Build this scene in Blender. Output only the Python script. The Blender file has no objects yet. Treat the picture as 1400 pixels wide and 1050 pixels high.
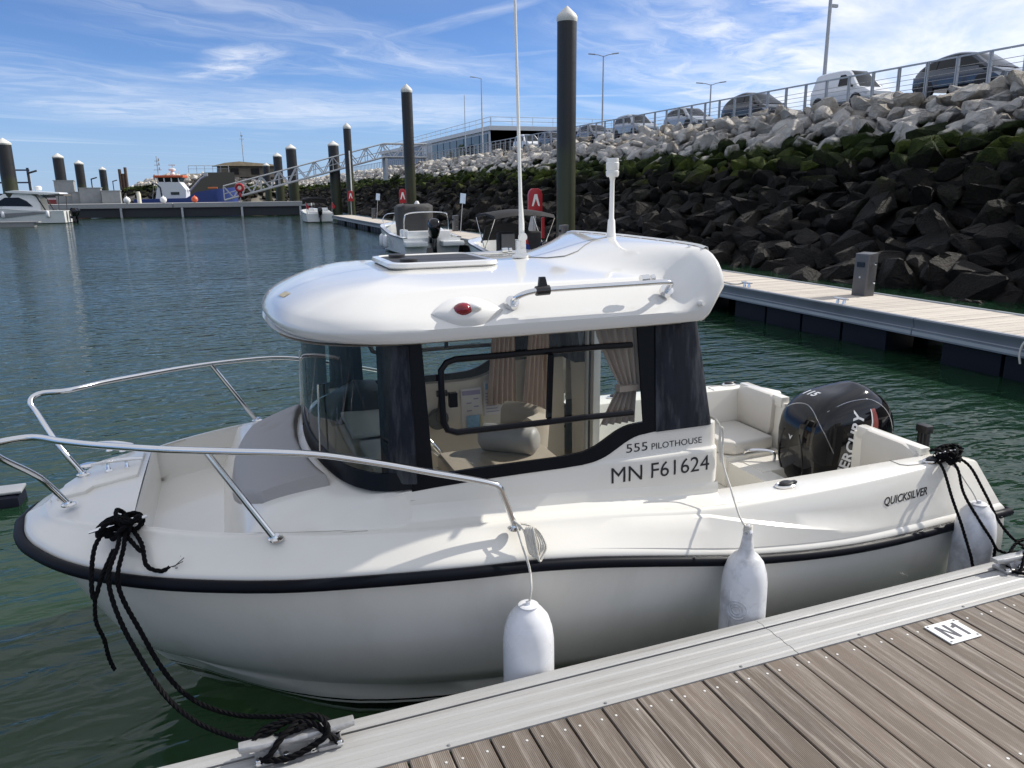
import bpy, bmesh, math, random
import numpy as np
from mathutils import Vector, Matrix
from mathutils.bvhtree import BVHTree

random.seed(7)
RNG = np.random.default_rng(7)
SC = bpy.context.scene
COL = SC.collection
rad = math.radians

# ------------------------------------------------------------------ camera
F_PX, PITCH, ROLL, AZ, CAM_H = 1050.0, math.atan(265 / 1050), rad(0.65), rad(69.2), 2.5
cp, sp = math.cos(PITCH), math.sin(PITCH)
FW = Vector((math.cos(AZ) * cp, math.sin(AZ) * cp, -sp))
r0 = Vector((math.sin(AZ), -math.cos(AZ), 0))
u0 = r0.cross(FW)
RT = r0 * math.cos(ROLL) - u0 * math.sin(ROLL)
UP = u0 * math.cos(ROLL) + r0 * math.sin(ROLL)
cam = bpy.data.cameras.new('camera')
cam_ob = bpy.data.objects.new('camera', cam)
COL.objects.link(cam_ob)
m = Matrix((RT, UP, -FW)).transposed().to_4x4()
m.translation = Vector((0, 0, CAM_H))
cam_ob.matrix_world = m
cam.sensor_width = 36.0
cam.lens = 36.0 * F_PX / 1400.0
cam.clip_start, cam.clip_end = 0.05, 6000
SC.camera = cam_ob

# ------------------------------------------------------------------ light
SUN_EL, SUN_AZ = rad(36.5), rad(2.5)      # direction towards the sun, azimuth from +X
world = bpy.data.worlds.new('World')
SC.world = world
world.use_nodes = True
wn, wl = world.node_tree.nodes, world.node_tree.links
wn.clear()
SKY_STRENGTH = 0.063


def nd(nodes, kind, **kw):
    n = nodes.new(kind)
    for k, v in kw.items():
        setattr(n, k, v)
    return n


def mathn(nodes, links, op, a, b=None, c=None, clamp=False):
    n = nodes.new('ShaderNodeMath')
    n.operation = op
    n.use_clamp = clamp
    for i, v in enumerate((a, b, c)):
        if v is None:
            continue
        if isinstance(v, (int, float)):
            n.inputs[i].default_value = v
        else:
            links.new(v, n.inputs[i])
    return n.outputs[0]


def build_sky():
    M = lambda op, a, b=None, c=None, clamp=False: mathn(wn, wl, op, a, b, c, clamp)
    sky = nd(wn, 'ShaderNodeTexSky', sky_type='NISHITA', sun_disc=False)
    sky.sun_elevation = SUN_EL
    sky.sun_rotation = rad(90) - SUN_AZ
    sky.air_density, sky.dust_density, sky.ozone_density = 0.75, 0.0, 4.5
    hs = nd(wn, 'ShaderNodeHueSaturation')
    hs.inputs["Saturation"].default_value = 1.0
    hs.inputs['Value'].default_value = 0.95
    wb = nd(wn, 'ShaderNodeMix', data_type='RGBA', blend_type='MULTIPLY')
    wb.inputs['Factor'].default_value = 1.0
    wb.inputs['B'].default_value = (0.86, 0.98, 1.20, 1)
    wl.new(sky.outputs[0], wb.inputs['A'])
    wl.new(wb.outputs['Result'], hs.inputs['Color'])
    tc = nd(wn, 'ShaderNodeTexCoord')
    sx = nd(wn, 'ShaderNodeSeparateXYZ')
    wl.new(tc.outputs['Generated'], sx.inputs[0])
    z = M('MAXIMUM', sx.outputs[2], 0.012)
    px, py = M('DIVIDE', sx.outputs[0], z), M('DIVIDE', sx.outputs[1], z)

    def noise(x, y, scale, detail=6, rough=0.55, dist=0.0):
        c = nd(wn, 'ShaderNodeCombineXYZ')
        wl.new(x, c.inputs[0])
        wl.new(y, c.inputs[1])
        n = nd(wn, 'ShaderNodeTexNoise')
        n.inputs['Scale'].default_value = scale
        n.inputs['Detail'].default_value = detail
        n.inputs['Roughness'].default_value = rough
        n.inputs['Distortion'].default_value = dist
        wl.new(c.outputs[0], n.inputs['Vector'])
        return n.outputs[0]

    def smooth(v, a, b):
        n = nd(wn, 'ShaderNodeMapRange', interpolation_type='SMOOTHSTEP')
        n.inputs[1].default_value, n.inputs[2].default_value = a, b
        wl.new(v, n.inputs[0])
        return n.outputs[0]

    total = None

    def add(v):
        nonlocal total
        total = v if total is None else M('MAXIMUM', total, v)

    # cirrus streaks and fading vapour trails, laid on a cloud layer far overhead: ends, half width, density, texture stretch
    for (x0, y0, x1, y1, w, dens, st, thr) in STREAKS:
        L = math.hypot(x1 - x0, y1 - y0)
        c, s = (x1 - x0) / L, (y1 - y0) / L
        dx, dy = M('SUBTRACT', px, x0), M('SUBTRACT', py, y0)
        u = M('ADD', M('MULTIPLY', dx, c), M('MULTIPLY', dy, s))
        v = M('SUBTRACT', M('MULTIPLY', dy, c), M('MULTIPLY', dx, s))
        wob = M('MULTIPLY', M('SUBTRACT', noise(u, v, 0.9, 3), 0.5), w * 1.6)
        v2 = M('ADD', v, wob)
        across = M('SUBTRACT', 1.0, smooth(M('ABSOLUTE', v2), w * 0.15, w * 1.25))
        along = M('MULTIPLY', smooth(u, -0.25 * L, 0.2 * L), M('SUBTRACT', 1.0, smooth(u, 0.8 * L, 1.25 * L)))
        n = noise(M('MULTIPLY', u, 1.0 / st), M('MULTIPLY', v2, 1.0), 2.2 / max(w, 0.1) ** 0.5, 7, 0.62, 0.6)
        add(M('MULTIPLY', M('MULTIPLY', across, along), M('MULTIPLY', smooth(n, thr - 0.10, thr + 0.50), dens * 0.85)))
    # thin veil over the right half and faint mare's tails everywhere
    ang = rad(38)
    ru = M('ADD', M('MULTIPLY', px, math.cos(ang)), M('MULTIPLY', py, math.sin(ang)))
    rv = M('SUBTRACT', M('MULTIPLY', py, math.cos(ang)), M('MULTIPLY', px, math.sin(ang)))
    thin = noise(M('MULTIPLY', ru, 0.16), rv, 0.75, 8, 0.6, 0.8)
    add(M('MULTIPLY', smooth(thin, 0.50, 0.85), 0.42))
    # side of the sky covered by the veil: signed distance from its ragged edge
    e = M('SUBTRACT', M('MULTIPLY', px, 0.70), M('MULTIPLY', py, 0.46))
    rag = M('MULTIPLY', M('SUBTRACT', noise(px, py, 1.5, 7, 0.62, 0.5), 0.5), 1.5)
    veil = smooth(M('ADD', e, rag), 0.22, 0.85)
    vn = noise(M('MULTIPLY', ru, 0.3), rv, 1.6, 8, 0.6, 0.4)
    add(M('MULTIPLY', veil, M('ADD', 0.42, M('MULTIPLY', smooth(vn, 0.3, 0.75), 0.55))))
    # extra veil high above the view, added as white fill light for shaded sides
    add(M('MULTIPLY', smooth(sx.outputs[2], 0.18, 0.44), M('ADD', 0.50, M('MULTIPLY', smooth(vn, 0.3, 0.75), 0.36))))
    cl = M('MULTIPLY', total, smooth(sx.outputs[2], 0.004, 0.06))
    # pale band of distant haze and cloud just over the sea
    hz = M('MULTIPLY', M('SUBTRACT', 1.0, smooth(sx.outputs[2], 0.0, 0.15)), 0.72)
    hm = nd(wn, 'ShaderNodeMix', data_type='RGBA')
    wl.new(hz, hm.inputs['Factor'])
    wl.new(hs.outputs[0], hm.inputs['A'])
    hm.inputs['B'].default_value = (2.9, 4.2, 6.4, 1)
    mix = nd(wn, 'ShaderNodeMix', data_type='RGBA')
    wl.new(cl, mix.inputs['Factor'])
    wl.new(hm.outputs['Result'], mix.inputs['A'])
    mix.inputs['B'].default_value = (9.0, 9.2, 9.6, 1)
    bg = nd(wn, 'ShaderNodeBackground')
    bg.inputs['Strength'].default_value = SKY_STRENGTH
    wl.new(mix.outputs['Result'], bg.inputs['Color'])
    out = nd(wn, 'ShaderNodeOutputWorld')
    wl.new(bg.outputs[0], out.inputs['Surface'])


STREAKS = [
    (-0.35, 4.6, 2.5, 7.1, 0.62, 0.55, 5, 0.36),
    (0.4, 5.0, 3.4, 7.8, 0.50, 0.40, 6, 0.42),
    (-0.5, 5.4, 1.6, 7.4, 0.50, 0.35, 5, 0.42),
    (2.3, 4.6, 5.2, 7.5, 0.42, 0.72, 5, 0.34),
    (3.6, 5.9, 11.0, 12.6, 0.95, 0.85, 4, 0.26),
    (2.4, 3.9, 6.2, 7.3, 0.34, 0.92, 2.5, 0.30),
    (2.9, 4.2, 6.8, 7.1, 0.42, 0.65, 3, 0.34),
    (0.10, 7.9, 0.50, 6.1, 0.30, 0.85, 2, 0.34),
    (-0.1, 7.3, 1.2, 7.0, 0.35, 0.35, 3, 0.38),
    (-2.6, 6.3, 0.3, 8.3, 0.60, 0.32, 5, 0.36),
    (-2.6, 7.6, 0.0, 9.4, 1.20, 0.40, 3, 0.30),
    (-1.6, 11.2, 3.6, 10.4, 2.6, 0.55, 2.5, 0.24),
    (0.2, 9.0, 3.4, 9.4, 1.0, 0.45, 3, 0.36),
    (2.0, 9.5, 5.5, 12.0, 1.0, 0.40, 4, 0.36),
    (1.2, 5.6, 1.8, 4.1, 0.12, 0.35, 5, 0.30),
    (1.9, 6.2, 3.3, 4.9, 0.10, 0.30, 6, 0.30),
    (2.7, 8.6, 5.4, 7.6, 0.14, 0.40, 5, 0.30),
]
build_sky()

sun = bpy.data.lights.new('sun', 'SUN')
sun.energy, sun.angle, sun.color = 2.75, rad(0.53), (1.0, 0.95, 0.87)
sun_ob = bpy.data.objects.new('sun', sun)
COL.objects.link(sun_ob)
sd = Vector((math.cos(SUN_EL) * math.cos(SUN_AZ), math.cos(SUN_EL) * math.sin(SUN_AZ), math.sin(SUN_EL)))
sun_ob.rotation_euler = sd.to_track_quat('Z', 'Y').to_euler()

SC.view_settings.view_transform = 'Standard'
SC.view_settings.look = 'None'
SC.view_settings.gamma = 1
SC.view_settings.exposure = 0.90
SC.view_settings.use_curve_mapping = False
SC.render.engine = 'CYCLES'
SC.cycles.max_bounces = 10
SC.cycles.transparent_max_bounces = 16
SC.cycles.caustics_reflective = False
SC.cycles.caustics_refractive = False
SC.cycles.sample_clamp_indirect = 6.0


# ------------------------------------------------------------------ object helpers
def tag(o, label=None, cat=None, group=None, kind=None):
    if label: o['label'] = label
    if cat: o['category'] = cat
    if group: o['group'] = group
    if kind: o['kind'] = kind
    return o


def empty(name, loc=(0, 0, 0), rz=0.0, label=None, cat=None, group=None, parent=None):
    o = bpy.data.objects.new(name, None)
    o.empty_display_size = 0.2
    COL.objects.link(o)
    o.location = loc
    o.rotation_euler = (0, 0, rz)
    if parent: o.parent = parent
    return tag(o, label, cat, group)


def kids(o):
    return [c for c in bpy.data.objects if c.parent == o]


def copy_tree(o, parent=None):
    c = o.copy()
    COL.objects.link(c)
    if parent is not None: c.parent = parent
    for ch in kids(o):
        copy_tree(ch, c)
    return c


def place(mesh, name, mat=None, parent=None, loc=None, rz=None):
    o = bpy.data.objects.new(name, mesh)
    COL.objects.link(o)
    if mat is not None and not mesh.materials: mesh.materials.append(mat)
    if parent is not None: o.parent = parent
    if loc is not None: o.location = loc
    if rz is not None: o.rotation_euler = (0, 0, rz)
    return o


class MB:
    """collects shapes, then links them as one mesh object"""

    def __init__(s):
        s.v, s.f, s.mi = [], [], []
        s.cur = 0

    def add(s, vs, fs):
        n = len(s.v)
        s.v += [tuple(v) for v in vs]
        s.f += [[i + n for i in f] for f in fs]
        s.mi += [s.cur] * len(fs)
        return s

    def box(s, c, d, rz=0.0, ry=0.0, taper=1.0, rx=0.0):
        hx, hy, hz = d[0] / 2, d[1] / 2, d[2] / 2
        R = Matrix.Rotation(rz, 3, 'Z') @ Matrix.Rotation(ry, 3, 'Y') @ Matrix.Rotation(rx, 3, 'X')
        vs = []
        for z in (-hz, hz):
            t = taper if z > 0 else 1.0
            for x, y in ((-hx, -hy), (hx, -hy), (hx, hy), (-hx, hy)):
                vs.append(R @ Vector((x * t, y * t, z)) + Vector(c))
        return s.add(vs, [(0, 3, 2, 1), (4, 5, 6, 7), (0, 1, 5, 4), (1, 2, 6, 5), (2, 3, 7, 6), (3, 0, 4, 7)])

    def tube(s, pts, r, n=8, closed=False, cap=True):
        pts = [Vector(p) for p in pts]
        rr = r if isinstance(r, (list, tuple)) else [r] * len(pts)
        N = len(pts)
        up = Vector((0, 0, 1))
        rings = []
        prev = None
        for i, p in enumerate(pts):
            a = pts[(i - 1) % N] if (i > 0 or closed) else p
            b = pts[(i + 1) % N] if (i < N - 1 or closed) else p
            t = (b - a)
            if t.length < 1e-9: t = Vector((0, 0, 1))
            t.normalize()
            if prev is None:
                q = up if abs(t.z) < 0.95 else Vector((1, 0, 0))
                u = t.cross(q).normalized()
            else:
                u = prev - t * prev.dot(t)
                u = u.normalized() if u.length > 1e-6 else t.orthogonal().normalized()
            prev = u
            w = t.cross(u)
            rings.append([p + (u * math.cos(2 * math.pi * k / n) + w * math.sin(2 * math.pi * k / n)) * rr[i] for k in range(n)])
        return s.loft(rings, closed_ring=True, closed=closed, cap=cap and not closed)

    def loft(s, rings, closed_ring=False, closed=False, cap=False, cap0=None, cap1=None):
        n, N = len(rings[0]), len(rings)
        vs = [v for r in rings for v in r]
        fs = []
        for i in range(N if closed else N - 1):
            a, b = i * n, ((i + 1) % N) * n
            for k in range(n if closed_ring else n - 1):
                k2 = (k + 1) % n
                fs.append((a + k, a + k2, b + k2, b + k))
        if cap if cap0 is None else cap0: fs.append(tuple(range(n))[::-1])
        if cap if cap1 is None else cap1: fs.append(tuple((N - 1) * n + k for k in range(n)))
        return s.add(vs, fs)

    def lathe(s, prof, c=(0, 0, 0), n=20, axis='Z', cap=True):
        rings = []
        for r, h in prof:
            ring = []
            for k in range(n):
                a = 2 * math.pi * k / n
                x, y = r * math.cos(a), r * math.sin(a)
                p = (x, y, h) if axis == 'Z' else ((x, h, y) if axis == 'Y' else (h, x, y))
                ring.append((p[0] + c[0], p[1] + c[1], p[2] + c[2]))
            rings.append(ring)
        return s.loft(rings, closed_ring=True, cap=cap)

    def prism(s, poly, vec):
        n = len(poly)
        vec = Vector(vec)
        a = [Vector(p) for p in poly]
        b = [p + vec for p in a]
        fs = [tuple(range(n))[::-1], tuple(range(n, 2 * n))] + [(k, (k + 1) % n, n + (k + 1) % n, n + k) for k in range(n)]
        return s.add(a + b, fs)

    def quad(s, *p):
        return s.add(p, [tuple(range(len(p)))])

    def mesh(s, name, mats=None, smooth=35, bevel=0.0, weld=True, recalc=True, seg=2):
        me = bpy.data.meshes.new(name)
        me.from_pydata([tuple(v) for v in s.v], [], s.f)
        if mats is not None:
            for mm in (mats if isinstance(mats, (list, tuple)) else [mats]): me.materials.append(mm)
        if any(s.mi):
            me.polygons.foreach_set('material_index', s.mi)
        bm = bmesh.new()
        bm.from_mesh(me)
        if weld: bmesh.ops.remove_doubles(bm, verts=bm.verts, dist=1e-5)
        if recalc: bmesh.ops.recalc_face_normals(bm, faces=bm.faces)
        if bevel:
            es = [e for e in bm.edges if len(e.link_faces) == 2 and e.calc_face_angle(0) > 0.5]
            bmesh.ops.bevel(bm, geom=es, offset=bevel, segments=seg, profile=0.6, affect='EDGES', clamp_overlap=True)
        bm.to_mesh(me)
        bm.free()
        if smooth:
            me.shade_smooth()
            me.set_sharp_from_angle(angle=rad(smooth))
        return me

    def build(s, name, mats=None, parent=None, world=False, **kw):
        """world=True: shapes were given in world space, stored relative to the (unrotated) parent"""
        if world and parent is not None:
            off = Vector(parent.location)
            s.v = [tuple(Vector(v) - off) for v in s.v]
        return place(s.mesh(name, mats, **kw), name, None, parent)


def pchip(xs, ys):
    xs, ys = np.array(xs, float), np.array(ys, float)
    h = np.diff(xs)
    d = np.diff(ys) / h
    mm = np.zeros_like(xs)
    for i in range(1, len(xs) - 1):
        if d[i - 1] * d[i] > 0:
            w1, w2 = 2 * h[i] + h[i - 1], h[i] + 2 * h[i - 1]
            mm[i] = (w1 + w2) / (w1 / d[i - 1] + w2 / d[i])
    mm[0], mm[-1] = d[0], d[-1]

    def f(x):
        x = np.clip(x, xs[0], xs[-1])
        i = np.clip(np.searchsorted(xs, x, side='right') - 1, 0, len(h) - 1)
        t = (x - xs[i]) / h[i]
        r = ((1 + 2 * t) * (1 - t) ** 2 * ys[i] + t * (1 - t) ** 2 * h[i] * mm[i]
             + t * t * (3 - 2 * t) * ys[i + 1] + t * t * (t - 1) * h[i] * mm[i + 1])
        return float(r) if np.ndim(r) == 0 else r
    return f


def spline(pts, n=8, closed=False):
    """Catmull-Rom through points"""
    P = [Vector(p) for p in pts]
    N = len(P)
    out = []
    for i in range(N if closed else N - 1):
        if closed:
            a, b, c, d = P[(i - 1) % N], P[i], P[(i + 1) % N], P[(i + 2) % N]
        else:
            a, b, c, d = P[max(i - 1, 0)], P[i], P[i + 1], P[min(i + 2, N - 1)]
        for k in range(n):
            t = k / n
            out.append(0.5 * ((2 * b) + (c - a) * t + (2 * a - 5 * b + 4 * c - d) * t * t + (3 * b - a - 3 * c + d) * t ** 3))
    if not closed: out.append(P[-1])
    return out


# ------------------------------------------------------------------ materials
def mat(name, color, rough=0.5, metal=0.0, var=0.12, scale=6.0, bump=0.0, bscale=40.0, spec=0.5, coat=0.0, stretch=(1, 1, 1), objrand=0.0, dirt=None):
    """principled material with colour variation, roughness variation and fine relief; dirt=(colour, amount, scale)"""
    mt = bpy.data.materials.new(name)
    mt.use_nodes = True
    N, L = mt.node_tree.nodes, mt.node_tree.links
    b = N['Principled BSDF']
    tc = nd(N, 'ShaderNodeTexCoord')
    mp = nd(N, 'ShaderNodeMapping')
    mp.inputs['Scale'].default_value = stretch
    L.new(tc.outputs['Object'], mp.inputs[0])
    n1 = nd(N, 'ShaderNodeTexNoise')
    n1.inputs['Scale'].default_value = scale
    n1.inputs['Detail'].default_value = 6
    n1.inputs['Roughness'].default_value = 0.6
    L.new(mp.outputs[0], n1.inputs['Vector'])
    mr = nd(N, 'ShaderNodeMapRange')
    mr.inputs[1].default_value, mr.inputs[2].default_value = 0.25, 0.75
    mr.inputs[3].default_value, mr.inputs[4].default_value = 1 - var, 1 + var
    L.new(n1.outputs[0], mr.inputs[0])
    val = mr.outputs[0]
    if objrand:
        oi = nd(N, 'ShaderNodeObjectInfo')
        val = mathn(N, L, 'MULTIPLY', val, mathn(N, L, 'MULTIPLY_ADD', oi.outputs['Random'], 2 * objrand, 1 - objrand))
    hs = nd(N, 'ShaderNodeHueSaturation')
    hs.inputs['Color'].default_value = (*color, 1)
    L.new(val, hs.inputs['Value'])
    col = hs.outputs[0]
    if dirt:
        n2 = nd(N, 'ShaderNodeTexNoise')
        n2.inputs['Scale'].default_value = dirt[2]
        n2.inputs['Detail'].default_value = 8
        n2.inputs['Roughness'].default_value = 0.65
        L.new(mp.outputs[0], n2.inputs['Vector'])
        m2 = nd(N, 'ShaderNodeMapRange')
        m2.inputs[1].default_value, m2.inputs[2].default_value = 0.48, 0.78
        m2.inputs[4].default_value = dirt[1]
        L.new(n2.outputs[0], m2.inputs[0])
        mx = nd(N, 'ShaderNodeMix', data_type='RGBA')
        L.new(m2.outputs[0], mx.inputs['Factor'])
        L.new(col, mx.inputs['A'])
        mx.inputs['B'].default_value = (*dirt[0], 1)
        col = mx.outputs['Result']
    L.new(col, b.inputs['Base Color'])
    rr = nd(N, 'ShaderNodeMapRange')
    rr.inputs[3].default_value, rr.inputs[4].default_value = max(rough * 0.75, 0.02), min(rough * 1.3, 1)
    L.new(n1.outputs[0], rr.inputs[0])
    L.new(rr.outputs[0], b.inputs['Roughness'])
    b.inputs['Metallic'].default_value = metal
    b.inputs['Specular IOR Level'].default_value = spec
    if coat:
        b.inputs['Coat Weight'].default_value = coat
        b.inputs['Coat Roughness'].default_value = 0.06
    if bump:
        nb = nd(N, 'ShaderNodeTexNoise')
        nb.inputs['Scale'].default_value = bscale
        nb.inputs['Detail'].default_value = 5
        L.new(mp.outputs[0], nb.inputs['Vector'])
        bp = nd(N, 'ShaderNodeBump')
        bp.inputs['Strength'].default_value = bump
        bp.inputs['Distance'].default_value = 0.02
        L.new(nb.outputs[0], bp.inputs['Height'])
        L.new(bp.outputs[0], b.inputs['Normal'])
    return mt


def glass_mat(name, tint=(0.85, 0.9, 0.9), dark=0.0):
    mt = bpy.data.materials.new(name)
    mt.use_nodes = True
    N, L = mt.node_tree.nodes, mt.node_tree.links
    N.clear()
    tr = nd(N, 'ShaderNodeBsdfTransparent')
    tr.inputs[0].default_value = (*tint, 1)
    gl = nd(N, 'ShaderNodeBsdfGlossy')
    gl.inputs['Roughness'].default_value = 0.02
    lw = nd(N, 'ShaderNodeFresnel')
    lw.inputs['IOR'].default_value = 1.5
    mx = nd(N, 'ShaderNodeMixShader')
    L.new(lw.outputs[0], mx.inputs[0])
    L.new(tr.outputs[0], mx.inputs[1])
    L.new(gl.outputs[0], mx.inputs[2])
    o = nd(N, 'ShaderNodeOutputMaterial')
    L.new(mx.outputs[0], o.inputs[0])
    return mt


def text_mesh(txt, size=1.0, sx=1.0, shear=0.0, bold=0.0, space=1.0):
    cu = bpy.data.curves.new('lettering', 'FONT')
    cu.body = txt
    cu.size = size
    cu.shear = shear
    cu.offset = bold
    cu.space_character = space
    cu.resolution_u = 3
    o = bpy.data.objects.new('lettering', cu)
    COL.objects.link(o)
    dg = bpy.context.evaluated_depsgraph_get()
    me = bpy.data.meshes.new_from_object(o.evaluated_get(dg))
    bpy.data.objects.remove(o)
    bpy.data.curves.remove(cu)
    co = np.array([v.co[:] for v in me.vertices])
    co[:, 0] *= sx
    co[:, 0] -= co[:, 0].min()
    fs = [list(p.vertices) for p in me.polygons]
    return co, fs


# ================================================================== SETTING
def bear(px, X=None, dist=None):
    """ground point seen in picture column px, on the line X = const or at a ground distance"""
    d = FW + RT * ((px - 700) / F_PX) + UP * ((525 - 262) / F_PX)
    t = X / d.x if X is not None else dist / math.hypot(d.x, d.y)
    return d.x * t, d.y * t


# ---- water: a clear green surface over a pale-green bed, so that the boats shade the depth and not the surface
def water_material():
    mt = bpy.data.materials.new('harbour_water')
    mt.use_nodes = True
    N, L = mt.node_tree.nodes, mt.node_tree.links
    N.clear()
    geo = nd(N, 'ShaderNodeNewGeometry')

    def layer(scale, rot, stretch, detail, dist=0.0, rough=0.5):
        mp = nd(N, 'ShaderNodeMapping')
        mp.inputs['Rotation'].default_value = (0, 0, rot)
        mp.inputs['Scale'].default_value = (stretch[0], stretch[1], 1)
        L.new(geo.outputs['Position'], mp.inputs[0])
        n = nd(N, 'ShaderNodeTexNoise')
        n.inputs['Scale'].default_value = scale
        n.inputs['Detail'].default_value = detail
        n.inputs['Roughness'].default_value = rough
        n.inputs['Distortion'].default_value = dist
        L.new(mp.outputs[0], n.inputs['Vector'])
        return n.outputs[0]

    M = lambda op, a, b_=None, c=None: mathn(N, L, op, a, b_, c)
    # crests run across the view, nearly along X
    a = layer(3.0, rad(5), (0.32, 1.0), 2, 0.4)
    c = layer(7.0, rad(-18), (0.45, 1.0), 2, 0.5)
    d = layer(0.9, rad(14), (0.5, 1.0), 2, 0.2)
    h = M('ADD', M('MULTIPLY', a, 0.95), M('ADD', M('MULTIPLY', c, 0.65), M('MULTIPLY', d, 0.9)))
    wp = layer(0.10, rad(10), (0.35, 1.0), 3)            # wind patches
    mr = nd(N, 'ShaderNodeMapRange')
    mr.inputs[1].default_value, mr.inputs[2].default_value = 0.35, 0.65
    mr.inputs[3].default_value, mr.inputs[4].default_value = 0.62, 1.15
    L.new(wp, mr.inputs[0])
    bp = nd(N, 'ShaderNodeBump')
    bp.inputs['Distance'].default_value = WAVE
    L.new(mr.outputs[0], bp.inputs['Strength'])
    L.new(h, bp.inputs['Height'])
    fr = nd(N, 'ShaderNodeFresnel')
    fr.inputs['IOR'].default_value = 1.34
    L.new(bp.outputs[0], fr.inputs['Normal'])
    gl = nd(N, 'ShaderNodeBsdfGlossy')
    gl.inputs['Roughness'].default_value = 0.05
    L.new(bp.outputs[0], gl.inputs['Normal'])
    tr = nd(N, 'ShaderNodeBsdfTransparent')
    tr.inputs[0].default_value = (0.80, 0.90, 0.78, 1)
    df = nd(N, 'ShaderNodeBsdfDiffuse')
    df.inputs[0].default_value = (0.015, 0.047, 0.024, 1)
    body = nd(N, 'ShaderNodeMixShader')
    body.inputs[0].default_value = 0.6
    L.new(tr.outputs[0], body.inputs[1])
    L.new(df.outputs[0], body.inputs[2])
    mx = nd(N, 'ShaderNodeMixShader')
    L.new(fr.outputs[0], mx.inputs[0])
    L.new(body.outputs[0], mx.inputs[1])
    L.new(gl.outputs[0], mx.inputs[2])
    o = nd(N, 'ShaderNodeOutputMaterial')
    L.new(mx.outputs[0], o.inputs[0])
    return mt


WAVE = 0.048
w = MB()
w.quad((-3000, -400, 0), (3000, -400, 0), (3000, 5000, 0), (-3000, 5000, 0))
tag(w.build('water', water_material(), smooth=0), kind='structure')
w = MB()
w.quad((-3000, -400, -3.2), (3000, -400, -3.2), (3000, 5000, -3.2), (-3000, 5000, -3.2))
tag(w.build('seabed', mat('seabed_silt', (0.10, 0.165, 0.070), 0.95, var=0.35, scale=0.5), smooth=0), kind='structure')

# ---- rock bank
BX0, BX1, BZ = 16.4, 25.0, 5.75
SLEN = math.hypot(BX1 - BX0, BZ)
SDX, SDZ = (BX1 - BX0) / SLEN, BZ / SLEN


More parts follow.
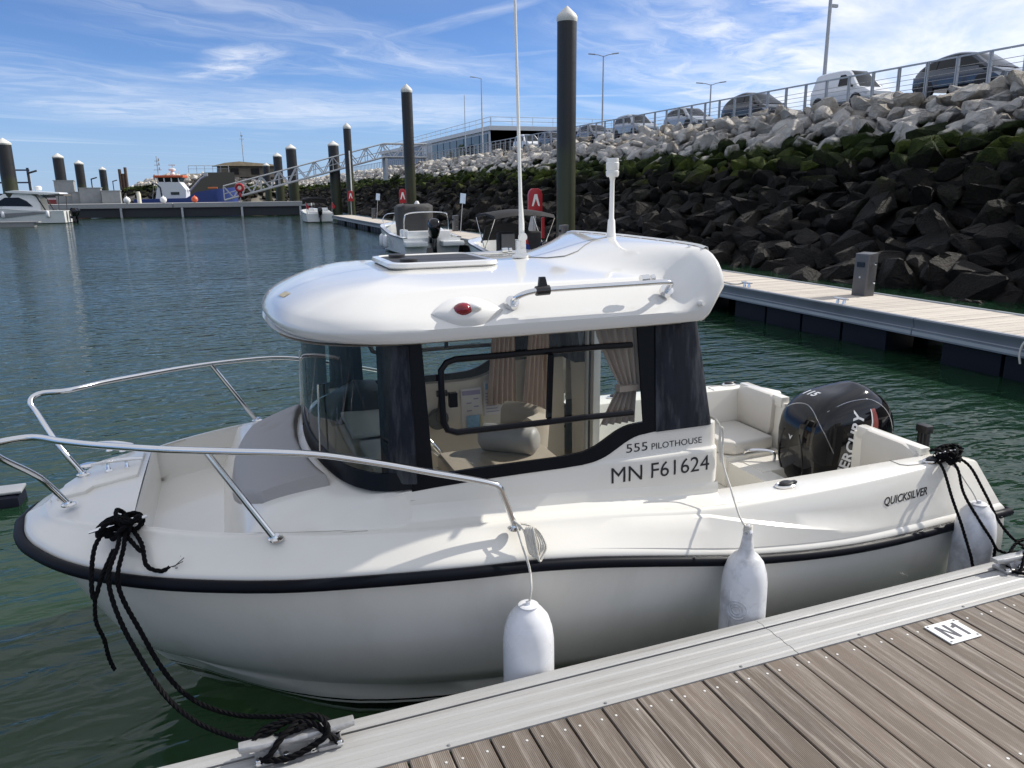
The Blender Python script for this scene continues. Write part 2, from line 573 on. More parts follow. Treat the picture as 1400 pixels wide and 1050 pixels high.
def rock_material():
    mt = bpy.data.materials.new('bank_rock')
    mt.use_nodes = True
    N, L = mt.node_tree.nodes, mt.node_tree.links
    b = N['Principled BSDF']
    geo = nd(N, 'ShaderNodeNewGeometry')
    sx = nd(N, 'ShaderNodeSeparateXYZ')
    L.new(geo.outputs['Position'], sx.inputs[0])
    M = lambda op, a, b_=None, c=None: mathn(N, L, op, a, b_, c)

    def noise(scale, detail=5, rough=0.6):
        n = nd(N, 'ShaderNodeTexNoise')
        n.inputs['Scale'].default_value = scale
        n.inputs['Detail'].default_value = detail
        n.inputs['Roughness'].default_value = rough
        L.new(geo.outputs['Position'], n.inputs['Vector'])
        return n.outputs[0]

    def ramp(v, stops):
        r = nd(N, 'ShaderNodeValToRGB')
        while len(r.color_ramp.elements) < len(stops): r.color_ramp.elements.new(0.5)
        for e, (p, c) in zip(r.color_ramp.elements, stops):
            e.position, e.color = p, (*c, 1)
        L.new(v, r.inputs[0])
        return r.outputs[0]

    at = nd(N, 'ShaderNodeAttribute', attribute_name='tone')
    oi = nd(N, 'ShaderNodeObjectInfo')
    tone = M('FRACT', M('ADD', at.outputs['Fac'], oi.outputs['Random']))
    nb, nm, nf = noise(0.55, 3), noise(2.6), noise(14, 6, 0.7)
    dry = ramp(M('ADD', M('MULTIPLY', nm, 0.75), M('MULTIPLY', tone, 0.3)),
               [(0.20, (0.24, 0.18, 0.12)), (0.36, (0.45, 0.40, 0.335)), (0.54, (0.62, 0.585, 0.535)), (0.82, (0.78, 0.745, 0.70))])
    moss = ramp(M('ADD', M('MULTIPLY', nm, 0.6), M('MULTIPLY', tone, 0.4)),
                [(0.2, (0.011, 0.017, 0.006)), (0.52, (0.034, 0.052, 0.010)), (0.85, (0.100, 0.120, 0.018))])
    weed = ramp(M('ADD', M('MULTIPLY', nf, 0.7), M('MULTIPLY', tone, 0.3)),
                [(0.25, (0.004, 0.004, 0.003)), (0.55, (0.011, 0.010, 0.007)), (0.74, (0.028, 0.025, 0.014)), (0.9, (0.06, 0.05, 0.022))])
    wet = ramp(M('ADD', M('MULTIPLY', nm, 0.6), M('MULTIPLY', tone, 0.4)),
               [(0.2, (0.010, 0.009, 0.008)), (0.5, (0.024, 0.021, 0.018)), (0.85, (0.055, 0.048, 0.041))])
    z = M('ADD', sx.outputs[2], M('ADD', M('MULTIPLY', M('SUBTRACT', nb, 0.5), 1.6), M('ADD', M('MULTIPLY', M('SUBTRACT', tone, 0.5), 0.7), M('MULTIPLY', M('SUBTRACT', nm, 0.5), 0.8))))

    def step(a, b_):
        n = nd(N, 'ShaderNodeMapRange', interpolation_type='SMOOTHSTEP')
        n.inputs[1].default_value, n.inputs[2].default_value = a, b_
        L.new(z, n.inputs[0])
        return n.outputs[0]

    def mix(f, a, c):
        n = nd(N, 'ShaderNodeMix', data_type='RGBA')
        L.new(f, n.inputs['Factor'])
        L.new(a, n.inputs['A'])
        L.new(c, n.inputs['B'])
        return n.outputs['Result']

    col = mix(step(1.5, 2.0), wet, weed)
    col = mix(step(2.9, 3.7), col, moss)
    col = mix(step(4.15, 4.5), col, dry)
    L.new(col, b.inputs['Base Color'])
    rg = nd(N, 'ShaderNodeMapRange')
    L.new(step(1.5, 4.2), rg.inputs[0])
    rg.inputs[3].default_value, rg.inputs[4].default_value = 0.7, 0.95
    L.new(rg.outputs[0], b.inputs['Roughness'])
    b.inputs['Specular IOR Level'].default_value = 0.18
    bp = nd(N, 'ShaderNodeBump')
    bp.inputs['Strength'].default_value = 1.0
    bp.inputs['Distance'].default_value = 0.16
    L.new(M('ADD', M('ADD', nf, M('MULTIPLY', noise(42, 4, 0.7), 0.35)), M('MULTIPLY', nm, 1.6)), bp.inputs['Height'])
    L.new(bp.outputs[0], b.inputs['Normal'])
    return mt


ROCKM = rock_material()


def rock_shape(seed, npts=15):
    r = np.random.default_rng(seed)
    p = r.normal(size=(npts, 3))
    p /= np.linalg.norm(p, axis=1)[:, None]
    p *= r.uniform(0.85, 1.15, (npts, 1))
    p *= np.array([1.0, r.uniform(0.6, 0.88), r.uniform(0.48, 0.75)])
    bm = bmesh.new()
    for q in p: bm.verts.new(q)
    bmesh.ops.convex_hull(bm, input=bm.verts)
    for v in [v for v in bm.verts if not v.link_faces]: bm.verts.remove(v)
    bmesh.ops.dissolve_limit(bm, angle_limit=rad(10), verts=bm.verts, edges=bm.edges)
    bmesh.ops.bevel(bm, geom=list(bm.edges), offset=0.05, segments=1, affect='EDGES', clamp_overlap=True)
    bmesh.ops.triangulate(bm, faces=bm.faces)
    bmesh.ops.subdivide_edges(bm, edges=[e for e in bm.edges if e.calc_length() > .38], cuts=1)
    bmesh.ops.triangulate(bm, faces=bm.faces)
    for v in bm.verts: v.co += Vector(r.normal(size=3)) * 0.022
    bmesh.ops.recalc_face_normals(bm, faces=bm.faces)
    me = bpy.data.meshes.new('rock')
    bm.to_mesh(me)
    bm.free()
    me.shade_smooth()
    me.set_sharp_from_angle(angle=rad(24))
    me.materials.append(ROCKM)
    return me


ROCKS = [rock_shape(100 + i) for i in range(20)]
ROCK_ARR = []
for me in ROCKS:
    me.calc_loop_triangles()
    ROCK_ARR.append((np.array([v.co[:] for v in me.vertices]), np.array([t.vertices[:] for t in me.loop_triangles])))

bank = MB()
ys = list(range(-10, 260, 6))
bank.loft([[(BX0 - 2.6, y, -1.75), (BX0 + 0.75, y, 0.15), (BX1 + 0.5, y, BZ - 0.5), (BX1 + 2.0, y, BZ - 0.3)] for y in ys])
bank_ob = tag(bank.build('rock_bank', mat('bank_core', (0.03, 0.028, 0.025), 0.9), smooth=0), kind='structure')

spots = []
row = 0
t = -1.6
while t < SLEN + 0.05:
    sz = 0.74 - 0.20 * max(t, 0) / SLEN
    y = 7.0 + (row % 2) * 0.6
    while y < 235:
        k = RNG.uniform(0.62, 1.0) if RNG.random() < .55 else RNG.uniform(1.0, 1.42)
        far = 1 + max(0, y - 60) / 160
        X = BX0 + SDX * t + RNG.uniform(-0.18, 0.18)
        Z = SDZ * t + RNG.uniform(-0.12, 0.16)
        spots.append((X, y + RNG.uniform(-0.22, 0.22), Z, sz * k * (1 + 0.25 * (far - 1)), RNG.integers(20)))
        y += sz * 1.34 * far * RNG.uniform(0.85, 1.12)
    t += sz * 1.04
    row += 1


def rock_rot():
    return Matrix.Rotation(RNG.uniform(0, 6.28), 3, 'Z') @ Matrix.Rotation(RNG.uniform(-0.6, 0.6), 3, 'X') @ Matrix.Rotation(-math.atan2(SDZ, SDX) * 0.7 + RNG.uniform(-0.4, 0.4), 3, 'Y')


def in_view(X, Y):
    d = Vector((X, Y, 2)) - Vector((0, 0, CAM_H))
    wv = d.dot(FW)
    return wv > 1 and -760 < 1050 * d.dot(RT) / wv < 760


near = sorted([s for s in spots if in_view(s[0], s[1])], key=lambda s: math.hypot(s[0], s[1]) / s[3])[:296]
near_ids = set(id(s) for s in near)
for s in near:
    o = place(ROCKS[s[4]], 'rock', None, bank_ob)
    o.matrix_local = Matrix.Translation((s[0], s[1], s[2])) @ (rock_rot() @ Matrix.Diagonal((s[3], s[3], s[3]))).to_4x4()


def rock_mass(name, lst, parent, rot=True):
    vs, fs, tone, n = [], [], [], 0
    for s in lst:
        v, f = ROCK_ARR[s[4]]
        R = np.array(rock_rot()) * s[3]
        vs.append(v @ R.T + np.array(s[:3]))
        fs.append(f + n)
        tone.append(np.full(len(v), RNG.random()))
        n += len(v)
    vs, fs, tone = np.concatenate(vs), np.concatenate(fs), np.concatenate(tone)
    me = bpy.data.meshes.new(name)
    me.vertices.add(len(vs))
    me.vertices.foreach_set('co', vs.astype(np.float32).ravel())
    me.loops.add(len(fs) * 3)
    me.loops.foreach_set('vertex_index', fs.astype(np.int32).ravel())
    me.polygons.add(len(fs))
    me.polygons.foreach_set('loop_start', np.arange(0, len(fs) * 3, 3, dtype=np.int32))
    me.polygons.foreach_set('loop_total', np.full(len(fs), 3, dtype=np.int32))
    me.update(calc_edges=True)
    at = me.attributes.new('tone', 'FLOAT', 'POINT')
    at.data.foreach_set('value', tone.astype(np.float32))
    me.materials.append(ROCKM)
    o = place(me, name, None, parent)
    o['kind'] = 'stuff'
    return o


rock_mass('rock_pile', [s for s in spots if id(s) not in near_ids], bank_ob)

# the quay top behind the crest and the mound that closes the bank far away
pk = MB()
pk.box((75, 130, BZ - 0.6), (98, 290, 1.2))
tag(pk.build('car_park', mat('asphalt', (0.06, 0.06, 0.062), 0.9, bump=0.3), smooth=0), kind='structure')

mound = MB()
rings = []
for i in range(9):
    f = i / 8
    rr = 1 - f * 0.75
    rings.append([(2 + 24 * rr * math.cos(a) * 1.1, 196 + 18 * rr * math.sin(a), -0.5 + 7.4 * (1 - (1 - f) ** 1.5)) for a in np.linspace(0, 2 * math.pi, 28, endpoint=False)])
mound.loft(rings, closed_ring=True, cap=True)
mound_ob = tag(mound.build('rock_mound', mat('mound_earth', (0.16, 0.145, 0.12), 0.95, var=0.35, scale=0.4)), kind='structure')
ms = []
for i in range(620):
    a = RNG.uniform(math.pi * 0.95, 2.05 * math.pi)
    f = RNG.uniform(0, 0.8)
    rr = 1 - f * 0.75
    ms.append((2 + 24 * rr * math.cos(a) * 1.1, 196 + 18 * rr * math.sin(a), -0.4 + 7.4 * (1 - (1 - f) ** 1.5), RNG.uniform(0.7, 1.3), RNG.integers(20)))
rock_mass('rock_pile', ms, mound_ob)

# ---- shared materials
ALU = mat('brushed_aluminium', (0.40, 0.40, 0.395), 0.55, 0.12, var=0.10, scale=3, bump=0.15, bscale=60, stretch=(0.35, 9, 1), dirt=((0.19, 0.17, 0.145), 0.75, 3.0))
STEEL = mat('polished_steel', (0.72, 0.72, 0.72), 0.13, 1.0, var=0.04)
GALV = mat('galvanised_steel', (0.42, 0.43, 0.44), 0.5, 0.6, var=0.15, scale=3)
NAVY = mat('navy_float_plastic', (0.004, 0.006, 0.013), 0.55, var=0.3, scale=2, spec=0.2)
BLACK = mat('black_rubber', (0.012, 0.012, 0.014), 0.45, var=0.25)
WHITE = mat('white_gelcoat', (0.80, 0.79, 0.755), 0.22, var=0.03, scale=1.5, coat=0.4)
GREYP = mat('grey_paint', (0.20, 0.205, 0.21), 0.5)
PILEM = None


def pile_material():
    mt = mat('pile_coating', (0.010, 0.010, 0.011), 0.45, var=0.3, scale=2.0, bump=0.2, bscale=8)
    N, L = mt.node_tree.nodes, mt.node_tree.links
    b = N['Principled BSDF']
    src = b.inputs['Base Color'].links[0].from_socket
    geo = nd(N, 'ShaderNodeNewGeometry')
    sx = nd(N, 'ShaderNodeSeparateXYZ')
    L.new(geo.outputs['Position'], sx.inputs[0])
    n = nd(N, 'ShaderNodeTexNoise')
    n.inputs['Scale'].default_value = 1.4
    n.inputs['Detail'].default_value = 6
    L.new(geo.outputs['Position'], n.inputs['Vector'])
    zz = mathn(N, L, 'MULTIPLY_ADD', n.outputs[0], 1.6, sx.outputs[2])
    mr = nd(N, 'ShaderNodeMapRange', interpolation_type='SMOOTHSTEP')
    mr.inputs[1].default_value, mr.inputs[2].default_value = 4.3, 5.3
    mr.inputs[3].default_value, mr.inputs[4].default_value = 0.70, 0.0
    L.new(zz, mr.inputs[0])
    mx = nd(N, 'ShaderNodeMix', data_type='RGBA')
    L.new(mr.outputs[0], mx.inputs['Factor'])
    L.new(src, mx.inputs['A'])
    mx.inputs['B'].default_value = (0.028, 0.035, 0.008, 1)
    L.new(mx.outputs['Result'], b.inputs['Base Color'])
    return mt


PILEM = pile_material()


# ---- guard rail along the crest
rail = empty('guard_rail', (BX1 + 0.35, 14, BZ), 0, 'long grey metal guard rail of framed wire panels along the top of the rock bank', 'railing')
PAN = 1.28
fr = MB()
fr.box((0, 0.03, 0.55), (0.06, 0.05, 1.3)).box((0, PAN - 0.05, 0.55), (0.06, 0.05, 1.3)).box((0, PAN / 2 - 0.01, 1.17), (0.07, PAN - 0.03, 0.06))
frm = fr.mesh('panel_frame', GALV, smooth=0)
wm = MB()
for zz in (0.12, 0.30, 0.48, 0.66, 0.84):
    wm.tube([(0, 0.05, zz), (0, PAN - 0.07, zz)], 0.010, 4)
wmm = wm.mesh('wire', GALV, smooth=0)
for i in range(110):
    a = place(frm, 'panel_frame', None, rail, (0, i * PAN, 0))
    if i < 60: place(wmm, 'wire', None, a)


# ---- pontoons
def plank_material():
    mt = mat('ribbed_decking', (0.134, 0.105, 0.082), 0.7, var=0.30, scale=2.0, stretch=(6, 0.8, 1), objrand=0.20, dirt=((0.28, 0.255, 0.23), 0.8, 1.6))
    N, L = mt.node_tree.nodes, mt.node_tree.links
    b = N['Principled BSDF']
    geo = nd(N, 'ShaderNodeNewGeometry')
    wv = nd(N, 'ShaderNodeTexWave', wave_type='BANDS', bands_direction='X', wave_profile='SIN')
    wv.inputs['Scale'].default_value = 1 / 0.0066 / 6.2832 * 2
    wv.inputs['Distortion'].default_value = 0.0
    L.new(geo.outputs['Position'], wv.inputs['Vector'])
    n = nd(N, 'ShaderNodeTexNoise')
    n.inputs['Scale'].default_value = 55
    n.inputs['Detail'].default_value = 5
    L.new(geo.outputs['Position'], n.inputs['Vector'])
    hgt = mathn(N, L, 'MULTIPLY_ADD', n.outputs[0], 0.8, wv.outputs['Fac'])
    bp = nd(N, 'ShaderNodeBump')
    bp.inputs['Strength'].default_value = 0.32
    bp.inputs['Distance'].default_value = 0.004
    L.new(hgt, bp.inputs['Height'])
    L.new(bp.outputs[0], b.inputs['Normal'])
    # pale scuffing along the grain
    mp = nd(N, 'ShaderNodeMapping')
    mp.inputs['Scale'].default_value = (42, 1.3, 1)
    L.new(geo.outputs['Position'], mp.inputs[0])
    s = nd(N, 'ShaderNodeTexNoise')
    s.inputs['Scale'].default_value = 1.0
    s.inputs['Detail'].default_value = 7
    s.inputs['Roughness'].default_value = 0.7
    L.new(mp.outputs[0], s.inputs['Vector'])
    mr = nd(N, 'ShaderNodeMapRange')
    mr.inputs[1].default_value, mr.inputs[2].default_value = 0.50, 0.70
    mr.inputs[4].default_value = 0.70
    L.new(s.outputs[0], mr.inputs[0])
    src = b.inputs['Base Color'].links[0].from_socket
    mx = nd(N, 'ShaderNodeMix', data_type='RGBA')
    L.new(mr.outputs[0], mx.inputs['Factor'])
    L.new(src, mx.inputs['A'])
    mx.inputs['B'].default_value = (0.43, 0.385, 0.34, 1)
    L.new(mx.outputs['Result'], b.inputs['Base Color'])
    return mt


PLANKM = plank_material()
GREYWOOD = mat('weathered_decking', (0.50, 0.45, 0.39), 0.8, var=0.22, scale=2.5, stretch=(0.6, 8, 1), bump=0.3, objrand=0.12)
DZ = 0.60

# near finger pontoon: planks run away from its edge (Y), edge runs along X
fing = empty('finger_pontoon', (4, 1.2, 0), 0, 'near wooden finger pontoon of brown ribbed planks with a grooved aluminium edge', 'pontoon')
pl = MB()
pl.box((0, 0.77, -0.013), (0.1405, 2.93, 0.026))
plm = pl.mesh('plank', PLANKM, smooth=0, bevel=0.0045, seg=2)
sc = MB()
for yy in (0.06 + 0.0, 0.75, 1.45, 2.14):
    for xx in (-0.045, 0.045):
        sc.lathe([(0.0005, 0.0022), (0.0050, 0.0018), (0.0058, -0.004)], (xx, 2.234 - yy, 0), 8)
scm = sc.mesh('screw', mat('bright_screw', (0.75, 0.74, 0.70), 0.4, 0.3), smooth=0)
PP = 0.1492
x = 1.643 - 30 * PP
while x < 9.3:
    p = place(plm, 'plank', None, fing, (x + PP / 2 - 4, -1.2, DZ + random.uniform(-0.0012, 0.0012)))
    if -0.5 < x < 5.2: place(scm, 'screw', None, p)
    x += PP
# edge profile: lengths of ridged extrusion
prof = [(2.236, 0.585), (2.236, 0.604), (2.26, 0.604), (2.268, 0.607), (2.292, 0.607), (2.30, 0.604), (2.326, 0.604), (2.334, 0.607), (2.358, 0.607), (2.366, 0.604),
        (2.392, 0.604), (2.40, 0.607), (2.424, 0.607), (2.434, 0.603), (2.440, 0.603), (2.4405, 0.585)]
prof2 = [(2.4525, 0.575), (2.4525, 0.602), (2.458, 0.606), (2.478, 0.607), (2.486, 0.6045), (2.505, 0.603), (2.522, 0.596), (2.530, 0.583), (2.530, 0.42), (2.50, 0.42), (2.50, 0.40), (2.46, 0.40)]
for (xa, xb) in ((-2.85, 2.118), (2.121, 8.0), (8.003, 9.48)):
    e = MB()
    e.loft([[(xa, q[0], q[1]) for q in prof], [(xb, q[0], q[1]) for q in prof]])
    e.loft([[(xa, q[0], q[1]) for q in prof2], [(xb, q[0], q[1]) for q in prof2]], cap=True)
    e.build('edge_profile', ALU, fing, world=True, smooth=20)
e = MB()
e.box((3.3, 2.4465, 0.575), (12.3, 0.012, 0.02))
e.build('rubber_joint', BLACK, fing, world=True, smooth=0)
rv = MB()
for xx in np.arange(-2.5, 9, 0.62):
    rv.lathe([(0.0005, 0.004), (0.005, 0.0035), (0.007, 0)], (xx, 2.248, 0.604), 8)
rv.build('rivet', GREYP, fing, world=True)
e = MB()
for yy in (-0.65, 2.2): e.box((3.3, yy, 0.47), (12.3, 0.08, 0.2))
e.box((3.3, 0.8, 0.45), (12.3, 0.08, 0.16))
e.build('bearer', ALU, fing, world=True, smooth=0)
fl = MB().box((0, 0, 0), (1.05, 1.0, 0.62)).mesh('float', NAVY, bevel=0.04)
for i in range(8):
    for yy in (-0.05, 1.85):
        place(fl, 'float', None, fing, (-2.0 + i * 1.5 - 4, yy - 1.2, 0.08))

# berth plate
sg = empty('berth_plate', (2.85, 2.115, DZ + 0.002), 0, 'small white berth number plate screwed to the near planks', 'sign')
c = np.array([(1.532, 1.713), (1.357, 1.714), (1.364, 1.856), (1.534, 1.856)])
SGX, SGY = 4.3 - c[:, 0], 3.9 - c[:, 1]
x0, x1, y0, y1 = SGX.min(), SGX.max(), SGY.min(), SGY.max()
p = MB().box(((x0 + x1) / 2 - 2.85, (y0 + y1) / 2 - 2.115, 0.003), (x1 - x0, y1 - y0, 0.006))
p.build('plate', mat('enamel_white', (0.82, 0.83, 0.82), 0.3), sg, smooth=0, bevel=0.004)
gx, gy = x0 + 0.030 - 2.85, y0 + 0.024 - 2.115
PGREY = mat('print_grey', (0.07, 0.07, 0.085), 0.6)
for poly in ([(0, 0), (.017, 0), (.017, .066), (.047, 0), (.064, 0), (.064, .096), (.047, .096), (.047, .030), (.017, .096), (0, .096)],
             [(.098, 0), (.115, 0), (.115, .096), (.101, .096), (.098, .084), (.078, .076), (.078, .062), (.098, .066)]):
    me = bpy.data.meshes.new('lettering')
    me.from_pydata([(gx + a, gy + b_, 0.0068) for a, b_ in poly], [], [list(range(len(poly)))])
    place(me, 'lettering', PGREY, sg)
s_ = MB()
for xx in (x0 + 0.012, x1 - 0.012):
    for yy in (y0 + 0.012, y1 - 0.012): s_.lathe([(0.0005, 0.0088), (0.005, 0.008), (0.0055, 0.004)], (xx - 2.85, yy - 2.115, 0), 8)
s_.build('screw', GREYP, sg)

# main pontoon, along Y
MX0, MX1, MY0, MY1 = 9.52, 11.22, -6.0, 67.5
mp_ = empty('main_pontoon', (10.4, 20, 0), 0, 'long pale wooden walkway pontoon with blue-grey aluminium sides in front of the rock bank', 'pontoon')
pm = MB().box((0, 0, -0.014), (1.5, 0.142, 0.028)).mesh('plank', GREYWOOD, smooth=0)
y = 3.0
cnt = 0
while y < 46 and cnt < 290:
    place(pm, 'plank', None, mp_, (-0.03, y - 20, DZ + random.uniform(-0.002, 0.002)))
    y += 0.148
    cnt += 1
e = MB()
yy = y
while yy < MY1:
    e.box((10.37, yy, DZ - 0.014), (1.5, 0.142, 0.028))
    yy += 0.148
yy = 3.0 - 0.148
while yy > MY0:
    e.box((10.37, yy, DZ - 0.014), (1.5, 0.142, 0.028))
    yy -= 0.148
o = e.build('decking', GREYWOOD, mp_, world=True, smooth=0)
o['kind'] = 'stuff'
BLUEALU = mat('anodised_aluminium', (0.17, 0.195, 0.225), 0.42, 0.25, var=0.15, scale=1.2, dirt=((0.08, 0.085, 0.09), 0.6, 1.0))
LIPALU = mat('mill_aluminium', (0.36, 0.38, 0.40), 0.45, 0.2, var=0.12, scale=1.5)
for (ya, yb) in ((MY0, 8.35), (8.36, 20.3), (20.31, 32.3), (32.31, 44.3), (44.31, 56.3), (56.31, MY1)):
    e = MB()
    for sgn, xe in ((-1, MX0), (1, MX1)):
        pr = [(xe + 0.10 * -sgn, 0.585), (xe + 0.10 * -sgn, 0.607), (xe, 0.607), (xe + 0.012 * sgn, 0.595), (xe + 0.004 * sgn, 0.56), (xe - 0.02 * sgn, 0.50), (xe - 0.02 * sgn, 0.46), (xe + 0.015 * sgn, 0.44), (xe + 0.02 * sgn, 0.35), (xe - 0.05 * sgn, 0.33)]
        e.loft([[(q[0], ya, q[1]) for q in pr], [(q[0], yb, q[1]) for q in pr]])
    ed = e.build('edge_profile', BLUEALU, mp_, world=True, smooth=30)
    e = MB()
    for sgn, xe in ((-1, MX0), (1, MX1)):
        e.box((xe + .016 * sgn, (ya + yb) / 2, .395), (.016, yb - ya - .01, .045)).box((xe - .03 * sgn, (ya + yb) / 2, .609), (.05, yb - ya - .006, .008))
        e.box((xe + .012 * sgn, (ya + yb) / 2, .455), (.012, yb - ya - .01, .012))
    e.v = [tuple(Vector(v) - mp_.location) for v in e.v]
    e.build('edge_lip', LIPALU, ed, smooth=0)
fl2 = MB().box((0, 0, 0), (0.60, 0.92, 0.72)).mesh('float', NAVY, bevel=0.03)
k = 0
yy = -5.0
while yy < MY1 - 1:
    if k % 5 != 4:
        for xx in (9.95, 10.85): place(fl2, 'float', None, mp_, (xx - 10.4, yy - 20, 0.0))
    yy += 0.96
    k += 1
e = MB()
e.box((10.4, (MY0 + MY1) / 2, 0.45), (1.3, MY1 - MY0 - 0.2, 0.16))
e.build('bearer', GREYP, mp_, world=True, smooth=0)


# ---- piles
def pile(x, y, r, top, label, group, cone=1.05):
    o = empty('mooring_pile', (x, y, 0), 0, label, 'pile', group)
    MB().lathe([(r, -2), (r, 0), (r, top)], n=24, cap=True).build('shaft', PILEM, o)
    h = r * cone
    MB().lathe([(r * 0.98, top - 0.10), (r * 1.06, top - 0.02), (r * 1.06, top + 0.07), (r * 0.9, top + 0.16), (0.02, top + 0.07 + h)], n=24).build('cap', mat('pile_cap', (0.62, 0.61, 0.57), 0.5, dirt=((0.3, 0.28, 0.25), 0.4, 3)), o)
    b = MB()
    b.lathe([(r * 1.01, 3.9), (r * 1.015, 3.95), (r * 1.01, 4.0)], n=24, cap=False)
    return o


for (x, y, top, lab) in ((11.72, 25.3, 8.0, 'tall black mooring pile with white cone cap, tallest in the picture, behind the boat cabin'),
                    (11.72, 48.2, 8.35, 'tall slim black pile with white cone behind the small boat with grey cover'),
                    (11.72, 70.5, 7.9, 'slimmest black mooring pile with white cone, at the far end of the main pontoon')):
    pile(x, y, 0.33, top, lab, 'piles along the main pontoon')
for (px, dist, lab) in ((459.5, 97, 'thick dark pile with white cap next to the slimmest pile before the gangway'),
                        (402, 101, 'thick dark pile with white cap, tallest of the cluster by the gangway'),
                        (383, 121, 'dark pile with white cap just left of the tallest pile of the gangway cluster'),
                        (367, 160, 'smallest dark pile with white cap in the cluster by the gangway'),
                        (15, 85, 'thick dark pile with white cap rising behind the white cruiser'),
                        (86, 113, 'second thick dark pile with white cap counted from the white cruiser'),
                        (113, 135, 'third dark pile with white cap counted from the white cruiser'),
                        (144, 166, 'smallest of the white capped dark piles on the open sea side')):
    x, y = bear(px, dist=dist)
    pile(x, y, 0.62, 7.0 if px < 200 else 7.85 - (460 - px) * .003, lab, 'thick piles of the outer pontoon', .75)
for px, h, lab in ((167, 8.2, 'thin bare dark pile without cap, left one of the far trio'), (171, 7.2, 'thin rusty pile without cap, middle of the far trio'), (175, 8.6, 'thin bare dark pile, right one of the far trio')):
    x, y = bear(px, dist=205)
    o = MB().lathe([(0.33, -2), (0.33, h)], (0, 0, 0), 12).build('bare_pile', mat('rusty_pile', (0.09, 0.055, 0.04), 0.8, var=0.3))
    o.location = (x, y, 0)
    tag(o, lab, 'pile', 'bare piles far out')


# ================================================================== THE BOAT (local: x = forward from stern, y = port, z = up from the water)
YAW = 0.014
boat = empty('pilothouse_boat', (4.3, 3.893, 0), math.pi - YAW, 'white pilothouse motorboat moored alongside the near finger pontoon', 'boat')


def to_world(p):
    a = YAW
    return Vector((4.3 - p[0] * math.cos(a) - p[1] * math.sin(a), 3.893 + p[0] * math.sin(a) - p[1] * math.cos(a), p[2]))


def part(mb, name, mats, parent=boat, **kw):
    return mb.build(name, mats, parent, **kw)


half = pchip([0, .5, 1.5, 2.5, 3.3, 4.0, 4.5, 4.9, 5.13, 5.23, 5.265], [.945, 1.03, 1.13, 1.165, 1.155, 1.05, .875, .630, .375, .18, 0.0])
zrub = pchip([0, .6, 1.0, 1.3, 1.6, 1.83, 2.1, 2.3, 2.63, 2.9, 3.2, 3.6, 4.4, 5.0, 5.31], [.600, .645, .660, .678, .706, .735, .775, .812, .872, .915, .948, .966, .976, .990, 1.005])
stem = pchip([4.47, 4.64, 4.773, 4.824, 4.907, 4.985, 5.061, 5.18, 5.265], [-.09, .05, .185, .255, .393, .552, .706, .90, 0.985])
chine_y = pchip([0, 2.0, 3.17, 3.56, 3.96, 4.39, 4.6, 4.773, 4.80], [.93, .93, .885, .82, .68, .43, .24, .06, .0])
chine_z = pchip([0, 2.0, 3.17, 3.56, 3.96, 4.39, 4.6, 4.773], [.06, .15, .229, .244, .255, .266, .275, .275])

# -- hull
st = list(np.linspace(0, 3.2, 14)) + list(np.linspace(3.35, 4.6, 11)) + [4.68, 4.74, 4.773, 4.80, 4.84, 4.88, 4.92, 4.96, 5.0, 5.05, 5.1, 5.15, 5.19, 5.215, 5.235, 5.25, 5.258, 5.264]


def hull_section(s):
    b, zr = half(s), zrub(s) - 0.005
    zk = -0.32 if s < 3 else (stem(s) if s >= 4.47 else float(np.interp(s, [3, 3.8, 4.2, 4.47], [-.32, -.26, -.18, -.09])))
    if s < 4.80:
        yc, zc = chine_y(s), max(chine_z(s), zk + 0.004)
    else:
        yc, zc = 0.0, zk
    g = min(max((s - 3.9) / .6, 0), 1)
    pts = [(0, zk), (yc * (.45 - .15 * g), zk + (zc - zk) * (.24 + .08 * g)), (yc * (.75 - .18 * g), zk + (zc - zk) * (.42 + .15 * g)), (yc * (.92 - .14 * g), zk + (zc - zk) * (.66 + .10 * g)), (yc * (.965 - .05 * g), zk + (zc - zk) * (.84 + .06 * g)), (max(yc - 0.022 * (1 - min(max((s - 3.2) / 1.2, 0), 1)), 0), zc - 0.010), (yc, zc)]
    n = 10
    f = np.clip((s - 3.4) / 1.6, 0, 1)
    for i in range(1, n + 1):
        t = i / n
        e = t ** (1.0 - 0.42 * f) if f > 0 else t
        bulge = 0.018 * math.sin(math.pi * t) * (1 - f)
        pts.append((yc + (b - 0.012 - yc) * e + bulge if b > 0.012 else 0, zc + (zr - zc) * t))
    return pts


h = MB()
for sgn in (1, -1):
    h.loft([[(s, sgn * y, z) for (y, z) in hull_section(s)] for s in st])
s0 = hull_section(0)
h.add([(0, y, z) for (y, z) in s0] + [(0, -y, z) for (y, z) in s0[1:]], [list(range(len(s0))) + [len(s0) + i for i in range(len(s0) - 1)][::-1]])


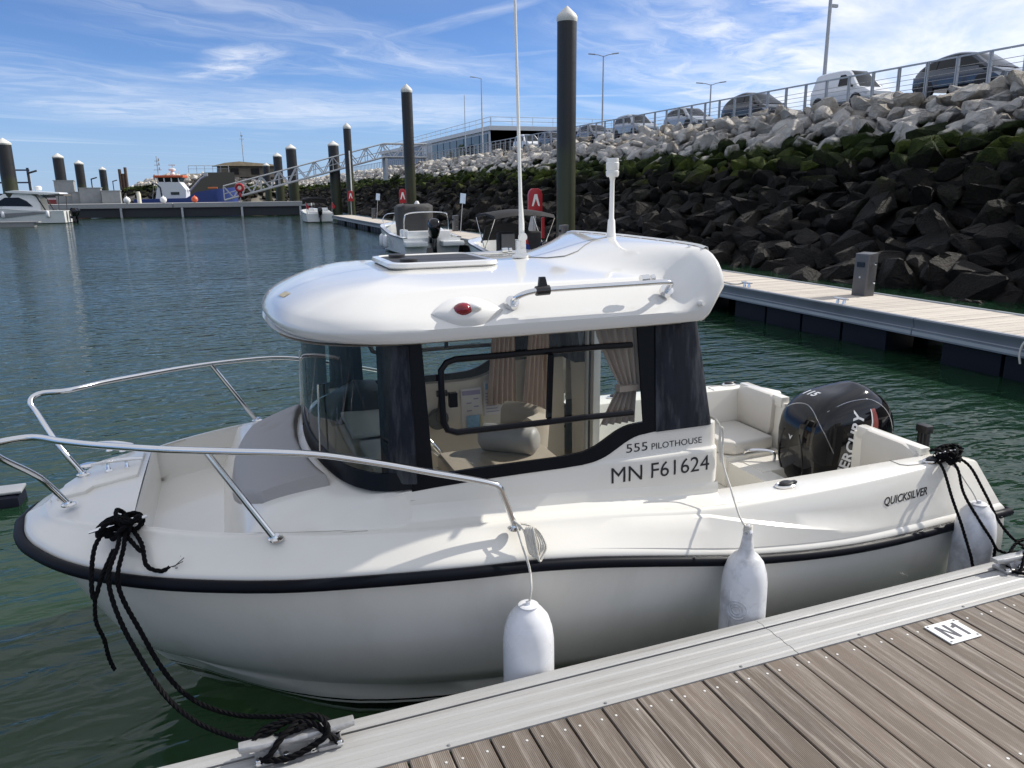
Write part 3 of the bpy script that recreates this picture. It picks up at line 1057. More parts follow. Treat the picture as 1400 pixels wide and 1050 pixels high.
def hull_material():
    mt = mat('hull_gelcoat', (0.87, 0.835, 0.765), 0.16, var=0.035, scale=1.2, coat=0.5, stretch=(3, 3, 0.7), dirt=((0.56, 0.52, 0.43), 0.32, 0.9))
    N, L = mt.node_tree.nodes, mt.node_tree.links
    b = N['Principled BSDF']
    src = b.inputs['Base Color'].links[0].from_socket
    tc = nd(N, 'ShaderNodeTexCoord')
    sx = nd(N, 'ShaderNodeSeparateXYZ')
    L.new(tc.outputs['Object'], sx.inputs[0])
    z = sx.outputs[2]
    M = lambda op, a, b_=None: mathn(N, L, op, a, b_)
    st1 = M('MULTIPLY', M('GREATER_THAN', z, 0.060), M('LESS_THAN', z, 0.115))
    st2 = M('MULTIPLY', M('GREATER_THAN', z, 0.130), M('LESS_THAN', z, 0.143))
    mx = nd(N, 'ShaderNodeMix', data_type='RGBA')
    L.new(M('MAXIMUM', st1, st2), mx.inputs['Factor'])
    L.new(src, mx.inputs['A'])
    mx.inputs['B'].default_value = (0.006, 0.006, 0.008, 1)
    L.new(mx.outputs['Result'], b.inputs['Base Color'])
    return mt


GEL = mat('deck_gelcoat', (0.74, 0.72, 0.665), 0.24, var=0.03, scale=1.3, coat=0.35, bump=0.03, bscale=3, dirt=((0.62, 0.58, 0.50), 0.22, 2.5))
HULLM = hull_material()
part(h, 'hull', HULLM, smooth=50)

# -- plan curve of the rub rail and offsets
SS = np.concatenate([np.linspace(0, 4.4, 45), np.linspace(4.45, 5.15, 21), [5.17, 5.19, 5.207, 5.222, 5.235, 5.246, 5.254, 5.260, 5.2635, 5.265]])
RB = np.array([(s, half(s)) for s in SS])
T = np.gradient(RB, axis=0)
T /= np.linalg.norm(T, axis=1)[:, None]
NRM = np.stack([-T[:, 1], T[:, 0]], 1) * 1.0
NRM = np.where((NRM[:, 1:2] < 0), -NRM, NRM)
NRM[-1] = (1, 0)
ZR = np.array([zrub(s) for s in SS])


def off(i, d):
    """plan point inset by d from the rub rail, kept on the port side"""
    p = RB[i] - NRM[i] * d
    return float(p[0]), max(float(p[1]), 0.0)


rb = MB()
path = [(-0.02, 0.80, zrub(0) + 0.0)] + [(0.0, 0.90, zrub(0))] + [(RB[i][0] + NRM[i][0] * 0.016, RB[i][1] + NRM[i][1] * 0.016, ZR[i]) for i in range(len(SS))]
full = path + [(p[0], -p[1], p[2]) for p in path[:-1]][::-1]
rb.tube(full, 0.0255, 10)
part(rb, 'rub_rail', mat('rub_rail_rubber', (0.004, 0.005, 0.009), 0.45, var=0.2, spec=0.10), smooth=60)

def sstep(x, a, b):
    t = min(max((x - a) / (b - a), 0), 1)
    return t * t * (3 - 2 * t)


# -- topside band up to the gunwale edge, both sides
gin = pchip([0, .5, 1.5, 2.0, 2.4, 3.1, 3.7, 4.3, 4.7, 4.85, 5.0, 5.31], [.075, .075, .085, .10, .125, .145, .115, .115, .14, .155, .14, .09])
gz = pchip([0, .12, .35, .6, 1.5, 2.0, 2.3, 2.6, 3.1, 3.6, 4.2, 4.8, 5.31], [.93, .965, .995, 1.0, 1.0, 1.0, 1.015, 1.045, 1.08, 1.112, 1.13, 1.13, 1.085])
kz = pchip([0, .9, 1.27, 1.66, 2.0, 2.38, 2.7], [.62, .70, .763, .845, .93, 1.02, 1.06])   # knuckle that runs down and dies aft
kw = pchip([0, .9, 1.5, 2.2, 2.5, 2.9], [0, 0.003, .013, .016, .010, 0.0])
band = MB()
rows_by_side, rows_by_side_full = {}, {}
for sgn in (1, -1):
    rows = []
    for i, s in enumerate(SS):
        zr, zg, gi = ZR[i], gz(s), gin(s)
        q = []
        fan = [(.004, zr + .012), (.004, zr + .026), (.012, zr + .040), (.022, zr + .050)]
        z0, zt = zr + .050, zg - .012
        knk = (kz(s) - z0) / (zt - z0) if 0.6 < s < 2.75 else 0.5
        knk = min(max(knk, 0.12), 0.93)
        push = kw(s)
        for t in (0.0, knk * .5, knk - .03, knk + .03, knk + (1 - knk) * .5, 1.0):
            d = .022 + (gi - .012 - .022) * t
            if t <= knk: d -= push * (0.5 + 0.5 * t / max(knk, .01))
            fan.append((d, z0 + (zt - z0) * t))
        fan += [(gi - .006, zg - .004), (gi + .004, zg), (gi + .02, zg + .001)]
        for d, z in fan:
            x, y = off(i, d)
            q.append((x + .24 * min(max((z - zr) / .36, 0), 1) * (1 - sstep(s, 0, .9)), sgn * y, z))
        rows.append(q)
    band.loft(rows)
    rows_by_side[sgn] = [r[-1] for r in rows]
    rows_by_side_full[sgn] = rows
GE = rows_by_side[1]                     # gunwale edge (port), as points
GEs = np.array([g[0] for g in GE])


def edge_y(s):
    return float(np.interp(s, GEs, [g[1] for g in GE]))


def edge_z(s):
    return float(np.interp(s, GEs, [g[2] for g in GE]))


SIDE = lambda z: .93 - .075 * (z - 1.0) / .9      # half breadth of the cabin side at height z

# -- deck surfaces inboard of the gunwale edge
SAFT, SCAB, STR = 0.36, 2.06, 4.35       # cockpit back, cabin back, front of the trunk
WB, WF, WZ = 4.30, 4.74, 0.94           # bow well


def flat(s_list, inner, zf=None, extra=None):
    for sgn in (1, -1):
        rows = []
        for s in s_list:
            r = [(s, sgn * edge_y(s), edge_z(s))]
            for (yy, zz) in inner(s): r.append((s, sgn * yy, zz))
            rows.append(r)
        band.loft(rows)


CKY = 0.835
CF = 0.44
# aft quarters and gunwales: flat top, rounded lip, cockpit wall
flat([.245] + list(np.linspace(0.3, 0.62, 6)), lambda s: [(CKY + .01, edge_z(s) + .002), (CKY - .012, edge_z(s) - .012), (CKY - .02, edge_z(s) - .04), (CKY - .03, .62)])
for sgn in (1, -1):
    band.quad((0.02, sgn * .33, .62), (0.02, sgn * .90, .62), (0.62, sgn * .84, .62), (0.62, sgn * .33, .62))
    r0 = rows_by_side_full[sgn][0]
    band.add(list(r0) + [(.245, sgn * (CKY + .01), edge_z(.245)), (.215, sgn * (CKY - .02), edge_z(.245) - .04), (.03, sgn * (CKY - .03), .62)], [list(range(len(r0) + 3))])
flat(list(np.linspace(0.62, SCAB, 14)), lambda s: [(CKY + .02, edge_z(s) + .002), (CKY + .004, edge_z(s) - .006), (CKY, edge_z(s) - .022), (CKY - .03, .60), (CKY - .05, CF)])
band.quad((0.62, -.79, CF), (0.62, .79, CF), (SCAB + 1.9, .79, CF), (SCAB + 1.9, -.79, CF))          # sole
for sgn in (1, -1):                                                                                   # transom bulkheads
    band.quad((0.62, sgn * .33, CF), (0.62, sgn * .84, CF), (0.62, sgn * .84, edge_z(.62)), (0.62, sgn * .33, edge_z(.62)))
    band.quad((0.0, sgn * .33, .5), (0.0, sgn * .92, .5), (0.0, sgn * .92, .62), (0.0, sgn * .33, .62))
    band.box((.585, sgn * .585, .80), (.068, .51, .40))
    band.quad((0.0, sgn * .33, .48), (0.92, sgn * .33, .48), (0.92, sgn * .33, .66), (0.0, sgn * .33, .66))
band.quad((0.0, -.33, .50), (0.0, .33, .50), (0.62, .33, .50), (0.62, -.33, .50))
# engine well front and step lid
band.box((0.99, 0, 0.53), (0.16, 0.80, 0.19)).box((0.80, -0.20, 0.5), (0.36, .26, 0.26))
fk = lambda s: 1 - sstep(s, 3.60, 3.86)
# side decks beside the cabin
flat(list(np.linspace(SCAB, 3.9, 20)), lambda s: [(edge_y(s) * .5 + .475, edge_z(s) + .003), (.952 - .05 * (1 - fk(s)), edge_z(s) + .010 * fk(s)), (.934 - .06 * (1 - fk(s)), edge_z(s) + .026 * fk(s)), (SIDE(edge_z(s) + .08) + .012 - .06 * (1 - fk(s)), edge_z(s) + .055 * fk(s)), (SIDE(edge_z(s) + .08) + .006 - .06 * (1 - fk(s)), edge_z(s) + .08 * fk(s))])
# foredeck rim round the bow well, then the flat bow


def wellw(s):
    return float(np.interp(s, [3.9, 4.3, 4.74], [.83, .80, .56]))


flat(list(np.linspace(3.8, WF, 12)), lambda s: [(min(wellw(s) + .03, edge_y(s) - .01), edge_z(s) + .002), (wellw(s) + .004, edge_z(s) - .008), (wellw(s), edge_z(s) - .03), (wellw(s) - .03, WZ + .03), (wellw(s) - .06, WZ)])
band.add([(s, sg * (wellw(s) - .06), WZ) for s in (3.9, 4.3, WF) for sg in (-1, 1)], [(0, 1, 3, 2), (2, 3, 5, 4)])
bow = [s for s in GEs if s > WF + .01]
flat([WF] + bow, lambda s: [(edge_y(s) * .5, edge_z(s) + .012), (0, edge_z(s) + .016)])
ez = edge_z(WF)
band.add([(WF, y, ez) for y in (-.58, -.3, 0, .3, .58)] + [(WF - .018, y, ez - .02) for y in (-.55, -.3, 0, .3, .55)] + [(WF - .03, y, WZ) for y in (-.5, -.3, 0, .3, .5)], [(i, i + 1, i + 6, i + 5) for i in range(4)] + [(i + 5, i + 6, i + 11, i + 10) for i in range(4)])
deck_ob = part(band, 'deck', GEL, smooth=38)
for sgn in (1, -1):
    sm_ = MB()
    sm_.tube([(.86, sgn * y_, edge_z(.86) + .0025) for y_ in (.845, .87, .90, .92)] + [(.83, sgn * .945, edge_z(.83) + .0025), (.78, sgn * .952, edge_z(.78) + .002), (.70, sgn * .952, edge_z(.7) + .002)], .0022, 4)
    sm_.build('deck_seam', mat('seam_sealant', (0.16, 0.155, 0.15), 0.7) if sgn > 0 else bpy.data.materials['seam_sealant'], deck_ob)

# -- trunk in front of the windscreen, falling forward to the well
tk = MB()
tw = pchip([3.55, 3.70, 3.9, 4.1, 4.25, 4.34, 4.385], [.890, .938, .934, .905, .855, .79, .755])
_tw = tw
tw = lambda s: min(_tw(s), (edge_y(s) - .014) / 1.03)
tz = pchip([3.55, 3.70, 3.9, 4.1, 4.2, 4.28, 4.34, 4.385], [1.262, 1.262, 1.250, 1.200, 1.16, 1.108, 1.04, 0.94])
UU = np.array([0, .2, .4, .56, .68, .78, .85, .91, .96, .99, 1.03])
FA = np.array([0, 0, 0, 0, .001, .003, .006, .015, .035, .12, 1.0])
FB = np.array([0, .002, .01, .035, .09, .20, .34, .53, .76, .91, 1.0])


def trunk_z(s, y):
    w_, z_ = tw(s), tz(s)
    zb = edge_z(s) + .002 if s < 4.2 else edge_z(s) + .002 - (edge_z(s) - WZ) * sstep(s, 4.27, 4.385)
    q = sstep(s, 3.68, 4.02)
    f = float(np.interp(min(abs(y) / w_, 1.03), UU, FA * (1 - q) + FB * q))
    return z_ - f * (z_ - zb)


rows = []
for s in np.linspace(3.55, 4.385, 26):
    ys_ = UU * tw(s)
    rows.append([(s, -y, trunk_z(s, y)) for y in ys_[::-1]] + [(s, y, trunk_z(s, y)) for y in ys_[1:]])
tk.loft(rows)
part(tk, 'cabin_trunk', GEL, smooth=45)

# -- cabin sides (white below the glazing)
wbot = pchip([2.06, 2.38, 2.50, 2.56, 2.62, 2.68, 2.75, 2.85, 3.2, 3.5, 3.7], [1.382, 1.381, 1.372, 1.352, 1.32, 1.29, 1.272, 1.265, 1.266, 1.260, 1.250])
for sgn in (1, -1):
    cs = MB()
    rows = []
    for s in list(np.linspace(2.10, 2.36, 6)) + list(np.linspace(2.4, 2.84, 16)) + list(np.linspace(2.9, 3.68, 12)):
        zt = wbot(s)
        z0 = edge_z(s) + .08
        r = []
        amp = .016 * (1 - sstep(s, 2.45, 2.80))
        zl = min(1.262, zt - .02)
        for z, k in ((z0, 1), ((z0 + zl) / 2, 1), (zl - .022, 1), (zl - .008, 1), (zl - .002, .75), (zl + .003, .1), (zl + .008, 0), ((zl + zt) / 2 + .004, 0), (zt, 0)):
            r.append((s, sgn * (SIDE(z) + .006 * (1 - sstep(z, z0, z0 + .1)) + amp * k * sstep(z, z0, z0 + .08)), z))
        r.append((s, sgn * (SIDE(zt) - .03), zt + .002))
        rows.append(r)
    # rounded corner into the aft bulkhead
    first = rows[0]
    corner = []
    for k in range(6):
        a = math.pi / 2 * k / 5
        corner.append([(2.10 - .05 * math.sin(a), p[1] - sgn * .05 * (1 - math.cos(a)), p[2]) for p in first])
    corner = corner[1:][::-1]
    inner_ = [(2.05, sgn * .48, p[2]) for p in first]
    cs.loft([inner_] + corner + rows)
    cs.quad((2.05, sgn * .87, CF), (2.05, sgn * .48, CF), (2.05, sgn * .48, 1.39), (2.05, sgn * .87, 1.39))
    part(cs, 'cabin_side', GEL, smooth=50)

# -- glazing frames: pillars, border under the glass
DARK = mat('black_glazing_border', (0.004, 0.005, 0.008), 0.3, var=0.2, spec=0.15)
PILL = mat('weathered_pillar_panel', (0.010, 0.013, 0.021), 0.5, spec=0.15, var=0.5, scale=5, stretch=(5, 5, 0.7), dirt=((0.115, 0.122, 0.135), 0.8, 3.0))
ROOFZ = 1.905


def sidequad(mb, pts, sgn, d=0.0, th=0.012):
    """polygon given as (s, z) laid on the cabin side plane, with thickness"""
    mb.prism([(s, sgn * (SIDE(z) + d), z) for s, z in pts], (0, -sgn * th, 0))


PLAN = [(3.585, .90), (3.69, .885), (3.775, .83), (3.85, .70), (3.90, .50), (3.932, .27), (3.945, 0)]


def wsplan(z):
    """windscreen plan curve at height z: port pillar round the front to starboard"""
    k = (z - 1.3) / .6
    pts = [(s + (-.015 * k), y - .05 * k * (y / .9)) for s, y in PLAN]
    return [Vector((s, y, z)) for s, y in pts] + [Vector((s, -y, z)) for s, y in pts[:-1]][::-1]


dk = MB()
for sgn in (1, -1):
    # border below the side glass, following the sill line
    sl = list(np.linspace(2.30, 2.48, 4)) + list(np.linspace(2.5, 2.8, 13)) + [2.9, 3.1, 3.3, 3.5, 3.6]
    up_ = lambda s: wbot(s - .055) + .050 if s > 2.45 else wbot(s) + .045
    rows = [[(s, sgn * (SIDE(wbot(s)) + .004), wbot(s) - .004), (s, sgn * (SIDE(up_(s)) + .004), up_(s)), (s, sgn * (SIDE(up_(s)) - .012), up_(s)), (s, sgn * (SIDE(wbot(s)) - .012), wbot(s) - .004)] for s in sl]
    dk.loft(rows, closed_ring=True, cap=True)
    sidequad(dk, [(2.405, 1.38), (2.47, 1.37), (2.50, ROOFZ), (2.405, ROOFZ)], sgn, .003)      # dark edge beside the aft pillar
    sidequad(dk, [(3.50, 1.27), (3.60, 1.27), (3.60, ROOFZ), (3.52, ROOFZ)], sgn, .003)        # dark edge behind the front pillar
# border along the foot of the windscreen
lo = spline(wsplan(1.285), 5)
hi = spline(wsplan(1.36), 5)
N_ = len(lo)


def sillz(i):
    return 1.292


ring = []
for i in range(N_):
    zb_ = sillz(i)
    a, b_ = Vector((lo[i].x, lo[i].y, zb_ - .03)), Vector((hi[i].x, hi[i].y, zb_ + .045))
    n_ = Vector((a.x - 3.2, a.y, 0)).normalized()
    ring.append([a + n_ * .012, b_ + n_ * .004, b_ - n_ * .008, a - n_ * .01])
dk.loft(ring, closed_ring=True, cap=True)
part(dk, 'glazing_border', DARK, smooth=40)
for sgn in (1, -1):
    p = MB()
    rings = []
    for k in range(7):
        z = 1.376 + (ROOFZ - 1.376) * k / 6
        sa = 2.080 + .085 * k / 6
        yo = SIDE(z) + .010
        rings.append([(2.408, sgn * yo, z), (sa + .045, sgn * yo, z), (sa + .018, sgn * (yo - .008), z), (sa + .003, sgn * (yo - .03), z), (sa, sgn * (yo - .07), z), (sa, sgn * .62, z), (sa + .05, sgn * .62, z), (sa + .05, sgn * (yo - .08), z), (2.408, sgn * (yo - .06), z)])
    p.loft(rings, closed_ring=True, cap=True)
    part(p, 'aft_pillar', PILL, smooth=50)
    p = MB()
    a, b_ = Vector((3.575, sgn * (SIDE(1.285) + .010), 1.285)), Vector((3.715, sgn * .86, 1.285))
    c_, d_ = Vector((3.70, sgn * .80, ROOFZ)), Vector((3.575, sgn * (SIDE(ROOFZ) + .010), ROOFZ))
    n_ = (b_ - a).cross(d_ - a).normalized()
    if n_.y * sgn < 0: n_ = -n_
    p.prism([a + n_ * .012, b_ + n_ * .012, c_ + n_ * .012, d_ + n_ * .012], n_ * -.05)
    part(p, 'front_pillar', PILL, smooth=30, bevel=0.008)

# -- glass
GLS = glass_mat('clear_glass', (0.88, 0.92, 0.91))
GLW = glass_mat('windscreen_glass', (0.74, 0.84, 0.84))
for sgn in (1, -1):
    g = MB()
    g.quad(*[(s, sgn * (SIDE(z) - .004), z) for s, z in ((2.44, ROOFZ), (2.44, 1.385), (2.53, 1.375), (2.62, 1.32), (2.75, 1.275), (3.56, 1.275), (3.56, ROOFZ))])
    part(g, 'side_window', GLS, smooth=0, recalc=False)
g = MB()
top = spline(wsplan(ROOFZ), 5)
ringg = []
for i in range(N_):
    b_ = Vector((hi[i].x, hi[i].y, sillz(i) + .03))
    ringg.append([b_, b_.lerp(top[i], .5), top[i]])
g.loft(ringg)
part(g, 'windscreen', GLW, smooth=60, recalc=False)
wp_ = MB()
for k in (0.36, 0.50, 0.64):
    i = int(k * (N_ - 1))
    b_ = Vector((hi[i].x, hi[i].y, sillz(i) + .04))
    t_ = b_.lerp(top[i], .62 if k == .5 else .55)
    wp_.tube([b_ + Vector((.02, 0, 0)), t_ + Vector((.015, 0, 0))], .005, 6)
part(wp_, 'windscreen_rod', STEEL)

# sliding pane frame on both sides
for sgn in (1, -1):
    f = MB()
    def sp(s, z, d=.012): return (s, sgn * (SIDE(z) + d), z)
    f.tube([sp(2.535, 1.802)] + [sp(s, 1.806) for s in (2.7, 3.0, 3.25, 3.38)] + [sp(3.42, 1.795), sp(3.445, 1.765)] + [sp(3.447, z) for z in (1.7, 1.6)] + [sp(3.445, 1.54), sp(3.43, 1.505), sp(3.39, 1.490)] + [sp(s, 1.488) for s in (3.2, 3.0, 2.8)] + [sp(2.535, 1.484)], .0145, 8)
    f.box((2.948, sgn * (SIDE(1.64) + .006), 1.645), (.022, .02, .30), rx=-sgn * .083)
    f.box((3.40, sgn * (SIDE(1.62) + .012), 1.635), (.034, .03, .062))
    part(f, 'sliding_window_frame', DARK)

# -- roof: domed moulding with a lip, rounded nose and a raised visor aft
wr = pchip([2.08, 2.6, 3.5, 3.68, 3.80, 3.90, 3.98, 4.04, 4.08, 4.103, 4.112], [.955, .975, .972, .955, .915, .85, .75, .615, .44, .22, 0.0])
OUT = [(float(s), wr(s)) for s in list(np.linspace(2.12, 3.5, 24)) + list(np.linspace(3.56, 3.98, 14)) + [4.01, 4.04, 4.065, 4.085, 4.098, 4.107, 4.112]]
OUTF = np.array(OUT + [(s, -y) for s, y in OUT[:-1]][::-1])

_rp = ([0, .02, .06, .12, .197, .207, .30, .45, .65, .85, 1.0], [1.956, 1.976, 2.006, 2.046, 2.094, 2.098, 2.107, 2.119, 2.132, 2.140, 2.142])
ROOFP = lambda d: float(np.interp(d, *_rp))


def seg_dist(p):
    a, b = OUTF[:-1], OUTF[1:]
    ab = b - a
    t = np.clip(((p - a) * ab).sum(1) / (ab * ab).sum(1), 0, 1)
    return float(np.min(np.linalg.norm(a + ab * t[:, None] - p, axis=1)))


VIS = pchip([0, .5, .76, .84, .90, .94, .97], [2.240, 2.236, 2.228, 2.206, 2.165, 2.10, 1.98])


NOSEP = pchip([0, .01, .03, .06, .11, .19, .27, .42, .6, .8, 1.0], [1.950, 1.972, 1.994, 2.013, 2.037, 2.068, 2.091, 2.117, 2.134, 2.140, 2.142])


def roof_z(s, y):
    d = seg_dist(np.array([s, y]))
    k = sstep(s, 3.30, 3.80)
    z = ROOFP(d) * (1 - k) + NOSEP(d) * k
    h = sstep(2.80 - .42 * min(abs(y) / .76, 1.05) ** 2 - s, 0, .62 - .36 * min(abs(y) / .76, 1.05) ** 2)
    return z + max(VIS(abs(y)) - z, 0) * h


def aft_s(y, z):
    """roof back edge bulges: furthest aft halfway up"""
    return 2.06 + .20 * (max(0, abs(y) - .80) / .17) ** 2 * .3


roof = MB()
BACK = []
for sgn in (1, -1):
    rows = []
    NS = len(OUT)
    for i, (s, y) in enumerate(OUT):
        cs_ = min(s, 3.35)
        if s > 3.35: cs_ = 3.35 - 0.25 * (s - 3.35) / .762
        r = []
        # underside lip, lower edge, chine
        c0 = np.array([cs_, 0.0])
        o = np.array([s, y])
        nose = sstep(s, 3.55, 4.02)
        L_ = max(np.linalg.norm(c0 - o), .3)
        dr = (c0 - o) / L_
        q_ = lambda d: (o[0] + dr[0] * d, sgn * max(o[1] + dr[1] * d, 0))
        for d, z in ((.12, ROOFZ - .002), (.012 + .045 * nose, ROOFZ - .002), (.005 + .028 * nose, ROOFZ + .003), (.002 + .012 * nose, ROOFZ + .016), (.003 * nose, ROOFZ + .034), (0, 1.948)):
            r.append((*q_(d), z))
        for f in (0.0, .008, .02, .04, .07, .11, .15, .18, .2000, .2025, .2075, .210, .24, .28, .34, .42, .52, .62, .72, .82, .91, 1.0):
            p = o + (c0 - o) * f
            r.append((p[0], sgn * p[1], roof_z(p[0], p[1]) if f > 0 else 1.958))
        r = [(p[0] + .12 * (1 - sstep(p[2], 1.885, 2.03)) * (1 - sstep(s, 2.1, 2.42)), p[1], p[2]) for p in r]
        rows.append(r)
    # back: rounded lip, then under
    lip = []
    for (dx, sc_, dz) in ((-.014, 1.0, -.002), (-.022, .997, -.008), (-.024, .99, -.020), (-.016, .98, -.034)):
        lip.append([(p[0] + dx * (.35 + .65 * sstep(p[2], 1.93, 2.1)), p[1] * sc_, max(p[2] + dz, ROOFZ - .002) if p[2] > ROOFZ + .01 else p[2]) for p in rows[0]])
    roof.loft(lip[::-1] + rows)
    BACK = BACK + (lip[-1] if sgn > 0 else lip[-1][::-1]) if sgn < 0 else list(lip[-1])
UND = [q for q in OUT if q[0] > 2.25]
roof.add([(s, sg * y * .97, ROOFZ + .004) for s, y in UND for sg in (-1, 1)], [(2 * i, 2 * i + 1, 2 * i + 3, 2 * i + 2) for i in range(len(UND) - 1)])
roof.add(BACK, [list(range(len(BACK)))])
ROOFG = mat('roof_gelcoat', (0.70, 0.69, 0.66), 0.13, var=0.025, scale=1.0, coat=0.5, dirt=((0.66, 0.62, 0.54), 0.18, 2.0))
roof_ob = part(roof, 'roof', ROOFG, smooth=44)
lp = MB()
fl_ = []
for y in np.linspace(-.80, .80, 25):
    z = roof_z(2.12, y)
    fl_.append([(2.125, y, z + .002), (2.112, y, z + .010), (2.098, y, z + .008), (2.092, y, z - .012)])
lp.loft(fl_)
part(lp, 'visor_lip', ROOFG, roof_ob)
sc_ = MB()
for y in (-.55, -.36, -.16, .04, .24, .42, .58, .72): sc_.lathe([(.0005, .006), (.007, .004), (.008, 0)], (2.15, y, roof_z(2.15, y) + .001), 8)
part(sc_, 'screw', STEEL, roof_ob)

# roof hatch
ha = empty('roof_hatch', (0, 0, 0), parent=boat)


def rrect(s0, s1, y0, y1, r, z, n=5):
    out = []
    for cx, cy, a0 in ((s1 - r, y1 - r, 0), (s0 + r, y1 - r, 90), (s0 + r, y0 + r, 180), (s1 - r, y0 + r, 270)):
        for k in range(n + 1):
            a = rad(a0 + 90 * k / n)
            out.append(Vector((cx + r * math.cos(a), cy + r * math.sin(a), z(cx, cy) if callable(z) else z)))
    return out


hz_ = lambda s, y: 2.1800 - .03 * (s - 3.05)
fr = MB()
for z0, z1, d0, d1 in ((2.10, 2.1300, .012, .0), ):
    fr.loft([rrect(2.98 - d0, 3.50 + d0, -.27 - d0, .27 + d0, .07, z0), rrect(2.98, 3.50, -.27, .27, .07, z1), rrect(3.01, 3.47, -.24, .24, .06, z1)], closed_ring=True)
fr.loft([rrect(2.97, 3.51, -.28, .28, .08, 2.1340), rrect(2.955, 3.525, -.295, .295, .09, 2.1440), rrect(2.96, 3.52, -.29, .29, .09, 2.1610), rrect(2.99, 3.49, -.26, .26, .07, 2.1650), rrect(3.0, 3.48, -.25, .25, .06, 2.1570)], closed_ring=True)
part(fr, 'hatch_frame', ROOFG, ha)
fr = MB()
fr.loft([rrect(2.975, 3.505, -.275, .275, .075, 2.1180), rrect(2.975, 3.505, -.275, .275, .075, 2.1400)], closed_ring=True)
part(fr, 'hatch_seal', BLACK, ha)
fr = MB()
fr.add(rrect(2.998, 3.482, -.252, .252, .06, 2.1585), [list(range(24))])
part(fr, 'hatch_pane', mat('smoked_acrylic', (0.045, 0.045, 0.047), 0.5, var=0.1, spec=0.1), ha, smooth=0)
for yy in (-.14, .14):
    part(MB().lathe([(.045, 0), (.045, .016), (.038, .02), (.001, .021)], (3.40, yy, 2.1570), 16), 'hatch_handle', BLACK, ha)

# ---- sun pad on the trunk
VINYL = mat('grey_vinyl', (0.30, 0.285, 0.275), 0.5, var=0.05, scale=3, bump=0.06, bscale=160)
BEIGE = mat('beige_lining', (0.62, 0.565, 0.49), 0.6, var=0.05, scale=2, bump=0.05, bscale=80)
VINYLW = mat('pale_vinyl', (0.60, 0.575, 0.53), 0.45, var=0.05, scale=3, bump=0.05, bscale=120)
PLN = np.array(PLAN[::-1])


NUu, NVv = 30, 36
grid, under = [], []
for j in range(NVv + 1):
    v = -1 + 2 * j / NVv
    r, ru = [], []
    for i in range(NUu + 1):
        u = i / NUu
        hw = .665 - .10 * u
        y = v * hw
        up_s = float(np.interp(abs(y), PLN[:, 1], PLN[:, 0])) + .045
        s = up_s + (4.335 - .13 * abs(v) ** 3 - up_s) * u
        e = min(min(u, 1 - u) * 0.42, (1 - abs(v)) * .60)
        th = .048 * math.sqrt(max(0, 1 - max(0, 1 - e / .035) ** 2)) - .002
        groove = 0.0
        for g0 in (-.30, -.50, -.70): groove += .010 * math.exp(-((y - g0 * .63) / .006) ** 2) if u < .9 else 0
        r.append((s, y, trunk_z(s, y) + max(th, -.002) - groove))
    grid.append(r)
pd = MB()
pd.loft(grid)
part(pd, 'sun_pad', VINYL, smooth=50)

# anchor locker lid, deck cleats
lid = MB()
poly = [(5.11, .055), (4.985, .05), (4.955, .0), (4.765, -.045), (4.765, -.47), (4.97, -.40), (5.10, -.12)]
lid.prism([(s, y, edge_z(s) + .010) for s, y in poly], (0, 0, .022))
part(lid, 'locker_lid', GEL, smooth=30, bevel=0.008)


def cleat(name, s, y, z, L, ang, m=STEEL, parent=boat, h=.045):
    c = MB()
    ca, sa = math.cos(ang), math.sin(ang)
    P = lambda u, hh: (s + ca * u, y + sa * u, z + hh)
    c.tube([P(-L / 2, h - .004), P(-L / 4, h), P(0, h + .002), P(L / 4, h), P(L / 2, h - .004)], [.006, .009, .010, .009, .006], 8)
    for u in (-L * .18, L * .18):
        c.tube([P(u, -.002), P(u, .008), P(u, h)], [.018, .010, .008], 8)
    return c.build(name, m, parent)


cleat('bow_cleat', 4.87, -.188, 1.15, .235, rad(2))
cleat('mooring_cleat', 4.93, -.60, 1.125, .22, rad(-28))
cleat('mooring_cleat', 4.78, .60, 1.125, .23, rad(24))
fillr = MB().lathe([(.045, 0), (.045, .008), (.03, .012), (.001, .012)], (5.03, -.36, 1.13), 18)
part(fillr, 'deck_filler', STEEL)

# ---- bow rails
RO = .014
for sgn in (1, -1):
    r = MB()
    def rp(s, z, off_=.075): return (s, sgn * max(half(s) - off_, .1), z)
    top = [rp(5.03, 1.14, .30), rp(5.12, 1.29, .16), (5.215, sgn * .35, 1.43), (5.248, sgn * .385, 1.492), (5.21, sgn * .425, 1.522), rp(5.08, 1.528, .03), rp(4.95, 1.528, .062), rp(4.8, 1.525), rp(4.55, 1.522), rp(4.3, 1.515), rp(4.0, 1.495), rp(3.75, 1.44), rp(3.55, 1.385), rp(3.40, 1.342), rp(3.30, 1.308), rp(3.262, 1.285), rp(3.245, 1.245), rp(3.205, 1.13), rp(3.195, 1.09)]
    r.tube(spline(top, 6), RO, 10)
    rob = part(r, 'bow_rail', STEEL, smooth=60)
    r = MB()
    r.tube([(4.17, sgn * .90, 1.12), rp(4.40, 1.515)], RO * .92, 10)
    part(r, 'stanchion', STEEL, rob)
    r = MB()
    for q in ((4.17, sgn * .90, 1.125), (5.03, sgn * max(half(5.03) - .30, .1), 1.135), (3.195, sgn * (half(3.195) - .075), 1.085)):
        part(MB().lathe([(.032, 0), (.032, .006), (.018, .012), (.016, .02)], q, 14), 'base_flange', STEEL, rob)

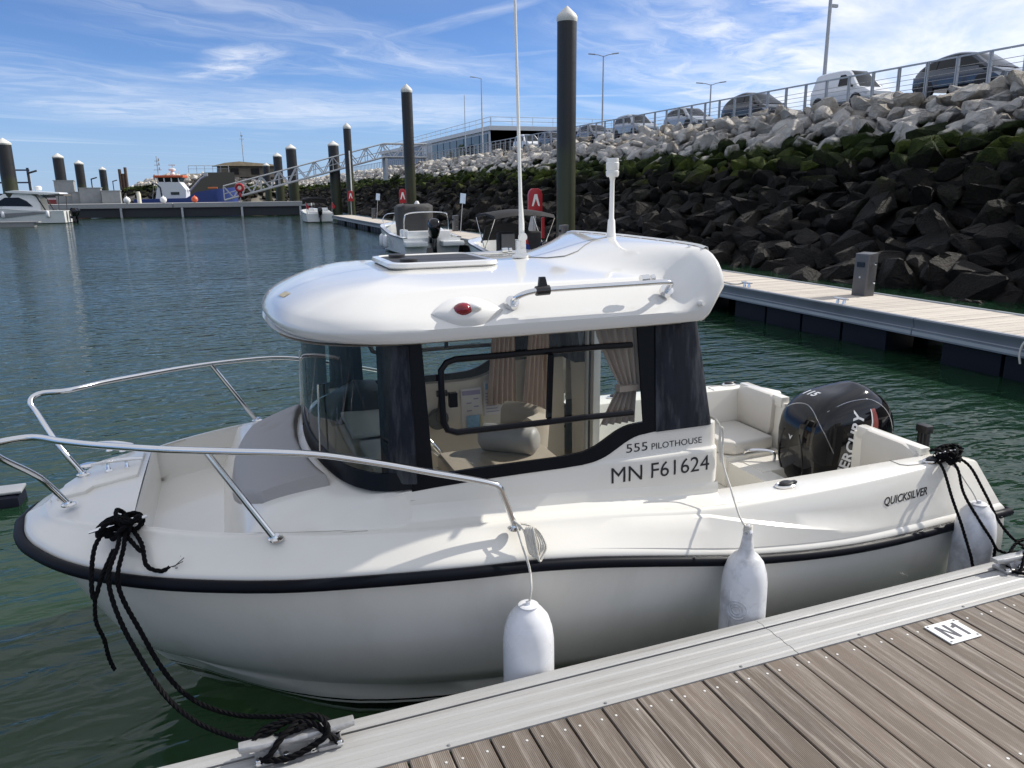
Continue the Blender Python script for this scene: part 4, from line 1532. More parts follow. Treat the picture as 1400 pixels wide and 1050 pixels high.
# ---- roof fittings
for sgn in (1, -1):
    r = MB()
    def rf(s, o, z=None):
        y = .90
        return (s, sgn * (y + o), (z if z is not None else 2.045) + o * .7)
    r.tube(spline([rf(3.13, -.01, 2.035), rf(3.12, .045, 2.035), rf(3.05, .062, 2.045), rf(2.9, .062, 2.049), rf(2.6, .062, 2.051), rf(2.44, .062, 2.052), rf(2.385, .048, 2.050), rf(2.378, -.01, 2.046)], 5), .0125, 10)
    ro_ = part(r, 'roof_rail', STEEL, roof_ob, smooth=60)
    r = MB()
    for s, z in ((3.13, 2.035), (2.378, 2.046)):
        c0 = Vector(rf(s, .0, z))
        n_ = Vector((0, sgn * .72, .70))
        part(MB().tube([c0 - n_ * .01, c0 + n_ * .012, c0 + n_ * .014], [.032, .030, .014], 14), 'base_flange', STEEL, ro_)
    r = MB()
    r.tube([rf(3.045, .062, 2.045), rf(2.985, .062, 2.047)], .021, 10)
    r.prism([Vector(rf(3.035, .062, 2.065)) + Vector((0, .008, 0)), Vector(rf(2.995, .062, 2.065)) + Vector((0, .008, 0)), Vector(rf(3.005, .062, 2.103)) + Vector((0, .008, 0)), Vector(rf(3.03, .062, 2.103)) + Vector((0, .008, 0))], (0, -.016, 0))
    part(r, 'rail_clip', BLACK, ro_)
    r = MB()
    r.tube([rf(2.53, .03, 2.09), rf(2.49, .03, 2.092)], .017, 10)
    r.tube([rf(2.48, .03, 2.092), rf(2.46, .03, 2.094)], .013, 10)
    part(r, 'rail_fitting', STEEL, ro_)
    r = MB()
    r.tube([(2.236, sgn * .945, 1.985), (2.232, sgn * .985, 1.99)], [.016, .010], 10)
    part(r, 'vent_knob', ROOFG, roof_ob)
# port navigation light in its moulded eye
for sgn, colr in ((1, (0.22, 0.004, 0.012)), (-1, (0.0, 0.10, 0.03))):
    NP = 9
    eye = []
    for j in range(-NP, NP + 1):
        u = j / NP
        s = 3.33 + u * .155
        wdt = .052 * (1 - abs(u) ** 2.2) + .0005
        line = []
        for k in range(7):
            v = -1 + 2 * k / 6
            z = 2.012 + v * wdt
            yy = float(np.interp(z, [1.955, 2.006, 2.046, 2.094, 2.11], [.972, .915, .86, .78, .74]))
            bulge = .040 * (1 - v * v) * (1 - u * u) ** .8
            line.append((s, sgn * (yy + bulge + .003), z + bulge * .5))
        eye.append(line)
    e = MB()
    e.loft(eye)
    eo = part(e, 'navigation_light', ROOFG, roof_ob, smooth=60)
    e = MB()
    rings = []
    for k in range(8):
        a = k / 7 * math.pi / 2
        rr = math.cos(a)
        rings.append([(3.358 + .044 * rr * math.cos(q) - .012 * math.sin(a) * 0, sgn * (.925 + .05 * math.sin(a)), 2.018 + .036 * rr * math.sin(q) + .02 * math.sin(a) * .6) for q in np.linspace(0, 2 * math.pi, 16, endpoint=False)])
    e.loft(rings, closed_ring=True)
    part(e, 'lens', mat('lens_red' if sgn > 0 else 'lens_green', colr, 0.12, spec=0.7, var=0.02), eo, smooth=60)
    e = MB()
    rings = []
    for k in range(6):
        a = k / 5 * math.pi / 2
        rr = math.cos(a)
        rings.append([(3.310 + .040 * rr * math.cos(q), sgn * (.925 + .047 * math.sin(a)), 2.025 + .026 * rr * math.sin(q) + .012 * math.sin(a)) for q in np.linspace(0, 2 * math.pi, 16, endpoint=False)])
    e.loft(rings, closed_ring=True)
    part(e, 'housing', WHITE, eo, smooth=60)

# radio whip and anchor light
ANT = mat('white_antenna', (0.78, 0.77, 0.73), 0.35, var=0.03)
b0 = Vector((2.745, 0, roof_z(2.745, 0)))
a_ = MB()
a_.lathe([(.052, 0), (.050, .012), (.030, .022), (.026, .05), (.001, .055)], b0, 16)
a_.box((b0.x, b0.y, b0.z + .055), (.045, .035, .07))
part(a_, 'antenna_base', ANT, roof_ob, bevel=0.004)
a_ = MB()
a_.tube([b0 + Vector((0, .01, .06)), b0 + Vector((.0, .01, .18)), b0 + Vector((.006, .012, .32)), b0 + Vector((.03, .02, 1.3)), b0 + Vector((.05, .03, 2.3))], [.017, .016, .0105, .007, .0045], 8)
wob_ = part(a_, 'whip_antenna', ANT, roof_ob)
a_ = MB()
a_.lathe([(.022, -.012), (.026, 0), (.022, .012)], b0 + Vector((.0, .025, .11)), 14, axis='Y')
part(a_, 'ratchet_knob', ANT, wob_)
cb = MB()
cb.tube([Vector((s, y, roof_z(s, y) + .002)) for s, y in ((2.72, .03), (2.66, .16), (2.58, .22), (2.50, .20), (2.42, .12), (2.33, .05), (2.24, .02))], .0028, 5)
part(cb, 'cable', GREYP, roof_ob)
sk_ = MB()
sk_.quad(*[(s, y, roof_z(s, y) + .0025) for s, y in ((4.035, .10), (4.02, .22), (3.985, .21), (4.0, .09))])
part(sk_, 'sticker', mat('sticker_print', (0.45, 0.38, 0.25), 0.5, var=0.5, scale=60), roof_ob, smooth=0)
m0 = Vector((2.20, 0, roof_z(2.20, 0)))
a_ = MB()
a_.lathe([(.028, -.002), (.024, .02), (.020, .09), (.014, .10), (.0125, .30), (.014, .31), (.018, .325), (.022, .33)], m0, 14)
mo = part(a_, 'light_mast', ANT, roof_ob)
a_ = MB()
a_.lathe([(.030, .325), (.036, .335), (.037, .355), (.032, .360), (.036, .366), (.037, .40), (.033, .405), (.035, .41), (.034, .425), (.001, .427)], m0, 16)
part(a_, 'light_globe', mat('light_globe', (0.72, 0.72, 0.70), 0.15, var=0.03), mo)

# ---- gunwale fittings
for s in (1.655, .655):
    for sgn in (1, -1):
        f = MB()
        f.loft([[(s + .062 * math.cos(q) * k_, sgn * (.945 + .036 * math.sin(q) * k_), edge_z(s) + zz) for q in np.linspace(0, 6.283, 20, endpoint=False)] for k_, zz in ((1.0, .002), (1.0, .010), (.86, .014), (.7, .010))], closed_ring=True)
        fo = part(f, 'rod_holder', STEEL)
        f = MB()
        f.loft([[(s - .004 + .042 * math.cos(q) * k_, sgn * (.945 + .026 * math.sin(q) * k_), edge_z(s) + zz) for q in np.linspace(0, 6.283, 18, endpoint=False)] for k_, zz in ((1.0, .008), (1.0, .020), (.8, .026), (.05, .027))], closed_ring=True)
        f.box((s - .05, sgn * .945, edge_z(s) + .018), (.03, .02, .012))
        part(f, 'cap', BLACK, fo)

# ---- cockpit
for sgn in (1, -1):
    bk = MB()
    pr = [(sgn * .42, .745), (sgn * .815, .745), (sgn * .815, .93), (sgn * .79, 1.015), (sgn * .70, 1.04), (sgn * .43, 1.045), (sgn * .395, 1.0), (sgn * .40, .80)]
    bk.prism([(.655, y + sgn * .03, z) for y, z in pr], (-.055, 0, 0))
    part(bk, 'backrest_pad', VINYLW, smooth=45, bevel=0.014)
    bb_ = MB()
    bb_.box((.594, sgn * .60, 1.005), (.072, .49, .075))
    part(bb_, 'backrest_rail', GEL, bevel=0.012)
se = MB()
se.box((.86, -.58, .55), (.46, .50, .22))
part(se, 'seat_box', GEL, bevel=0.015)
se = MB()
se.prism([(.67, -.80, .665), (1.02, -.80, .665), (1.10, -.72, .665), (1.10, -.40, .665), (1.02, -.33, .665), (.67, -.36, .665)], (0, 0, .095))
part(se, 'seat_cushion', VINYLW, smooth=45, bevel=0.025, seg=3)
hd = MB()
hd.tube(spline([(.93, -.36, .62), (.93, -.34, .68), (.88, -.30, .70), (.80, -.25, .70), (.77, -.22, .68), (.77, -.22, .62)], 5), .011, 8)
part(hd, 'grab_handle', STEEL)
hd = MB()
hd.tube(spline([(2.05, -.80, 1.265), (1.99, -.82, 1.34), (1.97, -.82, 1.45), (1.97, -.82, 1.60), (1.99, -.82, 1.68), (2.05, -.80, 1.70)], 5), .012, 8)
part(hd, 'grab_handle', STEEL)
tb = MB()
tb.box((.06, .36, .955), (.06, .09, .05)).box((.06, .385, .785), (.03, .03, .33)).box((.06, .335, .785), (.03, .03, .33))
part(tb, 'ladder_handle', BLACK, bevel=0.008)

# ---- outboard
COWL = mat('black_cowl', (0.004, 0.004, 0.0055), 0.07, var=0.1, spec=0.45)
lev = [(.46, .28, .68, .13), (.52, .24, .74, .17), (.60, .17, .80, .205), (.70, .10, .825, .228), (.80, .06, .83, .236), (.90, .05, .83, .238), (.99, .08, .815, .234), (1.06, .13, .785, .222), (1.11, .19, .745, .198), (1.15, .25, .69, .168), (1.175, .29, .63, .135), (1.192, .33, .56, .09), (1.20, .37, .50, .045)]
ob = MB()
rings = []
for z, a, b_, w_ in lev:
    cx, hx = (a + b_) / 2, (b_ - a) / 2
    ring = []
    for k in range(40):
        t = 2 * math.pi * k / 40
        ex = 2 / 3.6
        c_, s_ = math.cos(t), math.sin(t)
        X = cx + hx * math.copysign(abs(c_) ** ex, c_)
        tapr = 1 - .16 * max(0, -(X - cx) / hx)
        ring.append((X, w_ * tapr * math.copysign(abs(s_) ** ex, s_), z + .05 * (X - cx) / hx * sstep(z, .9, 1.12) * -.4))
    rings.append(ring)
ob.loft(rings, closed_ring=True, cap=True)
eng = part(ob, 'outboard_motor', COWL, smooth=50)
COWL_BVH = BVHTree.FromPolygons([v.co[:] for v in eng.data.vertices], [p.vertices[:] for p in eng.data.polygons])
HULL_BVH = None
lg = MB()
lg.box((.36, 0, .22), (.30, .17, .52)).box((.33, 0, -.2), (.24, .10, .5)).box((.52, 0, .55), (.25, .22, .2))
lg.prism([(.20, -.012, -.05), (.05, -.012, -.06), (.02, -.012, -.09), (.42, -.012, -.09)], (0, .024, 0))
part(lg, 'midsection', COWL, eng, bevel=0.02)
CHR = mat('satin_trim', (0.30, 0.31, 0.33), 0.22, 0.9, var=0.05)


def on_surface(bvh, co, fs, org, e1, e2, ray_dir, lift=.0018, cut=True):
    """lay flat lettering (u, v) on a surface: start point + u*e1 + v*e2, thrown along ray_dir"""
    vs = []
    rd = Vector(ray_dir)
    bm = bmesh.new()
    for q in co: bm.verts.new((q[0], q[1], 0))
    bm.verts.ensure_lookup_table()
    for f in fs:
        try: bm.faces.new([bm.verts[i] for i in f])
        except ValueError: pass
    if cut:
        bmesh.ops.triangulate(bm, faces=bm.faces)
        for _ in range(2):
            bmesh.ops.subdivide_edges(bm, edges=[e for e in bm.edges if e.calc_length() > .03], cuts=1, use_grid_fill=False)
            bmesh.ops.triangulate(bm, faces=bm.faces)
    for v in bm.verts:
        p = Vector(org) + Vector(e1) * v.co.x + Vector(e2) * v.co.y
        hit = bvh.ray_cast(p - rd * 3.0, rd)
        if hit[0] is None:
            hit = bvh.find_nearest(p)
        n = hit[1]
        if n.dot(rd) > 0: n = -n
        v.co = hit[0] + n * lift
    me = bpy.data.meshes.new('lettering')
    bm.to_mesh(me)
    bm.free()
    return me


SILV = mat('silver_print', (0.62, 0.63, 0.65), 0.35, var=0.03)
REDP = mat('dark_red_print', (0.20, 0.045, 0.040), 0.4, var=0.15, scale=12)
INK = mat('black_print', (0.010, 0.010, 0.014), 0.4, var=0.05)
co, fs = text_mesh('MERCURY', .118, 1.0, shear=.18, bold=.003)
co[:, 0] *= .47 / co[:, 0].max()
e1 = Vector((-.27, 0, .963)).normalized()
e2 = Vector((.963, 0, .27)).normalized()
place(on_surface(COWL_BVH, co, fs, (.565, 0, .615), e1, e2, (0, -1, 0)), 'lettering', SILV, eng)
co, fs = text_mesh('FOURSTROKE', .034, 1.0, shear=.15)
place(on_surface(COWL_BVH, co, fs, (.505, 0, .66), e1, e2, (0, -1, 0)), 'lettering', SILV, eng)
co, fs = text_mesh('115', .075, 1.1, shear=.15, bold=.003)
place(on_surface(COWL_BVH, co, fs, (.66, -.115, 1.3), Vector((0, 1, 0)), Vector((-1, 0, 0)), (0, 0, -1)), 'lettering', SILV, eng)


def strip(bvh, pts, w_, rd, lift):
    """curved printed stripe: centre line in the s-z plane"""
    P = spline(pts, 6)
    cv, f = [], []
    for i, p in enumerate(P):
        t = (P[min(i + 1, len(P) - 1)] - P[max(i - 1, 0)]).normalized()
        n = Vector((t.z, 0, -t.x))
        ww = w_ * (0.45 + .55 * math.sin(math.pi * min(i / (len(P) - 1) * .8 + .2, 1)))
        for sg in (-.5, .5): cv.append((p + n * ww * sg))
        if i: f.append((2 * i - 2, 2 * i - 1, 2 * i + 1, 2 * i))
    vs = []
    for p in cv:
        hit = bvh.ray_cast(p - Vector(rd), Vector(rd))
        if hit[0] is None: hit = bvh.find_nearest(p)
        nn = hit[1] if hit[1].dot(Vector(rd)) < 0 else -hit[1]
        vs.append(hit[0] + nn * lift)
    me = bpy.data.meshes.new('stripe')
    me.from_pydata([tuple(v) for v in vs], [], f)
    return me


for dx, w_, mm in ((0, .045, REDP), (.040, .016, SILV), (-.040, .020, REDP)):
    place(strip(COWL_BVH, [(.47 + dx, 0, .60), (.42 + dx, 0, .74), (.365 + dx * .8, 0, .88), (.345 + dx * .6, 0, .99), (.36 + dx * .4, 0, 1.08)], w_, (0, -1, 0), .0012), 'stripe', mm, eng)
# cowl creases and front badge
cr = MB()
pts = []
for y in np.linspace(-1, 1, 21):
    yy, zz = .232 * math.sin(y * math.pi / 2), .60 + .50 * max(math.cos(y * math.pi / 2), 0) ** .45
    h_ = COWL_BVH.ray_cast(Vector((2, yy * .985, zz)), Vector((-1, 0, 0)))
    if h_[0] is not None: pts.append(h_[0])
cr.tube(pts, .004, 6)

for sgn in (1, -1):
    pts = []
    for s, z in ((.70, 1.085), (.58, 1.128), (.46, 1.142), (.34, 1.13), (.24, 1.07), (.17, .98), (.13, .88)):
        h_ = COWL_BVH.ray_cast(Vector((s, sgn * 1.0, z)), Vector((0, -sgn, 0)))
        if h_[0] is not None: pts.append(h_[0])
    cr.tube(spline(pts, 4), .0035, 6)
part(cr, 'cowl_trim', CHR, eng)
vq = [(.846, -.02, .90), (.846, 0, .865), (.846, .02, .90), (.846, .008, .895), (.846, 0, .882), (.846, -.008, .895)]
bvx = MB()
bvx.prism([(COWL_BVH.ray_cast(Vector((2, y, z)), Vector((-1, 0, 0)))[0].x + .002, y, z) for _, y, z in vq], (.002, 0, 0))
part(bvx, 'badge', SILV, eng, smooth=0)
for sgn in (1, -1):
    pn = MB()
    ln = []
    for z, y in ((.62, .10), (.72, .115), (.82, .105), (.92, .075)):
        h_ = COWL_BVH.ray_cast(Vector((2, sgn * y, z)), Vector((-1, 0, 0)))
        ln.append(h_[0] + Vector((.002, 0, 0)))
    pn.tube(spline(ln, 4), .005, 6)
    part(pn, 'cowl_rib', COWL, eng)

# ---- lettering on the sides
hb, hp = [], []
for nm in ('cabin_side', 'cabin_side.001'):
    me_, n0 = bpy.data.objects[nm].data, len(hb)
    hb += [v.co[:] for v in me_.vertices]
    hp += [[i + n0 for i in p.vertices] for p in me_.polygons]
CAB_BVH = BVHTree.FromPolygons(hb, hp)
dk_ = bpy.data.objects['deck'].data
DECK_BVH = BVHTree.FromPolygons([v.co[:] for v in dk_.vertices], [p.vertices[:] for p in dk_.polygons])
for sgn in (1, -1):
    rdv = (0, -sgn, 0)
    e1 = Vector((-sgn, 0, 0))

    def put(bvh, txt, size, sx, s_start, s_end, z0, m, slope=0.0, **kw):
        co, fs = text_mesh(txt, size, 1.0, **kw)
        L = co[:, 0].max()
        co[:, 0] *= abs(s_end - s_start) / L
        start = (s_start if sgn > 0 else s_end, 0, z0)
        place(on_surface(bvh, co, fs, start, (e1 + Vector((0, 0, slope))).normalized(), Vector((0, 0, 1)), rdv), 'lettering', m, boat)
    put(CAB_BVH, '555', .060, 1, 2.566, 2.452, 1.290, INK)
    put(CAB_BVH, 'PILOTHOUSE', .043, 1, 2.430, 2.150, 1.290, INK)
    put(CAB_BVH, 'MN F61624', .108, 1, 2.650, 2.118, 1.155, INK)
    put(DECK_BVH, 'QUICKSILVER', .060, 1, 1.088, .745, .848, INK, shear=.25, bold=.0012)

# ---- inside the cabin
for sgn in (1, -1):
    ln = MB()
    rows = []
    for s in np.linspace(2.12, 3.62, 26):
        zt = wbot(s)
        rows.append([(s, sgn * (SIDE(zt) - .006), zt + .006), (s, sgn * (SIDE(zt) - .045), zt - .004), (s, sgn * .82, 1.05), (s, sgn * .80, CF)])
    ln.loft(rows)
    part(ln, 'cabin_lining', BEIGE, smooth=40)
hdl = MB()
hdl.add([(s, sg * (y - .05), ROOFZ - .012) for s, y in UND[:-4] for sg in (-1, 1)], [(2 * i, 2 * i + 1, 2 * i + 3, 2 * i + 2) for i in range(len(UND) - 5)])
part(hdl, 'headlining', BEIGE, smooth=0)
da = MB()
pt = [Vector((p.x - .03, p.y * .965, 1.262)) for p in lo]
da.add(pt, [list(range(len(pt)))])
da.quad((3.45, -.84, 1.262), (3.585, -.86, 1.262), (3.585, .86, 1.262), (3.45, .84, 1.262))
da.quad((3.45, -.84, 1.262), (3.45, -.05, 1.262), (3.36, -.05, .6), (3.36, -.84, .6))
da.quad((3.45, .84, 1.262), (3.45, -.05, 1.262), (3.5, -.05, .6), (3.5, .84, .6))
part(da, 'dashboard', BEIGE, smooth=0)
sh_ = MB().box((3.60, -.30, 1.30), (.28, 1.0, .03)).box((3.60, .52, 1.285), (.24, .5, .03))
part(sh_, 'dash_shelf', VINYLW, bevel=.01)
co_ = MB()
rings = []
for k in range(9):
    u = -1 + 2 * k / 8
    hgt = .15 * (1 - abs(u) ** 2.6) + .01
    rings.append([(3.80, -.45 + .30 * u, 1.265), (3.74, -.45 + .29 * u, 1.265 + hgt * .55), (3.62, -.45 + .28 * u, 1.265 + hgt), (3.50, -.45 + .28 * u, 1.265 + hgt * .95), (3.44, -.45 + .28 * u, 1.265 + hgt * .3), (3.44, -.45 + .28 * u, 1.265)])
co_.loft(rings, cap=True)
part(co_, 'instrument_hood', mat('dash_plastic', (0.015, 0.016, 0.018), 0.45), smooth=50)
wh = MB()
C0, ax = Vector((3.19, -.38, 1.02)), Vector((-.80, 0, .60)).normalized()
ua = ax.cross(Vector((0, 1, 0))).normalized()
ring = [C0 + (ua * math.cos(t) + Vector((0, 1, 0)) * math.sin(t)) * .165 for t in np.linspace(0, 2 * math.pi, 32, endpoint=False)]
wh.tube(ring, .013, 8, closed=True)
for t in (.5, 2.6, 4.7): wh.tube([C0 - ax * .04, C0 + (ua * math.cos(t) + Vector((0, 1, 0)) * math.sin(t)) * .16], .008, 6)
wh.tube([C0 - ax * .22, C0 - ax * .02], .025, 10)
part(wh, 'steering_wheel', STEEL, smooth=60)
th = MB()
th.lathe([(.072, -.795), (.072, -.775), (.06, -.765), (.001, -.763)], (3.045, 0, 1.04), 20, axis='Y')
th.tube([(3.045, -.755, 1.04), (3.04, -.745, 1.13), (3.03, -.74, 1.21)], [.020, .014, .016], 8)
th.tube([(3.06, -.735, 1.225), (2.99, -.735, 1.225)], .022, 8)
part(th, 'throttle_control', mat('throttle_plastic', (0.05, 0.05, 0.05), 0.4))
SEATG = mat('seat_vinyl', (0.34, 0.29, 0.235), 0.5, var=0.05, bump=0.05, bscale=120)
for (sx_, yy) in ((2.52, -.36), ):
    se = MB()
    se.box((sx_ + .22, yy, .80), (.46, .46, .12))
    se.lathe([(.05, .44), (.05, .76)], (sx_ + .2, yy, 0), 12)
    part(se, 'helm_seat', SEATG, smooth=50, bevel=0.03, seg=3)
    se = MB()
    rings = []
    for k in range(11):
        a = -1.25 + 2.5 * k / 10
        rings.append([(sx_ + .20 - .25 * math.cos(a), yy + .25 * math.sin(a), .80), (sx_ + .17 - .25 * math.cos(a), yy + .25 * math.sin(a), 1.15), (sx_ + .20 - .21 * math.cos(a), yy + .21 * math.sin(a), 1.18), (sx_ + .23 - .18 * math.cos(a), yy + .18 * math.sin(a), 1.14), (sx_ + .24 - .19 * math.cos(a), yy + .19 * math.sin(a), .82)])
    se.loft(rings, closed_ring=True, cap=True)
    part(se, 'seat_back', SEATG, smooth=60)
se = MB()
se.box((2.98, .38, .74), (.62, .62, .60))
part(se, 'bench_base', BEIGE, bevel=0.02)
se = MB()
se.box((2.98, .38, 1.07), (.60, .60, .10))
part(se, 'bench_cushion', SEATG, bevel=0.035, seg=3)
se = MB()
se.tube([(3.04, .12, 1.195), (3.02, .135, 1.195), (2.90, .22, 1.195), (2.80, .31, 1.195), (2.785, .325, 1.195)], [.045, .075, .078, .075, .045], 16)
part(se, 'bolster_cushion', VINYL, smooth=60)
CURT = mat('beige_curtain', (0.44, 0.33, 0.27), 0.85, var=0.10, scale=4, bump=0.2, bscale=90)


def curtain(s0, s1, y, tie, flare, zb=1.40, sgn=1, n=36):
    c = MB()
    rows = []
    for i in range(n + 1):
        u = i / n
        r = []
        for k in range(13):
            v = k / 12
            z = 1.885 + (zb - 1.885) * v
            squeeze = 1 - flare * (1 - abs(v - tie) / max(tie, 1 - tie)) ** 1.2
            s = s0 + (s1 - s0) * u * squeeze
            r.append((s, sgn * (y - .03 * (v > tie) + .014 * math.sin(u * 34 + .6 * math.sin(v * 5))), z))
        rows.append(r)
    c.loft(rows)
    o = part(c, 'curtain', CURT, smooth=70)
    t_ = MB()
    zt = 1.885 + (zb - 1.885) * tie
    sw = s0 + (s1 - s0) * (1 - flare)
    t_.box(((s0 + sw) / 2, sgn * y, zt), (abs(sw - s0) + .03, .05, .028))
    part(t_, 'tie_band', CURT, o)


curtain(2.455, 2.70, .815, .62, .58)
curtain(2.50, 2.70, .80, .10, .30, 1.10, -1)
curtain(2.26, 2.46, .78, .12, .35, .95, -1)
CURT = mat('pale_curtain_back', (0.62, 0.585, 0.54), 0.85, var=0.08, scale=4, bump=0.2, bscale=90)
curtain(3.50, 3.66, .77, .5, .3, 1.30)
# aft doorway
FRM = mat('door_channel', (0.42, 0.42, 0.41), 0.35, 0.5, var=0.06)
for yy, w_ in ((-.40, .045), (-.50, .03), (.47, .05)):
    d_ = MB().box((2.085, yy, 1.18), (.05, w_, 1.46))
    part(d_, 'door_frame', FRM, bevel=0.005)
d_ = MB().box((2.085, 0.0, 1.875), (.05, .95, .05)).box((2.085, 0, .47), (.06, .95, .05))
part(d_, 'door_track', FRM, smooth=0)
d_ = MB()
d_.quad((2.09, -.52, .5), (2.09, -.86, .5), (2.09, -.86, 1.88), (2.09, -.52, 1.88))
part(d_, 'aft_window', GLS, smooth=0, recalc=False)
d_ = MB().box((2.10, -.455, 1.18), (.012, .012, 1.42))
part(d_, 'door_seal', BLACK, smooth=0)
# notices on the starboard lining
PAP = mat('notice_paper', (0.62, 0.60, 0.60), 0.6, var=0.04)
LILAC = mat('notice_print', (0.30, 0.27, 0.42), 0.6)
BLUEP = mat('chart_print', (0.20, 0.38, 0.58), 0.6, var=0.25, scale=30)
YEL = mat('chart_margin', (0.55, 0.48, 0.22), 0.6)


def sheet(name, s0, s1, z0, z1, m, lift, parent):
    q = MB()
    f_ = lambda z: -float(np.interp(z, [CF, 1.05, 1.38], [.80, .82, SIDE(1.38) - .045])) + lift
    q.quad((s0, f_(z0), z0), (s1, f_(z0), z0), (s1, f_(z1), z1), (s0, f_(z1), z1))
    return q.build(name, m, parent, smooth=0)


n1 = sheet('notice', 2.87, 2.725, .905, 1.215, PAP, .006, boat)
sheet('notice_band', 2.862, 2.735, 1.17, 1.20, LILAC, .009, n1)
sheet('notice_picture', 2.84, 2.745, .915, 1.03, BLUEP, .009, n1)
sheet('notice_margin', 2.742, 2.728, .915, 1.03, YEL, .009, n1)
n2 = sheet('notice', 2.71, 2.585, 1.02, 1.26, PAP, .006, boat)
for i in range(7):
    sheet('text_line', 2.70, 2.605 + (i % 3) * .012, 1.04 + i * .021, 1.046 + i * .021, LILAC, .009, n2)
sheet('notice_mark', 2.675, 2.65, 1.205, 1.235, REDP, .009, n2)
sheet('notice_mark', 2.698, 2.68, 1.195, 1.235, BLUEP, .009, n2)
for i in range(4):
    sheet('text_line', 2.835 - (i % 2) * .05, 2.80 - (i % 2) * .05, 1.06 + i * .026, 1.068 + i * .026, LILAC, .009, n1)


# ================================================================== FENDERS AND LINES
def W(*q): return to_world(q)


FEND = mat('fender_vinyl', (0.72, 0.73, 0.76), 0.28, var=0.03, scale=3, dirt=((0.30, 0.29, 0.29), 0.30, 4))
FENDD = mat('worn_fender_vinyl', (0.66, 0.67, 0.70), 0.4, var=0.05, scale=3, dirt=((0.12, 0.12, 0.12), 0.85, 6))
WROPE = mat('white_cord', (0.66, 0.64, 0.58), 0.8, var=0.08, bump=0.5, bscale=300)
BROPE = mat('black_rope', (0.003, 0.003, 0.004), 0.8, var=0.2, spec=0.12)


def rope_mesh(mb, pts, r, n=7, twist=True, pitch=None):
    """laid rope: three strands winding round the line"""
    P = [Vector(p) for p in pts]
    if not twist:
        mb.tube(P, r, n)
        return
    L = [0]
    for a, b in zip(P, P[1:]): L.append(L[-1] + (b - a).length)
    pitch = pitch or r * 7
    step = pitch / 9
    N = max(int(L[-1] / step), 4)
    arr = np.array([p[:] for p in P])
    q = [Vector([np.interp(L[-1] * i / N, L, arr[:, k]) for k in range(3)]) for i in range(N + 1)]
    prev = None
    fr = []
    for i, p in enumerate(q):
        t = (q[min(i + 1, N)] - q[max(i - 1, 0)]).normalized()
        u = t.orthogonal().normalized() if prev is None else (prev - t * prev.dot(t)).normalized()
        prev = u
        fr.append((p, u, t.cross(u)))
    for k in range(3):
        mb.tube([p + (u * math.cos(2 * math.pi * (i / 9 + k / 3)) + w * math.sin(2 * math.pi * (i / 9 + k / 3))) * r * .48 for i, (p, u, w) in enumerate(fr)], r * .56, 5)


def fender(s, y, ztop, r, L, label, m, eye='top', lean=0.0):
    c = W(s, y, ztop - L)
    o = empty('fender', (c.x, c.y, c.z), 0, label, 'fender', 'white fenders between boat and pontoon')
    prof = [(.001, -.02), (r * .35, -.012), (r * .7, .03), (r * .94, .085), (r, .14), (r * 1.005, .20), (r * 1.0, L - .20), (r * .99, L - .15), (r * .93, L - .10), (r * .78, L - .05), (r * .55, L - .018), (r * .38, L - .006)]
    if eye == 'top':
        prof += [(r * .36, L), (r * .2, L + .003), (.001, L + .003)]
    else:
        prof += [(r * .30, L + .02), (r * .24, L + .06), (r * .20, L + .085), (.001, L + .095)]
    MB().lathe(prof, n=32).build('fender_body', m, o, smooth=50)
    e = MB()
    if eye == 'top':
        e.lathe([(r * .38, L - .004), (r * .40, L + .004), (r * .30, L + .008), (r * .12, L + .006)], n=20)
        e.lathe([(.012, L + .004), (.011, L + .02), (.001, L + .02)], n=10)
    else:
        e.tube([(0, -.012, L + .05), (0, -.018, L + .10), (0, 0, L + .125), (0, .018, L + .10), (0, .012, L + .05)], .012, 8)
        for a in range(2): e.tube([(r * 1.0 * math.cos(a * 3.14 + .3), r * 1.0 * math.sin(a * 3.14 + .3), z) for z in (.15, L * .5, L - .16)], .004, 5)
    e.build('eye_fitting', m, o)
    return o


f1 = fender(3.215, 1.29, .835, .107, .60, 'clean white fender hanging below the end of the port bow rail', FEND)
f2 = fender(2.13, 1.275, .875, .104, .58, 'scuffed white fender with a moulded ring mark hanging below the cabin door', FENDD, 'neck')
f3 = fender(.50, 1.14, .80, .106, .60, 'white fender with black smears hanging at the stern corner', FENDD)
f2b = MB()
ph0 = math.atan2(-2.6, -2.16) - .25
for rr in (.018, .032, .047):
    f2b.tube([Vector((.1045 * math.cos(ph0 + rr * math.cos(a) / .104), .1045 * math.sin(ph0 + rr * math.cos(a) / .104), .33 + rr * math.sin(a))) for a in np.linspace(0, 2 * math.pi, 24, endpoint=False)], .0035, 5, closed=True)
f2b.build('moulded_ring', FENDD, f2)


def line(name, pts, r, m, label, cat='rope', group=None, twist=True, n=8):
    mb = MB()
    P = spline(pts, n)
    if name == 'mooring_rope':
        rope_mesh(mb, P, r, twist=twist)
    else:
        mb.tube(P, r, 6)
    base = Vector(pts[-1])
    mb.v = [tuple(Vector(v) - base) for v in mb.v]
    o = mb.build(name, m, smooth=60)
    o.location = base
    return tag(o, label, cat, group)


